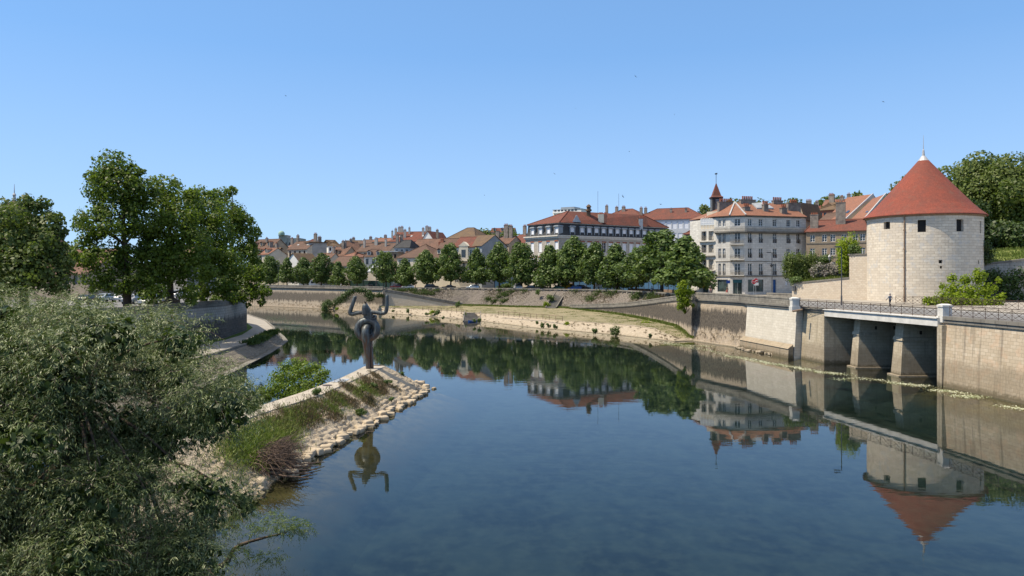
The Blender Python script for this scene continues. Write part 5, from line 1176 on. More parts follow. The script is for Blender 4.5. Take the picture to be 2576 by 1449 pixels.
    for k in range(dormers):
        s = (k + .5) * L / dormers; zb_ = ze + (zr - ze) * .18; o1 = -depth * .06; dd = MB(); dd.obox(fr, s - .6, s + .6, o1 - 2.2, o1, zb_, zb_ + 1.25); q = [fr[0] + t_ * (s + a) + n_ * (o1 + b) for a, b in ((-.8, .2), (.8, .2), (.8, -2.3), (-.8, -2.3))]
        dd2 = MB(); zt = zb_ + 1.252; pk = [fr[0] + t_ * s + n_ * (o1 + b) for b in (.2, -2.3)]
        roof_slab(dd2, [v3(q[3], zt), v3(q[0], zt), v3(pk[0], zt + .6), v3(pk[1], zt + .6)], .08); roof_slab(dd2, [v3(q[1], zt), v3(q[2], zt), v3(pk[1], zt + .6), v3(pk[0], zt + .6)], .08)
        dm = dd.build('dormer', M[wall], ro); dd2.build('dormer_roof', M[rmt], dm)
        g = MB(); g.obox(fr, s - .38, s + .38, o1 + .002, o1 + .03, zb_ + .2, zb_ + 1.1); g.build('window', M['glass'], dm)
    for k in range(skyl):
        s = (k + .6) * L / skyl; fz = .45; g = MB(); o0, o1 = -depth * .5 * fz, -depth * .5 * (fz + .12); z0, z1 = ze + (zr - ze) * fz, ze + (zr - ze) * (fz + .12)
        a = fr[0] + t_ * (s - .4) + n_ * o0; b = fr[0] + t_ * (s + .4) + n_ * o0; c = fr[0] + t_ * (s + .4) + n_ * o1; d = fr[0] + t_ * (s - .4) + n_ * o1
        g.face([v3(a, z0 + .1), v3(b, z0 + .1), v3(c, z1 + .1), v3(d, z1 + .1)]); g.build('skylight', M['zinc'], ro)
    return t
random.seed(17)
OT = 'old town houses behind the far quay'
def H_(label, *a, **k): return house(label, *a, group=OT, **k)
# ---- left part of the skyline
H_('tan gabled house with white dormers, just right of the left bank trees', 628, 292, 682, 286, 623, 602, 9, wall='tan', rmt='tile_brown', nfl=2, ncol=4, dormers=3, chim=[(.55, .3, 1.6, 2)])
H_('low orange-roofed house with two dormers below the tan gabled house', 638, 276, 676, 271, 639, 624, 8, wall='beige', rmt='tile_orange', nfl=2, ncol=3, dormers=2, chim=[(.9, .5, 1.5, 2)])
H_('brown-roofed house with dark dormers behind the second quay trees', 690, 281, 716, 284, 637, 626, 8, wall='tan', rmt='tile_dark', nfl=1, ncol=3, dormers=2, chim=[(.2, .5, 2.4, 3), (.8, .5, 1.6, 2)])
H_('small orange-tiled house wedged between chimneys', 712, 303, 730, 300, 626, 615, 8, wall='grey', rmt='tile_orange', nfl=1, ncol=2, chim=[(.1, .5, 2.4, 3), (.9, .5, 3.0, 2)])
H_('long beige house with a balcony and reddish-brown roof above the fourth quay tree', 724, 283, 772, 279, 626, 607, 10, wall='beige', rmt='tile_brown', nfl=2, ncol=4, wh=2.0, chim=[(.98, .5, 2.6, 3), (.05, .5, 2.2, 2)], skyl=2)
H_('blind grey plastered gable house with a dark flat top', 778, 281, 822, 285, 611, 606, 11, 'flat', wall='grey', rmt='tile_dark', nfl=0, chim=[(.9, .5, 2.2, 3)])
H_('small red hip-roofed house peeking over the long beige house', 757, 330, 793, 328, 610, 602, 9, 'hip', wall='beige', rmt='tile_red', nfl=1, ncol=3)
H_('grey-roofed pavilion house with white gable edges behind the third quay tree', 722, 265, 752, 262, 656, 637, 9, 'end', wall='white', rmt='tile_dark', nfl=0)
H_('brown-tiled house with small skylights beside the fifth quay tree', 779, 268, 818, 264, 662, 637, 10, wall='beige', rmt='tile_old', nfl=1, ncol=2, skyl=3, chim=[(.9, .5, 2, 2)])
H_('mottled roof house with a tall chimney pair right of the blind gable', 826, 292, 864, 289, 643, 621, 10, wall='tan', rmt='tile_old', nfl=1, ncol=3, dormers=1, chim=[(.55, .4, 2.8, 2), (.65, .45, 2.6, 1)])
H_('pale-walled shed with a white sunlit dormer front', 826, 330, 856, 333, 618, 604, 10, 'hip', wall='white', rmt='tile_dark', nfl=1, ncol=3)
H_('low wide red-brown roof just above the fifth and sixth quay trees', 830, 262, 875, 258, 667, 645, 10, wall='beige', rmt='tile_brown', nfl=1, ncol=3)
H_('orange hipped roof house in front of the tall brown gable', 853, 272, 893, 268, 646, 634, 9, 'hip', wall='beige', rmt='tile_orange', nfl=1, ncol=2)
H_('tall steep brown-roofed gable house in the old town', 874, 303, 908, 306, 630, 608, 8, wall='beige', rmt='tile_old', nfl=1, ncol=2, chim=[(.5, .5, .9, 2)])
H_('long brown roof with three tall plastered chimneys', 898, 297, 980, 291, 631, 612, 10, wall='beige', rmt='tile_brown', nfl=1, ncol=6, chim=[(.12, .25, 3.0, 1, 'grey'), (.42, .4, 2.4, 3, 'grey'), (.76, .3, 2.6, 1, 'grey')])
H_('pale stone house with a brown mansard roof and two dormers', 916, 262, 962, 262, 645, 627, 9, 'hip', wall='house_stone', rmt='tile_brown', nfl=2, ncol=3, fh=4, wh=2.0, dormers=2, hipin=1.6)
H_('flat bluish zinc-roofed house behind the seventh quay tree', 954, 272, 1000, 270, 634, 630, 10, 'flat', wall='brown_stone', rmt='zinc', nfl=1, ncol=4)
H_('big red-roofed house on the rise with rows of chimneys and a pale awning', 982, 334, 1068, 330, 606, 583, 14, wall='bluegrey', rmt='tile_red', nfl=2, ncol=5, chim=[(.02, .1, 3.6, 1, 'grey'), (.05, .3, 3.0, 2, 'grey'), (.08, .5, 2.0, 2, 'grey'), (.16, .5, 2.2, 3, 'grey'), (.36, .2, 3.2, 2, 'grey'), (.42, .4, 2.6, 1, 'grey'), (.86, .3, 3.0, 2, 'grey'), (.92, .45, 2.6, 3, 'grey'), (.97, .55, 2.2, 3, 'grey')], skyl=3)
H_('white-gabled house end right of the big red roof', 1062, 322, 1090, 320, 601, 583, 14, 'end', wall='white', rmt='tile_red', nfl=0, chim=[(.95, .3, 3.6, 2)])
H_('mansard house with a dark slate roof and white party wall behind the seventh tree', 992, 276, 1030, 274, 622, 604, 9, 'hip', wall='bluegrey', rmt='slate', nfl=2, ncol=3, hipin=1.5, chim=[(-.1, .4, 2.6, 2), (.1, .5, 2, 2)])
H_('large mossy brown roof behind the long hipped roof', 1030, 281, 1110, 276, 628, 601, 14, 'gable', wall='beige', rmt='tile_old', nfl=0)
H_('low mossy brown roof left of the long hipped quay house', 1003, 256, 1052, 253, 660, 633, 10, 'gable', wall='beige', rmt='tile_old', nfl=0)
H_('long beige quay house with a hipped brown roof and small red chimneys', 999, 244, 1092, 239, 647, 614, 14, 'hip', wall='cream', rmt='tile_brown', nfl=4, ncol=5, cols=[1007, 1028, 1052, 1074, 1086], fh=4.1, wh=2.1, style='french', chim=[(.82, .62, 1.6, 1, 'brick'), (.98, .45, 1.8, 2, 'brick')])
H_('beige quay house with a tall pinkish-brown roof and one dormer', 1087, 239, 1142, 236, 647, 600, 16, wall='cream', rmt='tile_brown', nfl=4, ncol=4, fh=4.1, wh=2.1, style='french', dormers=2)
h = H_('cream quay house with a bright red tiled roof and stone balconies', 1140, 235, 1212, 232, 620, 596, 13, wall='cream', rmt='tile_red', nfl=4, ncol=5, cols=[1150, 1165, 1168, 1185, 1200][::1] if False else [1148, 1167, 1185, 1202], fh=4.0, wh=2.3, first=1.0, style='french')
fr, L = frame((X(1140, 235), 235), (X(1212, 232), 232)); sc = s_at_u(fr, 1167); ze = Z(620, 233.5); A, t_, n_ = fr
mb = MB(); mb.obox(fr, sc - 1.5, sc + 1.5, .003, .35, ze - 4.4, ze + .1); pa = A + t_ * (sc - 1.8) + n_ * .4; pb = A + t_ * (sc + 1.8) + n_ * .4; pc = A + t_ * sc + n_ * .4
i1 = [mb.vert((pa.x, pa.y, ze + .102)), mb.vert((pb.x, pb.y, ze + .102)), mb.vert((pc.x, pc.y, ze + 1.5))]; bk = -n_ * 2.2; i2 = [mb.vert((p.x + bk.x, p.y + bk.y, z)) for p, z in ((pa, ze + .102), (pb, ze + .102), (pc, ze + 1.5))]
mb.f += [i1, i2[::-1], [i1[0], i1[1], i2[1], i2[0]], [i1[1], i1[2], i2[2], i2[1]], [i1[2], i1[0], i2[0], i2[2]]]; mb.build('gable_dormer', M['cream'], h)
g = MB(); g.obox(fr, sc - .7, sc + .7, .352, .38, ze - 3.4, ze - 1.0); g.build('window', M['glass'], h)
for k in range(3):
    mb = MB(); z = ze - 4.4 - k * 4.0; mb.obox(fr, sc - 3.4, sc + 4.6, .36, 1.3, z - .2, z); mb.obox(fr, sc - 3.4, sc + 4.6, 1.2, 1.3, z + .85, z + .95)
    for s in np.arange(sc - 3.4, sc + 4.6, .28): mb.obox(fr, s, s + .08, 1.22, 1.28, z, z + .85)
    mb.build('balcony', M['trim'], h)
H_('blue-grey gable wall house against the right end of the red roof', 1212, 231, 1276, 240, 618, 592, 10, 'end', wall='bluegrey', rmt='tile_dark', nfl=0)
H_('steep dark brown tiled roof with a triangular hip, highest in the middle of the town', 1118, 268, 1196, 262, 602, 573, 15, 'hip', wall='tan', rmt='tile_dark', nfl=0, hipin=5)
H_('tan house with a soot-streaked broad chimney wall', 1232, 262, 1280, 258, 612, 595, 10, wall='tan', rmt='tile_old', nfl=1, ncol=2, chim=[(.1, .4, 2.4, 3), (.55, .4, 4.4, 4), (.8, .4, 4.0, 3)])
H_('small red house with a white wall between the chimneys and the mansard building', 1284, 266, 1318, 262, 612, 590, 10, wall='white', rmt='tile_red', nfl=0, chim=[(.4, .5, 3.0, 3), (.9, .5, 1.5, 2)])
H_('brown roofed low house left of the mansard building', 1292, 246, 1324, 243, 640, 612, 9, wall='beige', rmt='tile_brown', nfl=1, ncol=2)
H_('low shed with a pale blue standing seam roof behind the sixth quay tree', 925, 252, 958, 250, 682, 666, 8, wall='beige', rmt='zinc', nfl=0, over=.1)
for i, (u0, u1, v0, v1, r) in enumerate([(855, 895, 614, 605, 'tile_dark'), (900, 935, 612, 603, 'tile_brown'), (935, 978, 607, 599, 'tile_orange'), (1196, 1235, 600, 588, 'tile_brown')]):
    H_(['distant dark roof at the top of the old town', 'distant brown roof beside the wooded rise', 'distant orange roof left of the big red roof', 'distant brown roof with pots behind the bright red roof'][i], u0, 352 - i * 3, u1, 350 - i * 3, v0, v1, 12, wall='tan', rmt=r, nfl=1, ncol=4, chim=[(.5, .5, 1.2, 3)])
# observatory-like building far behind
t = thing('domed_building', 'distant grey stone building with a square tower and green dome on the skyline', 'building', (X(700, 600), 600, 20)); mb = MB()
fr, L = frame((X(655, 600), 600), (X(756, 600), 600)); mb.obox(fr, 0, L * .5, -16, 0, 10, Z(606, 600)); mb.obox(fr, L * .5, L, -16, .5, 10, Z(599, 600)); mb.build('wall', M['grey'], t)
mb = MB(); mb.obox(fr, L * .47, L * .67, -9, 1.5, 10, Z(593, 600)); mb.obox(fr, L * .46, L * .68, -9.3, 1.8, Z(593, 600) + .02, Z(591.5, 600)); mb.build('tower', M['grey'], t)
mb = MB(); cx = (X(712, 600), 596); r = 2.5; z0 = Z(591.4, 600); mb.lathe(cx, [(r, z0), (r, z0 + .8)] + [(r * math.cos(a), z0 + .8 + r * math.sin(a)) for a in (.3, .6, .9, 1.2, 1.45)], 20); mb.build('dome', plain('verdigris', (.28, .4, .34), (.24, .35, .3)), t)
for k in range(13):
    for j in range(3):
        g = MB(); s = 1 + k * 2.45; g.obox(fr, s, s + 1.0, 1.52 if .47 * L < s + .5 < .67 * L else .52 if s > L * .5 else .02, 1.6 if .47 * L < s + .5 < .67 * L else .6 if s > L * .5 else .1, Z(606, 600) - 3.2 - j * 4, Z(606, 600) - 1.2 - j * 4); g.build('window', M['glass'], t)
mb = MB(); mb.obox(fr, -1, L * .46, -17, 1, Z(606, 600) + .02, Z(602.5, 600)); mb.build('roof', M['tile_dark'], t)
house('long distant house with a slate-brown roof left of the domed building', 640, 560, 672, 555, 607, 602, 10, wall='grey', rmt='tile_dark', nfl=2, ncol=6, name='house', group=OT)
# ---- left edge: hall with pyramid roof
t = thing('pyramid_roof_hall', 'large hall with a steep purple-brown pyramid roof and finial at the left edge', 'building', (X(30, 150), 150, 6)); mb = MB()
cx, cy = X(36, 152), 152; apx = Z(500, 152); q4 = [(cx - 13, cy - 9), (cx + 9.5, cy - 11), (cx + 12, cy + 8), (cx - 11, cy + 10)]
for k in range(4): roof_slab(mb, [(*q4[k], Z(690, 150) + 4), (*q4[(k + 1) % 4], Z(690, 150) + 4), (cx + .1, cy, apx)]) if False else mb.face([(*q4[k], Z(668, 150)), (*q4[(k + 1) % 4], Z(668, 150)), (cx, cy, apx)])
mb.build('roof', M['tile_brown'], t); mb = MB(); mb.hexa([(a * .97 + cx * .03, b * .97 + cy * .03) for a, b in q4], 5.9, Z(668, 150)); mb.build('wall', M['tan'], t)
mb = MB(); mb.lathe((cx, cy), [(.4, apx - .3), (.25, apx + .5), (.35, apx + .8), (.1, apx + 1.2), (.03, apx + 3)], 8); mb.build('finial', M['lead'], t)
house('long low hall with a weathered tiled roof seen between the left trees', -60, 142, 222, 133, 686, 628, 14, wall='tan', rmt='tile_old', nfl=1, ncol=14, wh=1.6, first=.5, zb=5.9, name='hall', cat='building')
house('grey house glimpsed through the tall plane tree', 395, 205, 470, 200, 650, 615, 10, wall='grey', rmt='tile_dark', nfl=2, ncol=4, zb=5.9, group=OT)
house('pale wall house behind the parked cars on the left bank', 215, 176, 330, 172, 700, 668, 10, wall='grey', rmt='tile_dark', nfl=1, ncol=5, zb=5.9, group=OT)

# ---- mansard building
C0 = Vector((X(1405, 218), 218.0)); D0 = 218.0
zc, zm = Z(594, D0), Z(561, D0)
LA = Vector((X(1322, 230), 230.0)); RB = Vector((X(1686, 243), 243.0))
t = thing('mansard_building', 'large school-like building with a dark slate mansard storey and red tiled hip roof', 'building', (C0.x, C0.y, ZD))
frL, LL = frame(LA, C0); frR, LR = frame(C0, RB)
def zt(y): return 10.5 + (212.8 - .1984 * y) * D0 / F       # from the zoomed crop's rows to height
rows = [(zt(770), zt(645)), (zt(965), zt(845)), (zt(1165), zt(1045))]; wallL, wallR = [], []
mb = MB(); opsL, opsR = [], []
uL_ = [1277.8 + x * .1984 for x in (308, 408, 510, 614)]; uR_ = [1277.8 + x * .1984 for x in (820, 945, 1035, 1127, 1218, 1306, 1393, 1480, 1566, 1650, 1733, 1817, 1900, 1980)]
for fr, us, ops in ((frL, uL_, opsL), (frR, uR_, opsR)):
    for u in us:
        s = s_at_u(fr, u)
        for z0, z1 in rows: ops.append((s - .75, s + .75, z0, z1))
wall_open(mb, LA, C0, ZD - .1, zc, opsL, .25); wall_open(mb, C0, RB, ZD - .1, zc, opsR, .25)
nL, nR = frL[2], frR[2]; bk = 15; K1 = LA + Vector((3.6, 13)); K2 = RB - frR[2] * 15
wall_open(mb, RB, K2, ZD - .1, zc, []); wall_open(mb, K2, K1, ZD - .1, zc, []); wall_open(mb, K1, LA, ZD - .1, zc, []); mb.build('wall', M['house_rubble'], t)
k = 0
for fr, ops in ((frL, opsL), (frR, opsR)):
    for o in ops:
        k += 1; w_ = window(t, fr, *o, style='french' if k in (8, 25) else 'shutter', depth=.22, sill=True)
    mb = MB(); m2 = MB(); seen = set()
    for s0, s1, z0, z1 in ops:
        mb.obox(fr, s0 - .1, s1 + .1, .003, .06, z1 + .02, z1 + .42)
        m2.obox(fr, s0 - .3, s0 - .02, .003, .05, z0, z1); m2.obox(fr, s1 + .02, s1 + .3, .003, .05, z0, z1)
        m2.obox(fr, s0 - .28, s1 + .28, .003, .045, z0 - 1.35, z0 - .16)
    mb.build('brick_lintels', M['brick'], t, ) ; m2.build('window_surrounds', M['trim'], t)
q = [LA, C0, RB, K2, K1]
cc = sum(q, Vector((0, 0))) / 5
def grow(p, o): return p + (p - cc).normalized() * o
mb = MB(); mb.hexa([grow(p, .7) for p in q], zc + .002, zc + .35); mb.hexa([grow(p, .35) for p in q], zc - .5, zc); mb.build('cornice', M['trim'], t)
mb = MB(); base = [grow(p, .15) for p in q]; top_ = [grow(p, -.9) for p in q]; midp = [grow(p, -.62) for p in q]; zmid = zc + .35 + (zm - zc) * .35
b = [mb.vert((p.x, p.y, zc + .352)) for p in base]; m_ = [mb.vert((p.x, p.y, zmid)) for p in midp]; tp = [mb.vert((p.x, p.y, zm)) for p in top_]
for i in range(5): j = (i + 1) % 5; mb.f.append([b[i], b[j], m_[j], m_[i]]); mb.f.append([m_[i], m_[j], tp[j], tp[i]])
ms = mb.build('mansard', M['slate'], t)
mb = MB(); mb.hexa([grow(p, -.55) for p in q], zm + .002, zm + .22); mb.build('eaves', M['trim'], t)
mb = MB(); e = [grow(p, -.4) for p in q]; R1 = Vector((X(1429.6, 226), 226)); R2 = Vector((X(1617, 241), 241)); zr = Z(531, 226); z0 = zm + .23
def v3(p, z): return Vector((p.x, p.y, z))
roof_slab(mb, [v3(e[0], z0), v3(e[1], z0), v3(R1, zr)], .1); roof_slab(mb, [v3(e[1], z0), v3(e[2], z0), v3(R2, zr), v3(R1, zr)], .1); roof_slab(mb, [v3(e[2], z0), v3(e[3], z0), v3(R2, zr)], .1); roof_slab(mb, [v3(e[3], z0), v3(e[4], z0), v3(R1, zr), v3(R2, zr)], .1); roof_slab(mb, [v3(e[4], z0), v3(e[0], z0), v3(R1, zr)], .1)
for p0, p1 in ((e[0], R1), (e[1], R1), (e[2], R2)): mb.bar(v3(p0, z0 + .05), v3(p1, zr + .05), .12, 5)
ro = mb.build('roof', M['tile_red'], t)
for fr, us in ((frL, uL_), (frR, uR_[:13])):
    for u in us:
        s = s_at_u(fr, u); o0 = -.75; d_ = MB()
        d_.obox(fr, s - .95, s - .72, o0 - 1, o0 + .75, zt(565), zt(455)); d_.obox(fr, s + .72, s + .95, o0 - 1, o0 + .75, zt(565), zt(455)); d_.obox(fr, s - 1.1, s + 1.1, o0 - 1, o0 + .95, zt(455) + .003, zt(443)); d_.obox(fr, s - .8, s + .8, o0 - 1, o0 + .9, zt(443) + .003, zt(437)); dm = d_.build('dormer', M['bluegrey'], ms)
        g = MB(); g.obox(fr, s - .7, s + .7, o0 + .3, o0 + .55, zt(560), zt(457)); g.build('shutter', M['shutter'], dm)
mb = MB(); A_t = P(1277.8 + 870 * .1984, 479.2 + 350 * .1984, 222); mb.hexa([(A_t.x - 1.3, A_t.y - .6), (A_t.x + 1.3, A_t.y + 0), (A_t.x + .2, A_t.y + 3), (A_t.x - .4, A_t.y + 3)], A_t.z - 1.2, A_t.z + .9, [(A_t.x - .1, A_t.y - .3), (A_t.x + .1, A_t.y - .3), (A_t.x + .1, A_t.y + 3), (A_t.x - .1, A_t.y + 3)]); mb.build('roof_vent', M['zinc'], ro)
for u, v, w_, n, mt in [(1375, 560, .8, 0, 'bluegrey'), (1480.5, 532, 1.2, 0, 'tile_dark'), (1512, 534, 1.8, 3, 'cream'), (1523, 534, 1.0, 2, 'brick_chim'), (1612, 551, 1.2, 0, 'zinc'), (1616, 543, 3.2, 5, 'brick_chim')]:
    p = P(u, v, 228 if u < 1600 else 238 if u > 1614 else 236.5); mb = MB(); mb.box(p.x - w_ / 2, p.x + w_ / 2, p.y - .4, p.y + .4, p.z - 3.2, p.z - .6 * (n > 0)); c = mb.build('chimney', M[mt], ro)
    if n: mb = MB(); pots(mb, Vector((p.x, p.y)), Vector((1, 0)), n, p.z - .597, .14, .6); mb.build('chimney_pots', M['terracotta'], c)
for u, v0 in ((1504, 481), (1556.5, 487)):
    p = P(u, v0, 240); mb = MB(); mb.bar((p.x, p.y, Z(535, 240)), p, .045, 5); mb.build('antenna', M['steel'], ro)
# small turret ventilator
mb = MB(); p = P(1481, 527, 228); mb.lathe((p.x, p.y), [(.9, p.z - .5), (.9, p.z), (.6, p.z + .1), (.6, p.z + .7), (.9, p.z + .75), (.5, p.z + 1.3), (.1, p.z + 1.6)], 10); mb.build('ventilator', M['tile_dark'], ro)
# ---- long pale blue building behind
house('long pale blue-grey building with a red roof and white shutters behind the mansard building', 1590, 268, 1778, 258, 551, 524, 15, 'hip', wall='paleblue', rmt='tile_red', nfl=2, ncol=13, fh=4.2, wh=2.6, ww=1.5, style='shutter', name='long_building', cat='building', chim=[(.15, .3, 1.8, 2), (.5, .3, 1.2, 1), (.7, .3, 1.2, 1)])
house('red-roofed wing with chimneys behind the ridge of the mansard building', 1500, 285, 1620, 275, 552, 526, 15, 'hip', wall='paleblue', rmt='tile_red', nfl=0, name='long_building', cat='building', chim=[(.05, .5, 1.6, 2), (.3, .4, 1.6, 2), (.45, .4, 1.6, 3), (.85, .3, 1.6, 2)])
# ---- white apartment block on the hill
t = thing('apartment_block', 'white modern apartment block with balconies behind the mansard roof', 'building', (X(1391, 480), 480, 20)); fr, L = frame((X(1391, 480), 480), (X(1462, 470), 470))
z0 = Z(560, 480); mb = MB(); mb.obox(fr, 0, L, -14, 0, 12, Z(527, 475)); mb.build('wall', M['white'], t)
for k in range(6):
    z = Z(529, 475) - .6 - k * 3; mb = MB(); mb.obox(fr, .4, L * .6, .003, 1.5, z - 1.0, z - .1); mb.build('balcony', M['white_paint'], t)
    for j in range(7): g = MB(); g.obox(fr, 1 + j * 2.4, 2.6 + j * 2.4, .002, .05, z - .08 + .1 - 0, z + 1.3); g.build('window', M['glass'], t)
mb = MB(); mb.obox(fr, L * .26, L * .74, -10, -1, Z(527, 475) + .01, Z(520.5, 475)); mb.obox(fr, -.3, L + .3, -14.3, .3, Z(527, 475) + .003, Z(526, 475)); mb.build('roof', M['bluegrey'], t)

# ---- corner house with chamfered corner (four storeys and attic floor)
def zh(y): return 34.72 - .02123 * y
PA, PB, PC, PD = Vector((45.0, 165.6)), Vector((47.5, 163.3)), Vector((50.4, 162.2)), Vector((65.4, 166.7))
t = thing('corner_house', 'tall grey stone corner house with a chamfered corner, shop windows and many iron balconies', 'house', (PC.x, PC.y, ZD))
f1, L1 = frame(PA, PB); f2, L2 = frame(PB, PC); f3, L3 = frame(PC, PD)
ZE = 23.1
fl = [(zh(638), zh(566)), (zh(812), zh(712)), (zh(965), zh(866)), (zh(1142), zh(1021))]
def ucols(fr, xs): return [s_at_u(fr, 1693 + x * .24253) for x in xs]
s1 = [L1 * .34, L1 * .66]; s1 = [.95, 2.0]; s2 = [L2 * .5]; s3 = ucols(f3, (798, 911, 1055, 1198, 1300))
o1 = [(s - .33, s + .33, a, b) for s in s1 for a, b in fl]; o2 = [(s - .62, s + .62, a, b) for s in s2 for a, b in fl]; o3 = [(s - .5, s + .5, a, b) for s in s3 for a, b in fl]
sh1 = (.45, L1 - .5, zh(1312), zh(1187)); sh2 = (.6, L2 - .55, ZD, zh(1187)); e = ucols(f3, (778, 938)); sh3 = (e[0], e[1], zh(1312), zh(1187)); dd = ucols(f3, (1037, 1070)); dr = (dd[0], dd[1], ZD, zh(1187)); sm = ucols(f3, (1165, 1190)); sw = (sm[0], sm[1], zh(1245), zh(1195))
mb = MB(); wall_open(mb, PA, PB, ZD - .1, ZE, o1 + [sh1], .25); wall_open(mb, PB, PC, ZD - .1, ZE, o2 + [sh2], .25); wall_open(mb, PC, PD, ZD - .1, ZE, o3 + [sh3, dr, sw], .25)
PE, PF = PD - f3[2] * 12, PA - f3[2] * 11; wall_open(mb, PD, PE, ZD - .1, ZE, []); wall_open(mb, PE, PF, ZD - .1, ZE, []); wall_open(mb, PF, PA, ZD - .1, ZE, []); mb.build('wall', M['house_stone'], t)
for fr, ops in ((f1, o1), (f2, o2), (f3, o3)):
    for i, o in enumerate(ops):
        window(t, fr, *o, style='french', depth=.22)
        if i % 4 and fr is not f2:      # iron guard at each lower window
            g = MB(); g.obox(fr, o[0], o[1], .02, .06, o[2] + .85, o[2] + .9)
            for s in np.arange(o[0] + .03, o[1], .12): g.obox(fr, s, s + .03, .025, .055, o[2] + .02, o[2] + .85)
            g.build('window_guard', M['iron'] if fr is f3 else M['ironl'], t)
for fr, o in ((f1, sh1), (f3, sh3)):
    g = MB(); g.obox(fr, o[0], o[1], -.3, -.25, o[2], o[3]); w_ = g.build('shop_window', M['glass_shop'], t); g = MB()
    for a, b in ((o[0], o[0] + .06), (o[1] - .06, o[1]), (o[0] + (o[1] - o[0]) * .58, o[0] + (o[1] - o[0]) * .58 + .05)): g.obox(fr, a, b, -.248, -.2, o[2], o[3])
    g.build('frame', M['steel'], w_)
g = MB(); g.obox(f2, sh2[0], sh2[1], -.3, -.25, sh2[2], sh2[3]); w_ = g.build('shop_door', M['glass_shop'], t); g = MB()
for a, b in ((sh2[0], sh2[0] + .1), (sh2[1] - .1, sh2[1]), ((sh2[0] + sh2[1]) / 2 - .04, (sh2[0] + sh2[1]) / 2 + .04)): g.obox(f2, a, b, -.248, -.18, sh2[2], sh2[3] - .7)
g.build('frame', M['galv'], w_); g = MB(); g.obox(f2, sh2[0], sh2[1], -.2, -.1, sh2[3] - .68, sh2[3]); g.build('fascia', M['teal'], w_)
g = MB(); g.obox(f3, dr[0], dr[1], -.3, -.24, dr[2], dr[3]); g.build('door', M['blue_door'], t)
g = MB(); g.obox(f3, sw[0], sw[1], -.26, -.2, sw[2], sw[3]); g.build('window', M['shutter'], t)
fascias = [(f1, L1), (f2, L2), (f3, L3)]
for zb_, h_, o_, nm in ((zh(1158), .28, .14, 'string_course'), (zh(1003), .14, .08, 'string_course'), (zh(545), .3, .25, 'cornice')):
    mb = MB()
    ribbon(mb, [tuple(PA), tuple(PB), tuple(PC), tuple(PD)], .003, o_, zb_, zb_ + h_); mb.build(nm, M['coping'], t)
mb = MB(); ribbon(mb, [tuple(PA), tuple(PB), tuple(PC), tuple(PD)], .003, .95, zh(705), zh(692)); ribbon(mb, [tuple(PA), tuple(PB), tuple(PC), tuple(PD)], .003, .5, zh(716), zh(706)); bl_ = mb.build('long_balcony', M['coping'], t)
def iron_rail(path, z, h, par, mt, step=.14):
    mb = MB(); pth = [Vector((p.x, p.y, z)) for p in offset([tuple(p) for p in path], .88)]; L = sum((b - a).length for a, b in zip(pth, pth[1:])); n = int(L / step); R_ = resample(pth, n); up = Vector((0, 0, 1))
    for i, p in enumerate(R_):
        mb.bar(p, p + up * h, .014, 3)
        if i: mb.bar(R_[i - 1] + up * h, p + up * h, .03, 4); mb.bar(R_[i - 1] + up * .08, p + up * .08, .02, 3); mb.bar(R_[i - 1] + up * h * .2, p + up * h * .75, .016, 3); mb.bar(R_[i - 1] + up * h * .75, p + up * h * .2, .016, 3)
    mb.build('balustrade', mt, par)
iron_rail([PA, PB, PC, PD], zh(692), 1.02, bl_, M['ironl'])
for y in (828, 986, 1147):
    mb = MB(); mb.obox(f2, .05, L2 - .1, .003, .95, zh(y) - .04, zh(y) + .14); b_ = mb.build('balcony', M['trim'], t); q0, q1 = f2[0] + f2[1] * .1, f2[0] + f2[1] * (L2 - .15)
    iron_rail([q0, q1], zh(y) + .14, .95, b_, M['ironl'], .12)
    g = MB(); 
    for q_ in (q0, q1): g.bar((q_.x, q_.y, zh(y) + 1.09), (q_.x + f2[2].x * .88, q_.y + f2[2].y * .88, zh(y) + 1.09), .025)
    g.build('side_rail', M['ironl'], b_)
# roof
rb = MB(); zr = zh(384) + 1.2; ev = offset([tuple(PA), tuple(PB), tuple(PC), tuple(PD)], .45); z0 = ZE + .32; z0 = zh(545) + .3
Q1 = Vector((X(1693 + 640 * .24253, 168.5), 168.5)); Q2 = Vector((X(1693 + 1170 * .24253, 172), 172)); eP, eF = PE - f3[2] * .4, PF - f3[2] * .4; zr = Z(509, 168.5)
roof_slab(rb, [v3(ev[0], z0), v3(ev[1], z0), v3(Q1, zr)], .1); roof_slab(rb, [v3(ev[1], z0), v3(ev[2], z0), v3(Q1, zr)], .1); roof_slab(rb, [v3(ev[2], z0), v3(ev[3], z0), v3(Q2, zr), v3(Q1, zr)], .1); roof_slab(rb, [v3(ev[3], z0), v3(eP, z0), v3(Q2, zr)], .1); roof_slab(rb, [v3(eP, z0), v3(eF, z0), v3(Q1, zr), v3(Q2, zr)], .1); roof_slab(rb, [v3(eF, z0), v3(ev[0], z0), v3(Q1, zr)], .1)
ro = rb.build('roof', M['tile_brown'], t); M['tile_mid'] = tiles('weathered_red_tiles', (.27, .125, .08), (.20, .095, .065), (.17, .09, .065)); ro.data.materials[0] = M['tile_mid']
rb = MB()
for p_ in (ev[1], ev[2]): rb.bar(v3(p_, z0 + .08), v3(Q1, zr + .08), .2, 4)
rb.build('hip_flashing', M['lead'], ro)
rb = MB(); a = P(1693 + 815 * .24253, 415.3 + 393 * .24253, 167.6); b = P(1693 + 1045 * .24253, 415.3 + 443 * .24253, 167)
sk = [P(1693 + x * .24253, 415.3 + y * .24253, d) for x, y, d in ((870, 443, 166.2), (1045, 443, 167.4), (950, 385, 169.6), (815, 393, 168.6))]
roof_slab(rb, sk, .3); sw_ = rb.build('skylight', M['zinc'], ro)
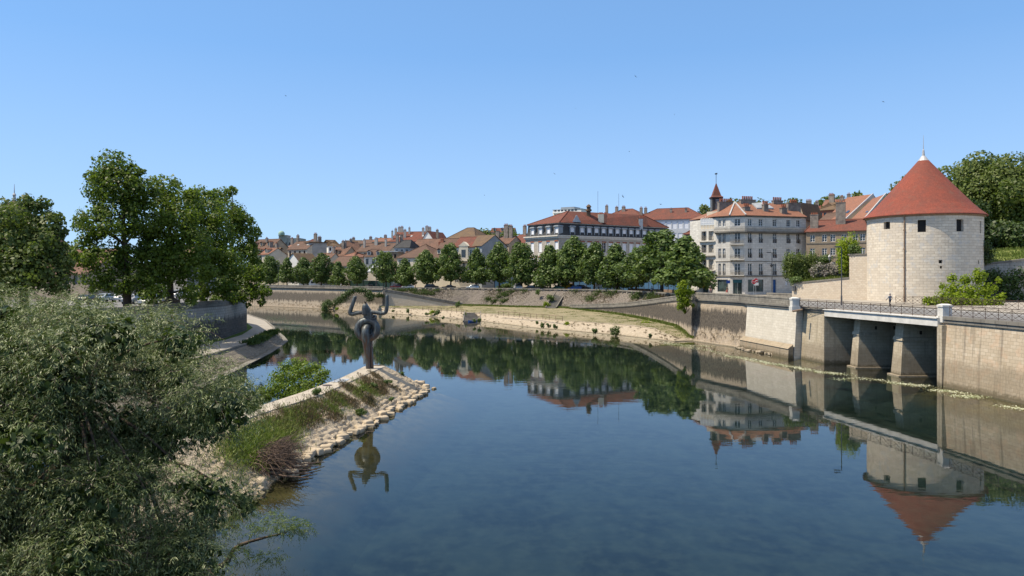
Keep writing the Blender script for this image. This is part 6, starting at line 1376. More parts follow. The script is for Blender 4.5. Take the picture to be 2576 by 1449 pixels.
for i, (x, y, w_, n, d) in enumerate([(550, 390, 4.0, 7, 168.5), (770, 365, 3.9, 6, 169), (760, 440, 1.4, 3, 164.8), (955, 415, 1.1, 3, 166), (1145, 450, 1.4, 3, 166.3), (1080, 375, 2.4, 5, 171.5), (1248, 400, 3.3, 4, 169)]):
    p = P(1693 + x * .24253, 415.3 + y * .24253, d); mb = MB(); hh = [6, 2, 2.6, 2.6, 2.6, 2, 4][i]; mb.obox((Vector((p.x, p.y)), f3[1], f3[2]), -w_ / 2, w_ / 2, -.45, .45, p.z - hh, p.z); mb.obox((Vector((p.x, p.y)), f3[1], f3[2]), -w_ / 2 - .08, w_ / 2 + .08, -.53, .53, p.z + .002, p.z + .15); c = mb.build('chimney', M['chimney'], ro)
    mb = MB(); pots(mb, Vector((p.x, p.y)), f3[1] * 1.25, n, p.z + .152, .17, .75); mb.build('chimney_pots', M['terracotta'], c)
mb = MB(); p = P(1945, 495, 171); mb.bar((p.x, p.y, p.z - 3), p, .03); mb.bar((p.x - 1.3, p.y, p.z - .8), (p.x + .1, p.y, p.z - .8), .02); mb.build('antenna', M['steel'], ro)
g = MB(); a_, t_, n_ = f2; 
# narrow house with balconies and glass veranda
NA_, NB_ = Vector((X(1760, 168.5), 168.5)), Vector((X(1799, 165.8), 165.8))
t2 = thing('narrow_house', 'narrow pale house with stacked loggias and a glazed rooftop veranda left of the corner house', 'house', (NA_.x, NA_.y, ZD)); fr, L = frame(NA_, NB_)
zt2 = zh(655); ops = []
for y0, y1 in ((778, 680), (905, 822), (1085, 978), (1212, 1105)):
    for c in (L * .28, L * .74): ops.append((c - .62, c + .62, zh(y0), zh(y1)))
shp = (.45, L * .56, ZD, zh(1235)); dpp = (L * .66, L * .86, ZD, zh(1240))
mb = MB(); wall_open(mb, NA_, NB_, ZD - .1, zt2, ops + [shp, dpp], .8); NC, ND = NA_ - fr[2] * 8, NB_ - fr[2] * 8; wall_open(mb, NC, NA_, ZD - .1, zt2, []); wall_open(mb, ND, NC, ZD - .1, zt2, []); wall_open(mb, NB_, ND, ZD - .1, zt2, []); mb.face([(NA_.x, NA_.y, zt2), (NB_.x, NB_.y, zt2), (ND.x, ND.y, zt2), (NC.x, NC.y, zt2)]); mb.build('wall', M['trim'], t2)
for i, o in enumerate(ops):
    window(t2, fr, *o, style='french', depth=.8)
    g = MB(); g.obox(fr, o[0], o[1], -.1, .06, o[2] + .95, o[2] + 1.02)
    for s in np.arange(o[0], o[1], .11): g.obox(fr, s, s + .03, -.03, 0.0, o[2], o[2] + .95)
    g.build('balustrade', M['ironl'], t2)
for y in (785, 940, 1090, 1222): mb = MB(); mb.obox(fr, -.05, L + .05, .003, .35, zh(y) - .15, zh(y) + .08); mb.build('balcony_slab', M['coping'] if y == 940 else M['trim'], t2)
g = MB(); g.obox(fr, shp[0], shp[1], -.9, -.8, shp[2], shp[3]); w_ = g.build('shop_window', M['glass_shop'], t2); g = MB(); c = fr[0] + fr[1] * (L * .17) + fr[2] * .02; z = zh(1262); g.face([(c.x - .01 + fr[1].x * a, c.y + fr[1].y * a, z + b) for a, b in ((-.45, 0), (0, -.5), (.45, 0), (0, .5))]); g.v = [(x - fr[2].x * .6, y - fr[2].y * .6, z_) for x, y, z_ in g.v]; g.build('yellow_sign', M['yellow'], w_)
g = MB(); g.obox(fr, dpp[0], dpp[1], -.9, -.8, dpp[2], dpp[3]); g.build('door', M['bluegrey'], t2)
g = MB(); h_ = zh(535) - zt2
for s in np.linspace(.1, L - .1, 6):
    for o in (-.2, -2.4): p = fr[0] + fr[1] * s + fr[2] * o; g.bar((p.x, p.y, zt2), (p.x, p.y, zt2 + h_ * (.9 if o > -1 else 1.15)), .04)
for z_, o in ((zt2 + h_ * .9, -.2), (zt2 + .9, -.2), (zt2 + h_ * 1.15, -2.4), (zt2 + h_ * .55, -.2)):
    a, b = fr[0] + fr[1] * .1 + fr[2] * o, fr[0] + fr[1] * (L - .1) + fr[2] * o; g.bar((a.x, a.y, z_), (b.x, b.y, z_), .04)
for s in np.linspace(.1, L - .1, 6): a, b = fr[0] + fr[1] * s - fr[2] * .2, fr[0] + fr[1] * s - fr[2] * 2.4; g.bar((a.x, a.y, zt2 + h_ * .9), (b.x, b.y, zt2 + h_ * 1.15), .03)
g.build('veranda', M['white_paint'], t2)
g = MB(); g.obox(fr, .1, L - .1, -.24, -.22, zt2, zt2 + h_ * .88); g.obox(fr, .3, L - .2, -5.5, -2.6, zt2, zt2 + h_ + 1.5); w_ = g.build('veranda_wall', M['beige'], t2); 
g = MB(); g.obox(fr, .12, L - .12, -.219, -.2, zt2 + .92, zt2 + h_ * .86); g.build('veranda_glass', M['paleblue'], t2)
# steeple behind
sp = thing('steeple', 'slate-sided bell turret with a red tiled spire and weathercock behind the narrow house', 'steeple', (X(1801.5, 178), 178, 20)); cx, cy = X(1801.5, 178), 178; ss_ = 1.18
def zs(y): return Z(415.3 + y * .24253, 178)
def sq(mb, w, z0, z1, w2=None): w2 = w2 or w; mb.hexa([(cx - w, cy - w), (cx + w, cy - w), (cx + w, cy + w), (cx - w, cy + w)], z0, z1, [(cx - w2, cy - w2), (cx + w2, cy - w2), (cx + w2, cy + w2), (cx - w2, cy + w2)])
mb = MB(); sq(mb, 1.25, 8, zs(485)); mb.build('base', M['brick'], sp); mb = MB(); sq(mb, 1.12, zs(484), zs(350)); sq(mb, 1.3, zs(349.5), zs(338)); bf = mb.build('belfry', M['slate'], sp)
mb = MB()
for k in range(11): z = zs(470) + k * .24; mb.box(cx - .45, cx + .45, cy - 1.2, cy - 1.13, z, z + .12); mb.box(cx - 1.2, cx - 1.13, cy - .45, cy + .45, z, z + .12)
mb.build('louvres', M['bluegrey'], bf); mb = MB(); sq(mb, 1.42, zs(337.5), zs(320), .95); sq(mb, .95, zs(320), zs(190), .07); mb.build('spire', M['tile_red'], sp); mb = MB(); mb.bar((cx, cy, zs(195)), (cx, cy, zs(95)), .06, 6); mb.box(cx - .3, cx + .25, cy - .03, cy + .03, zs(98), zs(84)); mb.box(cx + .1, cx + .3, cy - .03, cy + .03, zs(90), zs(80)); mb.build('weathercock', M['steel'], sp)
# houses round it
NB_g = 'houses behind the corner house'
house('small house with a red hipped roof between the big linden and the narrow house', 1722, 181, 1762, 178, 587, 569, 8, 'hip', wall='brown_stone', rmt='tile_red', nfl=4, ncol=2, group=NB_g)
bh = house('three-storey brown stone house with a red roof, right of the corner house', 2028, 164, 2180, 158, 580, 553, 11, 'hip', wall='brown_stone', rmt='tile_red', nfl=4, ncol=6, cols=[2044, 2074, 2095, 2123, 2152, 2170], fh=2.95, wh=1.55, ww=1.0, style='french', group=NB_g, chim=[(.12, .15, 2.8, 4), (.55, .3, 4.6, 5)], hipin=1)
fr, L = frame((X(2028, 164), 164), (X(2180, 158), 158)); ze = Z(580, 161); mb = MB()
for z in (ze - 2.75, ze - 5.7): mb.obox(fr, 0, L, .003, .1, z, z + .16)
mb.obox(fr, 0, L, .003, .25, ze - .25, ze - .02); mb.build('string_course', M['coping'], bh)
house('dark gable house behind the right end of the corner house', 1998, 190, 2024, 188, 545, 512, 10, 'end', wall='tan', rmt='tile_dark', nfl=0, group=NB_g)
house('small red roof with pots above the corner house chimneys', 2020, 232, 2062, 230, 535, 518, 9, 'gable', wall='grey', rmt='tile_red', nfl=1, ncol=3, group=NB_g, chim=[(.3, .5, 1.6, 4), (.8, .5, 1.2, 2)])
house('pale low house under the small red roofs', 2030, 215, 2068, 212, 548, 534, 9, 'hip', wall='bluegrey', rmt='zinc', nfl=1, ncol=3, group=NB_g)
house('dark red walled house with a glazed dormer on the hill', 2058, 206, 2108, 202, 527, 508, 10, 'hip', wall='brick', rmt='tile_dark', nfl=1, ncol=4, group=NB_g, chim=[(.3, .5, 1.8, 3), (.8, .5, 1.2, 2)])
house('orange-red roofs with skylight high on the hill left of the steep gables', 2070, 232, 2135, 228, 515, 502, 10, 'gable', wall='grey', rmt='tile_orange', nfl=0, group=NB_g, chim=[(.2, .5, 1.6, 3), (.9, .5, 1.4, 2)])
house('triangular brown gable roof below the steep roofs', 2054, 186, 2098, 182, 560, 535, 9, 'gable', wall='brick', rmt='tile_brown', nfl=0, group=NB_g)
def steep(label, pts, dth, mt='tile_mid', wallm='beige'):
    # pts: roof plane as ridge-left, ridge-right, eave-right, eave-left, each (u, v, depth)
    a, b, c, d = [P(*p) for p in pts]; t = thing('house', label, 'house', (a.x, a.y, ZD), NB_g); mb = MB(); roof_slab(mb, [d, c, b, a], .18)
    nb = (b - c); out = Vector((nb.x, nb.y, 0)); c2, d2 = b + out, a + out; c2.z = c.z; d2.z = d.z; roof_slab(mb, [a, b, c2, d2], .18); ro = mb.build('roof', M[mt], t)
    mb = MB(); w_ = MB(); zb = 5
    for p, q_, r in ((b, c, c2), (a, d, d2)): mb.face([(q_.x, q_.y, zb), (r.x, r.y, zb), (r.x, r.y, r.z - .2), (p.x, p.y, p.z - .2), (q_.x, q_.y, q_.z - .2)])
    mb.face([(c.x, c.y, zb), (d.x, d.y, zb), (d.x, d.y, d.z - .2), (c.x, c.y, c.z - .2)]); mb.build('wall', M[wallm], t); m3 = MB(); m3.tube([c, b], [.25, .25], 4); m3.build('verge', M['lead'], ro)
    for f in (.3, .75):
        p = d.lerp(c, f).lerp(a.lerp(b, f), .3); g = MB(); e1 = (c - d).normalized(); e2 = (a - d).normalized(); nn = e1.cross(e2).normalized() * .12
        g.face([p + nn - e1 * .6, p + nn + e1 * .6, p + nn + e1 * .6 + e2 * 1.5, p + nn - e1 * .6 + e2 * 1.5]); g.build('skylight', M['glass'], ro)
    return t, ro
t_, ro = steep('steep red-roofed house, left one of the pair behind the brown stone house', [(2131, 497, 196), (2196, 488, 186), (2122, 556, 176), (2068, 560, 186)], 10)
t_, ro = steep('steep red-roofed house directly left of the cone roof', [(2195, 500, 184), (2229, 487, 176), (2170, 556, 166), (2136, 556, 174)], 10)
# ================================================================== HILLS AND DISTANT TREES
def hz(x, y):
    def sm(a, b, v): k = min(1, max(0, (v - a) / (b - a))); return k * k * (3 - 2 * k)
    z = ZD - .3 + 24 * sm(330, 620, y + .15 * x) * (1 - .6 * sm(-60, -260, x)); z += 26 * sm(70, 170, x - (y - 260) * .12) * sm(215, 330, y); z += 14 * sm(-30, 60, x) * sm(380, 520, y)
    z = min(z, 8.5 + (.066 if x > 20 else .038 if x < -20 else .038 + (x + 20) * .0007) * y) if y > 210 else z
    return z + (.6 * math.sin(x * .05) * math.sin(y * .043) if z > ZD else 0)
mb = MB(); gx = np.arange(-500, 520, 20); gy = np.arange(220, 1100, 20)
for i in gx:
    for j in gy: mb.v.append((float(i), float(j), hz(float(i), float(j)) if j > 210 else ZD - .5))
for a in range(len(gx) - 1):
    for b in range(len(gy) - 1):
        if gy[b] < 330 and gx[a] < 60: continue
        i = a * len(gy) + b; mb.f.append([i, i + len(gy), i + len(gy) + 1, i + 1])
tag(mb.build('hill', M['hillside'], smooth=True), kind='structure')
random.seed(41)
HG = 'trees on the hill behind the town'
for u, v, d, r, lab in [(870, 607, 420, 6, 'pale green hill trees left of the wooded rise'), (905, 604, 400, 6, 'rounded tree on the wooded rise, left end'), (935, 603, 395, 6.5, 'rounded tree in the middle of the wooded rise'), (960, 597, 400, 6.5, 'tallest rounded tree at the right end of the wooded rise'), (1095, 592, 380, 5, 'bushy tree just right of the red-roofed house on the rise'), (1112, 597, 370, 4.5, 'low tree left of the steep dark brown roof'), (1222, 570, 330, 6.3, 'large rounded tree on the skyline right of the steep dark roof'), (1245, 585, 335, 5, 'tree below the pinkish roof on the skyline'), (1275, 577, 345, 5.5, 'tree in front of the pinkish skyline roof'), (1300, 580, 340, 6, 'tree on the skyline left of the mansard building'), (1283, 566, 360, 2.6, 'small tree sticking up over the pinkish skyline roof'), (1393, 556, 300, 5, 'tree top peeking left of the mansard roof'), (1778, 510, 300, 5, 'green tree left of the slate steeple'), (1850, 494, 290, 6.5, 'pale green tree behind the corner house chimneys, left one'), (1905, 498, 290, 6, 'pale green tree behind the corner house chimneys, right one'), (1996, 492, 300, 4.6, 'small rounded tree above the right chimneys of the corner house'), (2092, 483, 300, 6, 'spreading tree above the hill houses'), (2120, 492, 305, 5, 'tree at the right of the spreading one above the hill houses'), (2062, 500, 310, 4, 'low tree left of the spreading tree above the hill houses'), (2158, 480, 290, 3, 'small dark tree above the ridge of the steep red roof'), (2010, 512, 300, 4, 'low bushy tree above the small red roofs')]:
    x = X(u, d); zt_ = Z(v, d); zb = min(hz(x, d), zt_ - 3 * r * .9) if zt_ - hz(x, d) < 2.4 * r else hz(x, d); hgt = zt_ - zb
    tree('tree', lab, (x, d, zb), hgt, r, M['wood_tree'], .55, .5, 16, r * .42, hgt * .3, ROUND, .3, HG, crown_low=max(.1, 1 - 2.0 * r / hgt), nl=5)
house('pinkish-roofed long house among trees on the skyline', 1234, 390, 1292, 388, 583, 574, 9, wall='beige', rmt='tile_red', nfl=1, ncol=6, dormers=3, zb=14, group=OT)

# ================================================================== STAIRS, RAILS, FENCES
def stairs(label, A, B, w0, n, drop_in=0.0, rail=True):
    A, B = Vector(A), Vector(B); t = thing('stairs', label, 'stairs', B); d = (A - B); ds = Vector((d.x, d.y, 0)); s = Vector((ds.y, -ds.x, 0)).normalized() * w0 / 2; mb = MB()
    for k in range(n):
        p = B.lerp(A, k / n); p2 = B.lerp(A, (k + 1) / n); q = [p - s, p2 - s, p2 + s, p + s]; mb.hexa([(a.x, a.y) for a in q], p.z - .4, p2.z)
    mb.build('steps', M['coping'], t); mb = MB()
    for sg in (-1, 1):
        a, b = B + s * sg * 1.06, A + s * sg * 1.06; mb.bar(b + Vector((0, 0, .2)), a + Vector((0, 0, .2)), .17, 4)
    mb.build('stringers', M['coping'], t)
stairs('steep stone staircase cut into the rubble embankment', (X(1413, 199.5), 198.8, ZD), (X(1386, 188.5), 189.0, 2.15), 2.6, 22)
stairs('short grey stone steps down the bank to the blue boat', (X(1188, 176), 177.5, 1.62), (X(1187, 170.3), 169.6, -.1), 3.6, 8)
def simple_rail(label, path, h=.95, n=10):
    t = thing('handrail', label, 'railing', path[0]); mb = MB(); R_ = resample(path, n); up = Vector((0, 0, h))
    for i, p in enumerate(R_):
        m_ = MB(); m_.bar(p, p + up, .05, 4); m_.build('post', M['wood'], t)
        if i: mb.bar(R_[i - 1] + up, p + up, .06, 4); mb.bar(R_[i - 1] + up * .5, p + up * .5, .03, 4)
    mb.build('rails', M['wood'], t)
simple_rail('thin brown handrail along the bank edge left of the steps', [G(1063, 781, 1.55), G(1120, 784.5, 1.55), G(1173, 790, 1.55)], n=9)
simple_rail('thin brown handrail along the bank edge right of the steps', [G(1254, 793.5, 1.55), G(1335, 801, 1.55), G(1415, 808, 1.55)], n=12)
def fence(label, p0, p1, z0, z1, mt, cat='fence'):
    t = thing('fence', label, cat, (p0[0], p0[1], z0)); fr, L = frame(p0, p1); mb = MB(); mb.obox(fr, 0, L, -.04, 0, z0 + .1, z1); mb.build('panel', mt, t); mb = MB()
    for s in np.arange(0, L, 2.4): mb.obox(fr, s, s + .08, .003, .09, z0, z1 + .15)
    mb.build('fence_posts', M['steel'], t)
fence('dark green hoarding behind the sixth to eighth quay trees', (X(880, 243), 243), (X(996, 238), 238), ZD, ZD + 2.4, M['green_fence'])
fence('blue hoarding behind the cars in front of the mansard building', (X(1440, 214), 214), (X(1620, 199), 199), ZD, ZD + 2.6, M['blue_fence'])
fence('blue mesh hoarding right end, under the biggest linden', (X(1620, 199), 199), (X(1755, 176), 176), ZD, ZD + 2.4, M['blue_fence'])
fence('light blue fence with a hedge between the red-roofed house and the mansard building', (X(1243, 228), 228), (X(1308, 226), 226), ZD, ZD + 2.6, M['blue_fence'])
fence('low wooden paling along the blue hoarding', (X(1580, 194), 194), (X(1752, 165), 165), ZD, ZD + .8, M['wood'])
shrub('hedge in front of the light blue fence', (X(1270, 224), 224, ZD), 2.6, M['shrub'], .16, .6, 8, h=1.6); shrub('second hedge piece by the mansard building', (X(1292, 223), 223, ZD), 2.2, M['shrub'], .16, .6, 7, h=1.6)
fence('pale wall with iron gates behind the leftmost quay trees', (X(650, 274), 274), (X(790, 262), 262), ZD, ZD + 3.0, M['beige'], 'wall')
mb = MB(); o_ = (X(1498, 202), 202, ZD); t = thing('notice_board', 'white and blue notice board on the blue hoarding beside the runner', 'sign', (X(1576, 192), 192, ZD)); f_, L = frame((X(1570, 192), 192), (X(1583, 191), 191)); mb.obox(f_, 0, L, -.05, 0, ZD + .9, ZD + 2.1); mb.build('board', M['sign_blue'], t); mb = MB(); mb.obox(f_, .03, L - .03, .002, .03, ZD + 1.6, ZD + 2.07); mb.obox(f_, .2, L - .2, .002, .03, ZD + 1.2, ZD + 1.35); mb.build('panel', M['white_paint'], t)
# ================================================================== VEHICLES
PAINT = {}
def paint(n, c, metal=.2):
    if n not in PAINT: m, t, o = newmat(n + '_car_paint'); PAINT[n] = finish(m, t, o, mixc(t, noise(t, vec(t, 'pos'), 2, 2), c, tuple(x * .85 for x in c)), .28, None, spec=.6, metal=metal)
    return PAINT[n]
for n, c in (('white', (.7, .7, .7)), ('silver', (.42, .43, .44)), ('black', (.02, .02, .022)), ('dark grey', (.06, .065, .07)), ('dark red', (.16, .012, .015)), ('blue', (.015, .09, .35)), ('yellow', (.62, .36, .02)), ('green', (.03, .12, .08)), ('pale blue', (.45, .52, .58))): paint(n, c)
M['tyre'] = plain('tyre_rubber', (.02, .02, .02)); M['lamp'] = plain('headlight_glass', (.6, .6, .6), rough=.2); M['tail'] = plain('tail_lamp', (.3, .01, .01), rough=.3)
KIND = {'hatch': (4.0, 1.72, [(0, .35), (0, .72), (.1, .86), (.95, .98), (1.55, 1.42), (2.9, 1.5), (3.75, 1.15), (3.98, .95), (4.0, .38)], (1.15, 3.65, .98, 1.4)),
        'sedan': (4.4, 1.76, [(0, .35), (0, .68), (.12, .82), (1.15, .93), (1.85, 1.38), (2.9, 1.42), (3.7, 1.02), (4.35, .96), (4.4, .38)], (1.35, 3.5, .95, 1.33)),
        'suv': (4.4, 1.82, [(0, .38), (0, .85), (.12, 1.0), (1.1, 1.1), (1.7, 1.6), (3.6, 1.66), (4.2, 1.2), (4.38, 1.0), (4.4, .4)], (1.3, 4.05, 1.1, 1.55)),
        'van': (4.8, 1.9, [(0, .38), (0, .9), (.15, 1.05), (.8, 1.25), (1.5, 1.95), (4.6, 2.0), (4.78, 1.8), (4.8, 1.0), (4.8, .4)], (.95, 2.3, 1.25, 1.75))}
def car(label, kind, col, x, y, ang, z=ZD, name='parked_car', cat='car', group='cars parked along the far quay', sc=.95):
    L, W, prof, win = KIND[kind]; t = thing(name, label, cat, (0, 0, 0), group); mb = MB(); L2 = L / 2
    def sec(y_, inset, top): return [mb.vert((px - L2, y_, pz)) for px, pz in prof]
    a = sec(-W / 2, 0, 0); b = sec(W / 2, 0, 0)
    # pull the cabin in
    for idx, (px, pz) in enumerate(prof):
        if pz > 1.15 or (kind in ('sedan', 'hatch') and pz > 1.02):
            for s_, l_ in ((1, a), (-1, b)): v = mb.v[l_[idx]]; mb.v[l_[idx]] = (v[0], v[1] + s_ * .18, v[2])
    n = len(prof)
    # side panels split at the belt line keep the body side upright
    mb.f.append(a); mb.f.append(b[::-1])
    for i in range(n): j = (i + 1) % n; mb.f.append([a[j], a[i], b[i], b[j]])
    body = mb.build('body', PAINT[col], t)
    md = body.modifiers.new('bevel', 'BEVEL'); md.width = .06; md.segments = 2; md.limit_method = 'ANGLE'
    x0, x1, z0, z1 = win; mb = MB()
    if kind == 'van': side = [(x0 + .1, z0), (x1, z0), (x1, z1), (x0 + .55, z1)]
    else: side = [(x0 + .05, z0 + .03), (x1 - .05, z0 + .05), (x1 - .55, z1 - .02), (x0 + .65, z1 - .04)]
    for s_ in (-1, 1):
        q = []
        for px, pz in side:
            yin = .02 + .0; k = (pz - .95) / .5 * .13 if pz > 1.0 else .0; q.append((px - L2, s_ * (W / 2 - max(0, k) + .012 - (0 if pz < z0 + .1 else .0)), pz))
        mb.face(q)
    iw = [i for i in range(n - 1) if prof[i + 1][1] - prof[i][1] > .3 and prof[i][0] > .3]; ir = [i for i in range(n - 1) if prof[i][1] - prof[i + 1][1] > .3 and prof[i][0] > 2.5 and prof[i + 1][1] > .85]
    for i in iw[:1] + ir[:1]:
        (ax_, az), (bx, bz) = prof[i], prof[i + 1]; nx, nz = (-(bz - az), bx - ax_); ln = math.hypot(nx, nz); nx, nz = nx / ln * .02, nz / ln * .02
        p = lambda k, y_: (ax_ + (bx - ax_) * k - L2 + nx, y_, az + (bz - az) * k + nz)
        mb.face([p(.08, -W / 2 + .15), p(.08, W / 2 - .15), p(.9, W / 2 - .28), p(.9, -W / 2 + .28)])
    mb.build('windows', M['glass'], t)
    for wx in (.78 - L2, L2 - .85):
        for s_ in (-1, 1):
            mb = MB(); mb.tube([(wx, s_ * (W / 2 - .2), .32), (wx, s_ * (W / 2 + .015), .32)], [.32, .32], 14); w_ = mb.build('wheel', M['tyre'], t); mb = MB(); mb.tube([(wx, s_ * (W / 2 + .016), .32), (wx, s_ * (W / 2 + .03), .32)], [.19, .19], 12); mb.build('rim', M['galv'], w_)
    for s_ in (-1, 1):
        mb = MB(); mb.box(-L2 - .01, -L2 + .12, s_ * (W / 2 - .3) - .16, s_ * (W / 2 - .3) + .16, .62, .78); mb.build('headlight', M['lamp'], t); mb = MB(); mb.box(L2 - .1, L2 + .012, s_ * (W / 2 - .22) - .1, s_ * (W / 2 - .22) + .1, .72, .98); mb.build('tail_light', M['tail'], t)
    t.location = (x, y, z); t.rotation_euler = (0, 0, ang); t.scale = (sc,) * 3; return t
for u, d, kind, col, ang, lab in [(997, 227.5, 'hatch', 'dark red', 5, 'dark red car at the top of the slanting ramp'), (1026, 226, 'hatch', 'white', 8, 'white small car next to the dark red car'), (1003, 235, 'van', 'white', 185, 'white delivery van behind the dark red car'), (1086, 223, 'suv', 'black', 178, 'black suv parked beside the ninth quay tree'), (1129, 220.5, 'sedan', 'black', 5, 'black low car half hidden by the tallest slim tree'), (1190, 216.5, 'hatch', 'pale blue', -10, 'pale silver hatchback in front of the balcony facade'), (1303, 209, 'van', 'silver', 100, 'silver people carrier left of the mansard building'), (1334, 207.5, 'hatch', 'black', -15, 'black hatchback below the left face of the mansard building'), (1366, 206, 'sedan', 'dark grey', 170, 'dark grey saloon below the lit face of the mansard building'), (1402, 204, 'sedan', 'green', -12, 'dark green saloon beside the staircase top'), (1434, 208.5, 'van', 'yellow', 165, 'bright yellow van behind the staircase top'), (1447, 202, 'hatch', 'blue', -15, 'blue hatchback right of the yellow van'), (1466, 202.5, 'suv', 'black', 160, 'black suv right of the blue hatchback'), (1515, 198, 'van', 'white', 160, 'white small van under the quay trees'), (1543, 195.2, 'suv', 'silver', 152, 'silver suv nearest the runner')]:
    car(lab, kind, PAINT and col, X(u, d), d, R(ang))
# box truck
t = thing('box_truck', 'white box truck parked behind the fifth quay tree', 'truck', (X(812, 246), 246, ZD)); x, y, z = X(812, 246), 246, ZD
mb = MB(); mb.box(x - 2.3, x + 4.2, y - 1.2, y + 1.2, z + .7, z + 3.2); mb.build('box', M['white_paint'], t); mb = MB(); mb.hexa([(x - 4.3, y - 1.1), (x - 2.32, y - 1.1), (x - 2.32, y + 1.1), (x - 4.3, y + 1.1)], z + .5, z + 1.5); mb.hexa([(x - 4.25, y - 1.08), (x - 2.32, y - 1.08), (x - 2.32, y + 1.08), (x - 4.25, y + 1.08)], z + 1.502, z + 2.5, [(x - 3.7, y - 1), (x - 2.32, y - 1), (x - 2.32, y + 1), (x - 3.7, y + 1)]); cb = mb.build('cab', M['white_paint'], t)
mb = MB(); mb.box(x - 3.6, x - 2.7, y - 1.13, y - 1.09, z + 1.55, z + 2.2); mb.build('window', M['glass'], cb)
for wx in (x - 3.3, x + 2.8): mb = MB(); mb.tube([(wx, y - 1.2, z + .45), (wx, y - .9, z + .45)], [.45, .45], 14); mb.build('wheel', M['tyre'], t)
random.seed(6)
LC = [(232, 735, 'white', 'hatch'), (262, 742, 'pale blue', 'sedan'), (292, 731, 'silver', 'suv'), (222, 746, 'dark grey', 'hatch'), (250, 729, 'white', 'van'), (305, 741, 'white', 'hatch'), (272, 727, 'dark grey', 'suv'), (395, 743, 'green', 'hatch'), (377, 748, 'white', 'sedan'), (447, 735, 'silver', 'suv'), (462, 731, 'white', 'hatch'), (488, 735, 'silver', 'sedan'), (478, 728, 'dark grey', 'hatch'), (505, 731, 'white', 'suv'), (330, 745, 'silver', 'hatch'), (415, 750, 'black', 'sedan'), (215, 728, 'blue', 'hatch')]
for i, (u, v, col, kind) in enumerate(LC):
    d = (H - 7.2) * F / (v - CY); d = min(150, d)
    lab = '%s %s in the left car park, %s' % (col, {'hatch': 'small car', 'sedan': 'saloon', 'suv': 'tall car', 'van': 'van'}[kind], ['left end, behind the willow top', 'in the second row behind the willow top', 'middle row left of the tallest plane', 'nearest the willow top', 'with a high roof behind the others', 'just left of the tallest plane trunk', 'at the very back left', 'between the two plane trunks', 'low behind the dark parapet', 'right of the second plane trunk', 'far row, right of the second trunk', 'at the right end of the near row', 'far row, right end', 'partly hidden by hanging leaves', 'beside the tallest plane trunk', 'just left of the second plane trunk', 'at the far left end'][i])
    car(lab, kind, col, X(u, d), d, R(random.choice([95, -85, 80, 265]) + random.uniform(-5, 5)), z=6.02, group='cars in the left bank car park', sc=1)

# ================================================================== LAMPS, SIGNS
def lamp(label, u, d, vtop, arm=.9, side=-1, z0=ZD, double=False):
    x = X(u, d); zt_ = Z(vtop, d); t = thing('street_lamp', label, 'street lamp', (x, d, z0)); mb = MB(); mb.tube([(x, d, z0), (x, d, z0 + 1.2), (x, d, z0 + 1.25), (x, d, zt_)], [.11, .11, .075, .055], 8); mb.bar((x, d, zt_), (x + side * arm, d, zt_ + .05), .035, 5); mb.build('pole', M['steel'], t)
    mb = MB(); mb.box(min(x + side * arm, x + side * (arm - .7)), max(x + side * arm, x + side * (arm - .7)), d - .15, d + .15, zt_ - .02, zt_ + .12); mb.build('lamp_head', M['steel'], t); return t
lamp('tall dark street lamp in front of the garden wall left of the round tower', 2117, 94, 622, z0=6.7)
lamp('tall dark street lamp in front of the corner house facade', 1942, 128, 636, z0=6.35)
lamp('grey street lamp on the far quay behind the third quay tree', 700, 250, 668, arm=.6)
lamp('grey street lamp on the far quay left of the slanting ramp head', 946, 228, 660, arm=.6)
lamp('thin street lamp between the lindens in front of the blue hoarding', 1528, 189, 655, arm=.6)
t = thing('lantern', 'old style lantern on a post above the garden slope', 'street lamp', (X(2087, 120), 120, 10.5)); x, d = X(2087, 120), 120; mb = MB(); mb.bar((x, d, 10), (x, d, Z(655, d)), .05, 6); mb.build('pole', M['steel'], t); mb = MB(); zz_ = Z(655, d); mb.lathe((x, d), [(.12, zz_), (.28, zz_ + .6), (.1, zz_ + .85), (.02, zz_ + 1.0)], 6); mb.build('lantern_head', M['galv'], t)
t = thing('lantern', 'dark hanging lantern on a wall bracket of the corner house', 'street lamp', (X(1942, 165.3), 165.3, 11)); x, d = X(1941, 162.8), 162.8; mb = MB(); mb.bar((x - 1.0, d + 1.9, zh(1022)), (x, d, zh(1022)), .04); mb.build('bracket', M['steel'], t); mb = MB(); mb.lathe((x, d), [(.15, zh(1060)), (.32, zh(1040)), (.1, zh(1028)), (.03, zh(1022))], 6); mb.build('lantern_head', M['dark'], t)
def text_mesh(txt, size, mt, parent, loc, rot, depth=.004, name='lettering'):
    cu = bpy.data.curves.new(name, 'FONT'); cu.body = txt; cu.size = size; cu.align_x = 'CENTER'; cu.align_y = 'CENTER'; cu.extrude = depth; tmp = bpy.data.objects.new('tmp', cu); COL.objects.link(tmp)
    me = bpy.data.meshes.new_from_object(tmp.evaluated_get(bpy.context.evaluated_depsgraph_get())); bpy.data.objects.remove(tmp); bpy.data.curves.remove(cu); me.name = name
    o = link(name, me, None, parent); me.materials.clear(); me.materials.append(mt); o.location = Vector(loc) - WL[parent.name]; o.rotation_euler = rot; return o
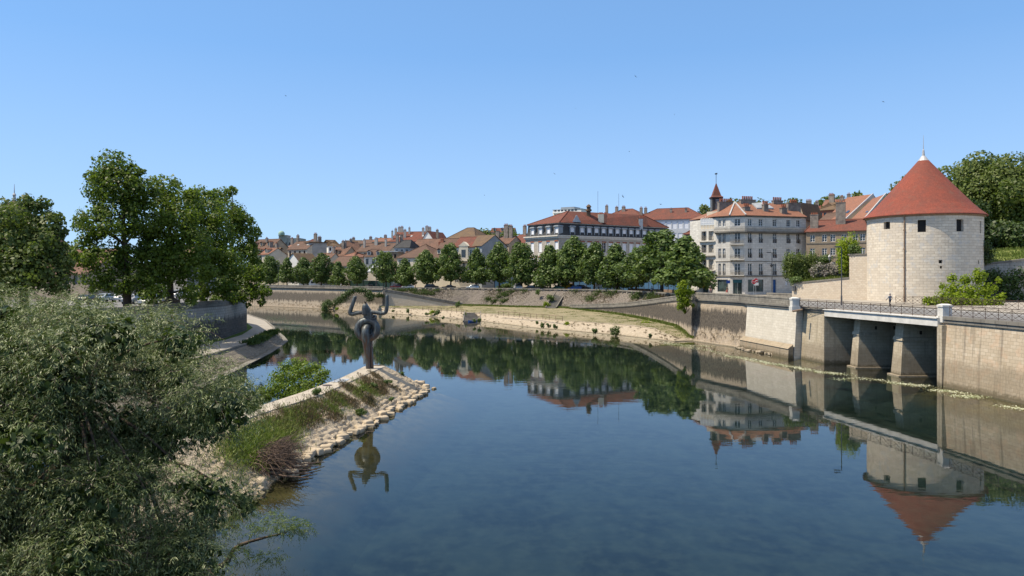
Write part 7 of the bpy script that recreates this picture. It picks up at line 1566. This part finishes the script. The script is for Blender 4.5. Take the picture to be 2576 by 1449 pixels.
def disc_sign(name, label, u, d, zc_, r, n, mt, pole_u=None, a0=0, z0=ZD, txt=None, plate=None):
    x = X(u, d); t = thing(name, label, 'sign', (x, d, z0)); mb = MB(); mb.bar((x, d + .05, z0), (x, d + .05, zc_ + r), .035, 6); mb.build('pole', M['galv'], t)
    def dsk(r_, y, th, m): g = MB(); a = [g.vert((x + r_ * math.cos(a0 + 2 * math.pi * k / n), y, zc_ + r_ * math.sin(a0 + 2 * math.pi * k / n))) for k in range(n)]; b = [g.vert((g.v[i][0], y + th, g.v[i][2])) for i in a]; g.f += [a, b[::-1]] + [[a[k], b[k], b[(k + 1) % n], a[(k + 1) % n]] for k in range(n)]; return g.build('sign_face', m, t)
    dsk(r, d - .01, .02, M['white_paint']); dsk(r * .93, d - .016, .005, mt)
    if txt: text_mesh(txt, r * .72, M['white_paint'], t, (x, d - .021, zc_), (R(90), 0, 0))
    if plate == 'bar': g = MB(); g.box(x - r * .7, x + r * .7, d - .03, d - .018, zc_ - r * .17, zc_ + r * .17); g.build('bar', M['white_paint'], t)
    if plate == 'sub': g = MB(); g.box(x - .1, x + .62, d + .02, d + .04, zc_ - r - .75, zc_ - r - .05); g.build('supplementary_plate', M['white_paint'], t)
    return t
zq = Z(731, 128); disc_sign('stop_sign', 'red octagonal stop sign on a thin pole in front of the corner house', 1896.5, 128, Z(709, 128), .42, 8, M['sign_red'], a0=R(22.5), txt='STOP', z0=6.3)
disc_sign('no_entry_sign', 'round red no entry sign just behind the stop sign with a white plate below', 1901.5, 129.5, Z(705.5, 129.5), .4, 24, M['sign_red'], plate='bar', z0=6.3)
t = thing('plate_sign', 'small white plate under the no entry sign', 'sign', (X(1901, 129), 129, 8)) if False else None
nm = [o for o in bpy.data.objects if o.name.startswith('no_entry_sign')][0]
g = MB(); x = X(1902, 129.3); g.box(x - .42, x + .42, 129.3 - .05, 129.3 - .03, Z(718, 129.3), Z(711, 129.3)); g.build('supplementary_plate', M['white_paint'], nm)
t = thing('street_sign', 'small blue square sign on a pole left of the shop door', 'sign', (X(1832, 152), 152, ZD)); x = X(1832, 152); g = MB(); g.bar((x, 152.04, ZD), (x, 152.04, Z(712, 152)), .035, 6); g.build('pole', M['galv'], t); g = MB(); g.box(x - .38, x + .38, 151.98, 152.0, Z(713, 152), Z(705, 152)); g.build('sign_face', M['sign_blue'], t)
disc_sign('round_sign', 'round sign seen from behind on a pole beside the silver people carrier', 1288, 208, Z(700, 208), .42, 20, M['galv'], z0=ZD)
g = MB(); f = f2; cc_ = f2[0] + f2[1] * ((sh2[0] + sh2[1]) / 2) - f2[2] * .095; hh_ = [o for o in bpy.data.objects if o.name == 'corner_house'][0]
# drain spout on the abutment
t = thing('drain_spout', 'rusty drain spout jutting from the short abutment wall', 'pipe', (36.6, 92.5, 4)); g = MB(); p = P(2008, 782, 92.6); g.bar((p.x + .5, p.y, p.z + .15), (p.x - .7, p.y, p.z - .05), .12, 8); g.build('pipe', M['wood'], t)
# waste bins at the head of the slanting ramp
for i, (u, c, lab) in enumerate([(924, 'brown_stone', 'brown square container at the head of the slanting ramp'), (932, 'dark', 'darker square container beside the brown one at the ramp head')]):
    x, y = X(u, 222), 222; t = thing('container', lab, 'container', (x, y, ZD)); g = MB(); g.hexa([(x - .42, y - .5), (x + .42, y - .5), (x + .42, y + .5), (x - .42, y + .5)], ZD, ZD + 1.25, [(x - .5, y - .6), (x + .5, y - .6), (x + .5, y + .6), (x - .5, y + .6)]); g.build('body', M[c], t); g = MB(); g.hexa([(x - .53, y - .63), (x + .53, y - .63), (x + .53, y + .63), (x - .53, y + .63)], ZD + 1.253, ZD + 1.36); g.build('lid', M['steel'], t)
# blue boat
p = G(1189, 810, 0); t = thing('rowing_boat', 'small blue rowing boat moored at the foot of the bank steps', 'boat', p); g = MB(); n = 9; rows_ = []
for k in range(n):
    s = -1 + 2 * k / (n - 1); w_ = .42 * (1 - abs(s) ** 2.6) + .03; h_ = .26 + .1 * s * s; rows_.append([g.vert((p.x + s * 1.0, p.y + a * w_, b)) for a, b in ((-1, h_), (-.75, .02), (0, -.12), (.75, .02), (1, h_), (.88, h_), (0, .06), (-.88, h_))])
for a, b in zip(rows_, rows_[1:]):
    for k in range(8): g.f.append([a[k], b[k], b[(k + 1) % 8], a[(k + 1) % 8]])
g.f.append(rows_[0]); g.f.append(rows_[-1][::-1]); g.build('hull', PAINT['blue'], t); g = MB(); g.box(p.x - .15, p.x + .15, p.y - .33, p.y + .33, .2, .24); g.build('seat', M['white_paint'], t)

# ================================================================== PEOPLE
def person(label, loc, h, yaw, top, legs, hair='hair', stride=.25, arm=(0.15, .1), sit=False, bag=None, shorts=False, sleeves=True, run=False):
    t = thing('person', label, 'person', (0, 0, 0)); s = h / 1.75; me = bpy.data.meshes.new('body')
    J = {'pelvis': (0, 0, .93), 'waist': (0, .01, 1.08), 'chest': (0, 0, 1.30), 'neck': (0, -.01, 1.47), 'head': (0, .015, 1.60), 'crown': (0, .01, 1.73)}
    a, b = arm
    for sd, sg in (('l', -1), ('r', 1)):
        f = stride * sg
        J['hip' + sd] = (sg * .10, 0, .88); J['knee' + sd] = (sg * .11, f * .55 + .03, .49); J['ank' + sd] = (sg * .11, f - .03, .08); J['toe' + sd] = (sg * .12, f + .16, .03)
        if run and sg < 0: J['knee' + sd] = (sg * .11, .3, .60); J['ank' + sd] = (sg * .11, .12, .24); J['toe' + sd] = (sg * .12, .26, .17)
        if run and sg > 0: J['knee' + sd] = (sg * .11, -.02, .48); J['ank' + sd] = (sg * .11, -.2, .09); J['toe' + sd] = (sg * .12, -.08, .03)
        if sit: J['knee' + sd] = (sg * .14, .38, 1.12); J['ank' + sd] = (sg * .14, .55, .86); J['toe' + sd] = (sg * .15, .72, .84)
        J['sh' + sd] = (sg * .19, 0, 1.41); J['elb' + sd] = (sg * (.24 + b * .3), -f * .35 - .02, 1.13); J['wri' + sd] = (sg * (.25 + b * .2), -f * .6 + .10 + a * .5, .90 + a * .6); J['hand' + sd] = (sg * (.25 + b * .15), -f * .65 + .14 + a * .6, .82 + a * .7)
    names = list(J); E = [('pelvis', 'waist'), ('waist', 'chest'), ('chest', 'neck'), ('neck', 'head'), ('head', 'crown')]
    for sd in 'lr': E += [('pelvis', 'hip' + sd), ('hip' + sd, 'knee' + sd), ('knee' + sd, 'ank' + sd), ('ank' + sd, 'toe' + sd), ('chest', 'sh' + sd), ('sh' + sd, 'elb' + sd), ('elb' + sd, 'wri' + sd), ('wri' + sd, 'hand' + sd)]
    RD = {'pelvis': .15, 'waist': .13, 'chest': .15, 'neck': .06, 'head': .095, 'crown': .07, 'hip': .10, 'knee': .062, 'ank': .045, 'toe': .04, 'sh': .065, 'elb': .045, 'wri': .03, 'hand': .04}
    z_off = -.86 if sit else 0
    me.from_pydata([(x * s, y * s, (z + z_off) * s) for x, y, z in J.values()], [(names.index(p), names.index(q_)) for p, q_ in E], []); o = bpy.data.objects.new('body', me); COL.objects.link(o)
    o.modifiers.new('skin', 'SKIN'); sk_ = me.skin_vertices[0].data
    for i, n in enumerate(names): r = RD.get(n, RD.get(n[:-1], .05)) * s; sk_[i].radius = (r * (1.15 if n in ('chest', 'pelvis') else 1), r * (.75 if n in ('chest', 'waist', 'pelvis') else 1)); sk_[i].use_root = n == 'pelvis'
    sb_ = o.modifiers.new('sub', 'SUBSURF'); sb_.levels = 1; sb_.render_levels = 1
    m2 = bpy.data.meshes.new_from_object(o.evaluated_get(bpy.context.evaluated_depsgraph_get())); bpy.data.objects.remove(o); m2.name = 'body'
    o = link('body', m2, None, t); m2.materials.clear()
    for m_ in (M['skin'], top, legs, M['tyre']): m2.materials.append(m_)
    for p in m2.polygons:
        c = p.center / s; z = c.z - z_off; arm_ = abs(c.x) > .2 and z > .7
        p.material_index = 3 if z < (.09 if not sit else -9) else 0 if (z > 1.46 or (arm_ and (z < .93 or (not sleeves and z < 1.25)))) else (0 if shorts and z < .55 and not sit else 2) if z < 1.0 else 1; p.use_smooth = True
    g = MB(); g.lathe((0, -.015 * s), [(.10 * s, (1.60 + z_off) * s), (.118 * s, (1.66 + z_off) * s), (.105 * s, (1.73 + z_off) * s), (.05 * s, (1.79 + z_off) * s), (.01, (1.80 + z_off) * s)], 12); g.build('hair', M[hair], t, smooth=True)
    for sg in (-1, 1):      # fingers and thumb
        hx, hy, hz_ = J['hand' + ('l' if sg < 0 else 'r')]; g = MB()
        for k in range(4): x0 = hx * s; y0 = (hy - .03 + .02 * k) * s; g.tube([(x0, y0, (hz_ + z_off) * s), (x0, y0 + .012, (hz_ + z_off - .05) * s), (x0 - sg * .02, y0 + .015, (hz_ + z_off - .085 - .006 * (k in (1, 2))) * s)], [.01, .009, .006], 5)
        g.tube([(hx * s, (hy + .03) * s, (hz_ + z_off + .02) * s), ((hx - sg * .02) * s, (hy + .065) * s, (hz_ + z_off - .02) * s)], [.011, .008], 5); g.build('fingers', M['skin'], t)
    for k, (ex, ez, r_) in enumerate(((-.035, 1.635, .012), (.035, 1.635, .012))): g = MB(); g.tube([(ex * s, .098 * s, (ez + z_off) * s), (ex * s, .112 * s, (ez + z_off) * s)], [r_ * s] * 2, 6); g.build('eye', M['dark'], t)
    g = MB(); g.tube([(0, .1 * s, (1.62 + z_off) * s), (0, .13 * s, (1.595 + z_off) * s), (0, .105 * s, (1.59 + z_off) * s)], [.01, .014, .01], 5); g.build('nose', M['skin'], t)
    if bag: g = MB(); g.box(-.14 * s, .14 * s, -.26 * s, -.12 * s, 1.05 * s, 1.42 * s); g.build('rucksack', bag, t)
    t.location = loc; t.rotation_euler = (0, 0, yaw); return t
def cloth(n, c): return plain(n, c, tuple(x * .8 for x in c), 5, .9)
CB, CD, CR, CP_, CW, CG = cloth('grey_blue_jacket', (.12, .15, .2)), cloth('dark_trousers', (.03, .035, .05)), cloth('red_shirt', (.5, .05, .05)), cloth('pink_clothes', (.5, .28, .26)), cloth('white_shirt', (.7, .7, .68)), cloth('dark_shirt', (.05, .04, .04))
zp = ZD + .05 * 8.4
person('person in a grey-blue jacket walking away along the bridge road', (X(2239, 91), 91, ZD + .05 * 7.5 - .09), 1.68, R(20), CB, CD, 'greyhair', .22)
person('runner in a red top and shorts on the quay beside the notice board', (X(1590, 189), 189, ZD), 1.75, R(-80), CR, CD, 'hair', .3, arm=(.5, .1), shorts=True, sleeves=False, run=True)
person('person in pink clothes standing at the narrow house door', (X(1845 - 0, 162) * 0 + X(1787, 163.5), 163.5, ZD), 1.7, R(160), CP_, CP_, 'greyhair', .1)
person('person in a dark shirt with a rucksack in front of the shop window', (X(1829, 158), 158, ZD), 1.75, R(100), CG, CR, 'hair', .3, bag=M['dark'], shorts=True, sleeves=False)
person('person in white walking between the cars on the far quay', (X(1505, 197), 197, ZD), 1.7, R(90), CW, CD, 'hair', .2)
person('person in a white shirt near the yellow van', (X(1532, 199), 199, ZD), 1.7, R(-60), CW, CB, 'hair', .2)
person('seated person in a dark top on the left bank path by the wall', (X(608, 163), 163, 1.62), 1.7, R(-80), CG, CD, 'hair', 0, sit=True)
person('seated person in a red top beside the dark one on the left bank path', (X(614, 160), 160, 1.62), 1.65, R(-70), CR, CW, 'hair', 0, sit=True)
person('small figure in white behind the parapet near the box truck', (X(858, 236), 236, ZD), 1.7, R(90), CW, CB, 'hair', .2)
person('person in a dark top walking along the far quay near the box truck', (X(775, 250), 250, ZD), 1.7, R(80), CG, CD, 'hair', .25)
person('person in pink walking behind the dark red car on the quay', (X(1045, 223), 223, ZD), 1.68, R(-90), CP_, CD, 'hair', .2)
person('person in grey-blue standing beside the bench under the largest linden', (X(1640, 163), 163, ZD), 1.75, R(170), CB, CD, 'hair', .05)
t = thing('bench', 'brown slatted bench behind the parapet near the largest linden', 'bench', (X(1655, 163), 163, ZD)); x, y = X(1655, 163), 163; g = MB()
for k in range(3): g.box(x - .9, x + .9, y - .2 + k * .15, y - .08 + k * .15, ZD + .42, ZD + .46)
g.build('seat', M['wood'], t); g = MB()
for k in range(2): g.box(x - .9, x + .9, y + .27, y + .3, ZD + .6 + k * .16, ZD + .7 + k * .16)
g.build('backrest', M['wood'], t)
for s_ in (-.7, .7): g = MB(); g.box(x + s_ - .04, x + s_ + .04, y - .18, y + .3, ZD, ZD + .42); g.build('leg', M['steel'], t)

# ================================================================== BIRDS
def swift(label, u, v, d, span, roll, yaw):
    t = thing('swift', label, 'bird', (0, 0, 0), 'swifts in the sky'); g = MB(); s = span
    g.tube([(0, -.22 * s, 0), (0, -.12 * s, 0), (0, .05 * s, 0), (0, .22 * s, 0), (0, .3 * s, 0)], [.01 * s, .05 * s, .065 * s, .03 * s, .008 * s], 7); g.build('body', M['dark'], t, smooth=True)
    for sg in (-1, 1):
        g = MB(); a = [(sg * .03 * s, -.07 * s, 0), (sg * .28 * s, -.1 * s, .05 * s), (sg * .52 * s, .1 * s, .02 * s), (sg * .26 * s, .0, .045 * s), (sg * .03 * s, .06 * s, 0)]
        i1 = [g.vert(p) for p in a]; i2 = [g.vert((p[0], p[1], p[2] - .012 * s)) for p in a]; g.f += [i1, i2[::-1]] + [[i1[k], i2[k], i2[(k + 1) % 5], i1[(k + 1) % 5]] for k in range(5)]; g.build('wing', M['dark'], t)
    t.location = P(u, v, d); t.rotation_euler = (R(roll), R(roll * .7), R(yaw))
for a in [('swift flying highest, above the far quay trees on the right', 1599, 192, 80, .42, 60, 20), ('swift high in the left half of the sky', 719, 241, 90, .42, 10, 80), ('swift in the sky just left of the round tower', 2222, 256, 85, .42, 40, -50), ('swift flying just above the ridge of the mansard building', 1567, 494, 70, .4, 80, 10), ('swift in the middle of the sky above the apartment block', 1395, 437, 90, .4, 40, 10), ('small swift over the old town skyline', 1219, 491, 110, .42, 20, 60), ('swift skimming the red roof left of the antenna', 1662, 514, 75, .4, 30, -60), ('tiny distant swift above the centre of the town', 1448, 272, 140, .4, 20, 20), ('tiny distant swift right of the highest one', 1697, 288, 140, .4, 60, 70), ('swift low in the sky between the antennas', 1583, 381, 120, .42, 20, 70)]: swift(*a)

# ================================================================== FLOATING FLOWERS AND WEED
random.seed(8)
def zoom7(x, y): return (2600 + x * .5559) / 1.5652, (1050 + y * .5559) / 1.5652
bands = [[(180, 560), (330, 590), (480, 630), (650, 655), (800, 690), (950, 712), (1100, 742), (1260, 762)], [(470, 632), (700, 672), (900, 705), (1080, 735)], [(1230, 800), (1420, 790), (1560, 805), (1700, 830), (1900, 845)], [(1640, 822), (1880, 850)], [(1920, 875), (2080, 885), (2250, 925)], [(2080, 915), (2250, 925)], [(2440, 990), (2600, 1015)], [(20, 540), (200, 560)], [(1100, 745), (1330, 765)]]
BP = []
for b in bands: BP.append([G(*zoom7(*p), 0) for p in b])
extra = [[G(1730, 868), G(1790, 872)], [G(1690, 866), G(1760, 880)]]
BP += extra
def flp():
    b = random.choices(BP, weights=[6, 6, 3, 2, 3, 2, 1.5, 2, 2, 1, 1])[0]; R_ = b; k = random.random() * (len(R_) - 1); i = min(len(R_) - 2, int(k)); p = R_[i].lerp(R_[i + 1], k - i)
    a = random.random(); sp = .42 * (.4 + abs(math.sin(k * 5.1)))
    return (p.x + random.gauss(0, sp), p.y + random.gauss(0, sp * 1.1), .012)
n = 5200; pos = np.array([flp() for _ in range(n)]); q_ = leaf_quads(pos + np.array([0, 0, .012]), unit(np.array([0, 0, 1.0]) + RNG.normal(size=(n, 3)) * .25), .055)
q_[:, :, 2] = np.maximum(q_[:, :, 2], .008); tag(quads('water_flowers', q_, M['whiteflower']), 'drifts of white water flowers floating along the right bank', 'water flowers', kind='stuff')
n = 3500; pos = np.array([flp() for _ in range(n)]) + RNG.normal(size=(n, 3)) * np.array([.35, .35, 0]); q_ = leaf_quads(pos, unit(np.array([0, 0, 1.0]) + RNG.normal(size=(n, 3)) * .08), .09); q_[:, :, 2] = .004 + RNG.uniform(0, .01, (n, 1))
tag(quads('water_weed', q_, foliage('brown_water_weed', [(.10, .08, .03), (.14, .12, .05), (.08, .09, .03)], .1)), 'brown-green weed at the surface under the white flowers', 'water weed', kind='stuff')
def lw():
    c = random.choice([(700, 805), (735, 812), (690, 800), (760, 820), (715, 822), (805, 838), (740, 828)]); p = G(c[0] + random.gauss(0, 14), c[1] + random.gauss(0, 3)); return (p.x, p.y, .006)
n = 900; pos = np.array([lw() for _ in range(n)]); q_ = leaf_quads(pos, unit(np.array([0, 0, 1.0]) + RNG.normal(size=(n, 3)) * .05), .2); q_[:, :, 2] = .005
tag(quads('water_weed', q_, M['ivy']), 'dark weed patches floating beyond the left bank point', 'water weed', kind='stuff')
# rubble spread at the plinth foot
n = 70
for i in range(46):
    k = random.random(); p = Vector((32.9, 109, 0)).lerp(Vector((34.6, 98, 0)), k); p.x -= random.uniform(0, 1.7) * (1 - abs(k - .55)); rock('pale rubble stone at the foot of the plinth', (p.x, p.y, random.uniform(.0, .22)), random.uniform(.14, .3), 'pale rubble under the light quay wall', M['quai_stone'])
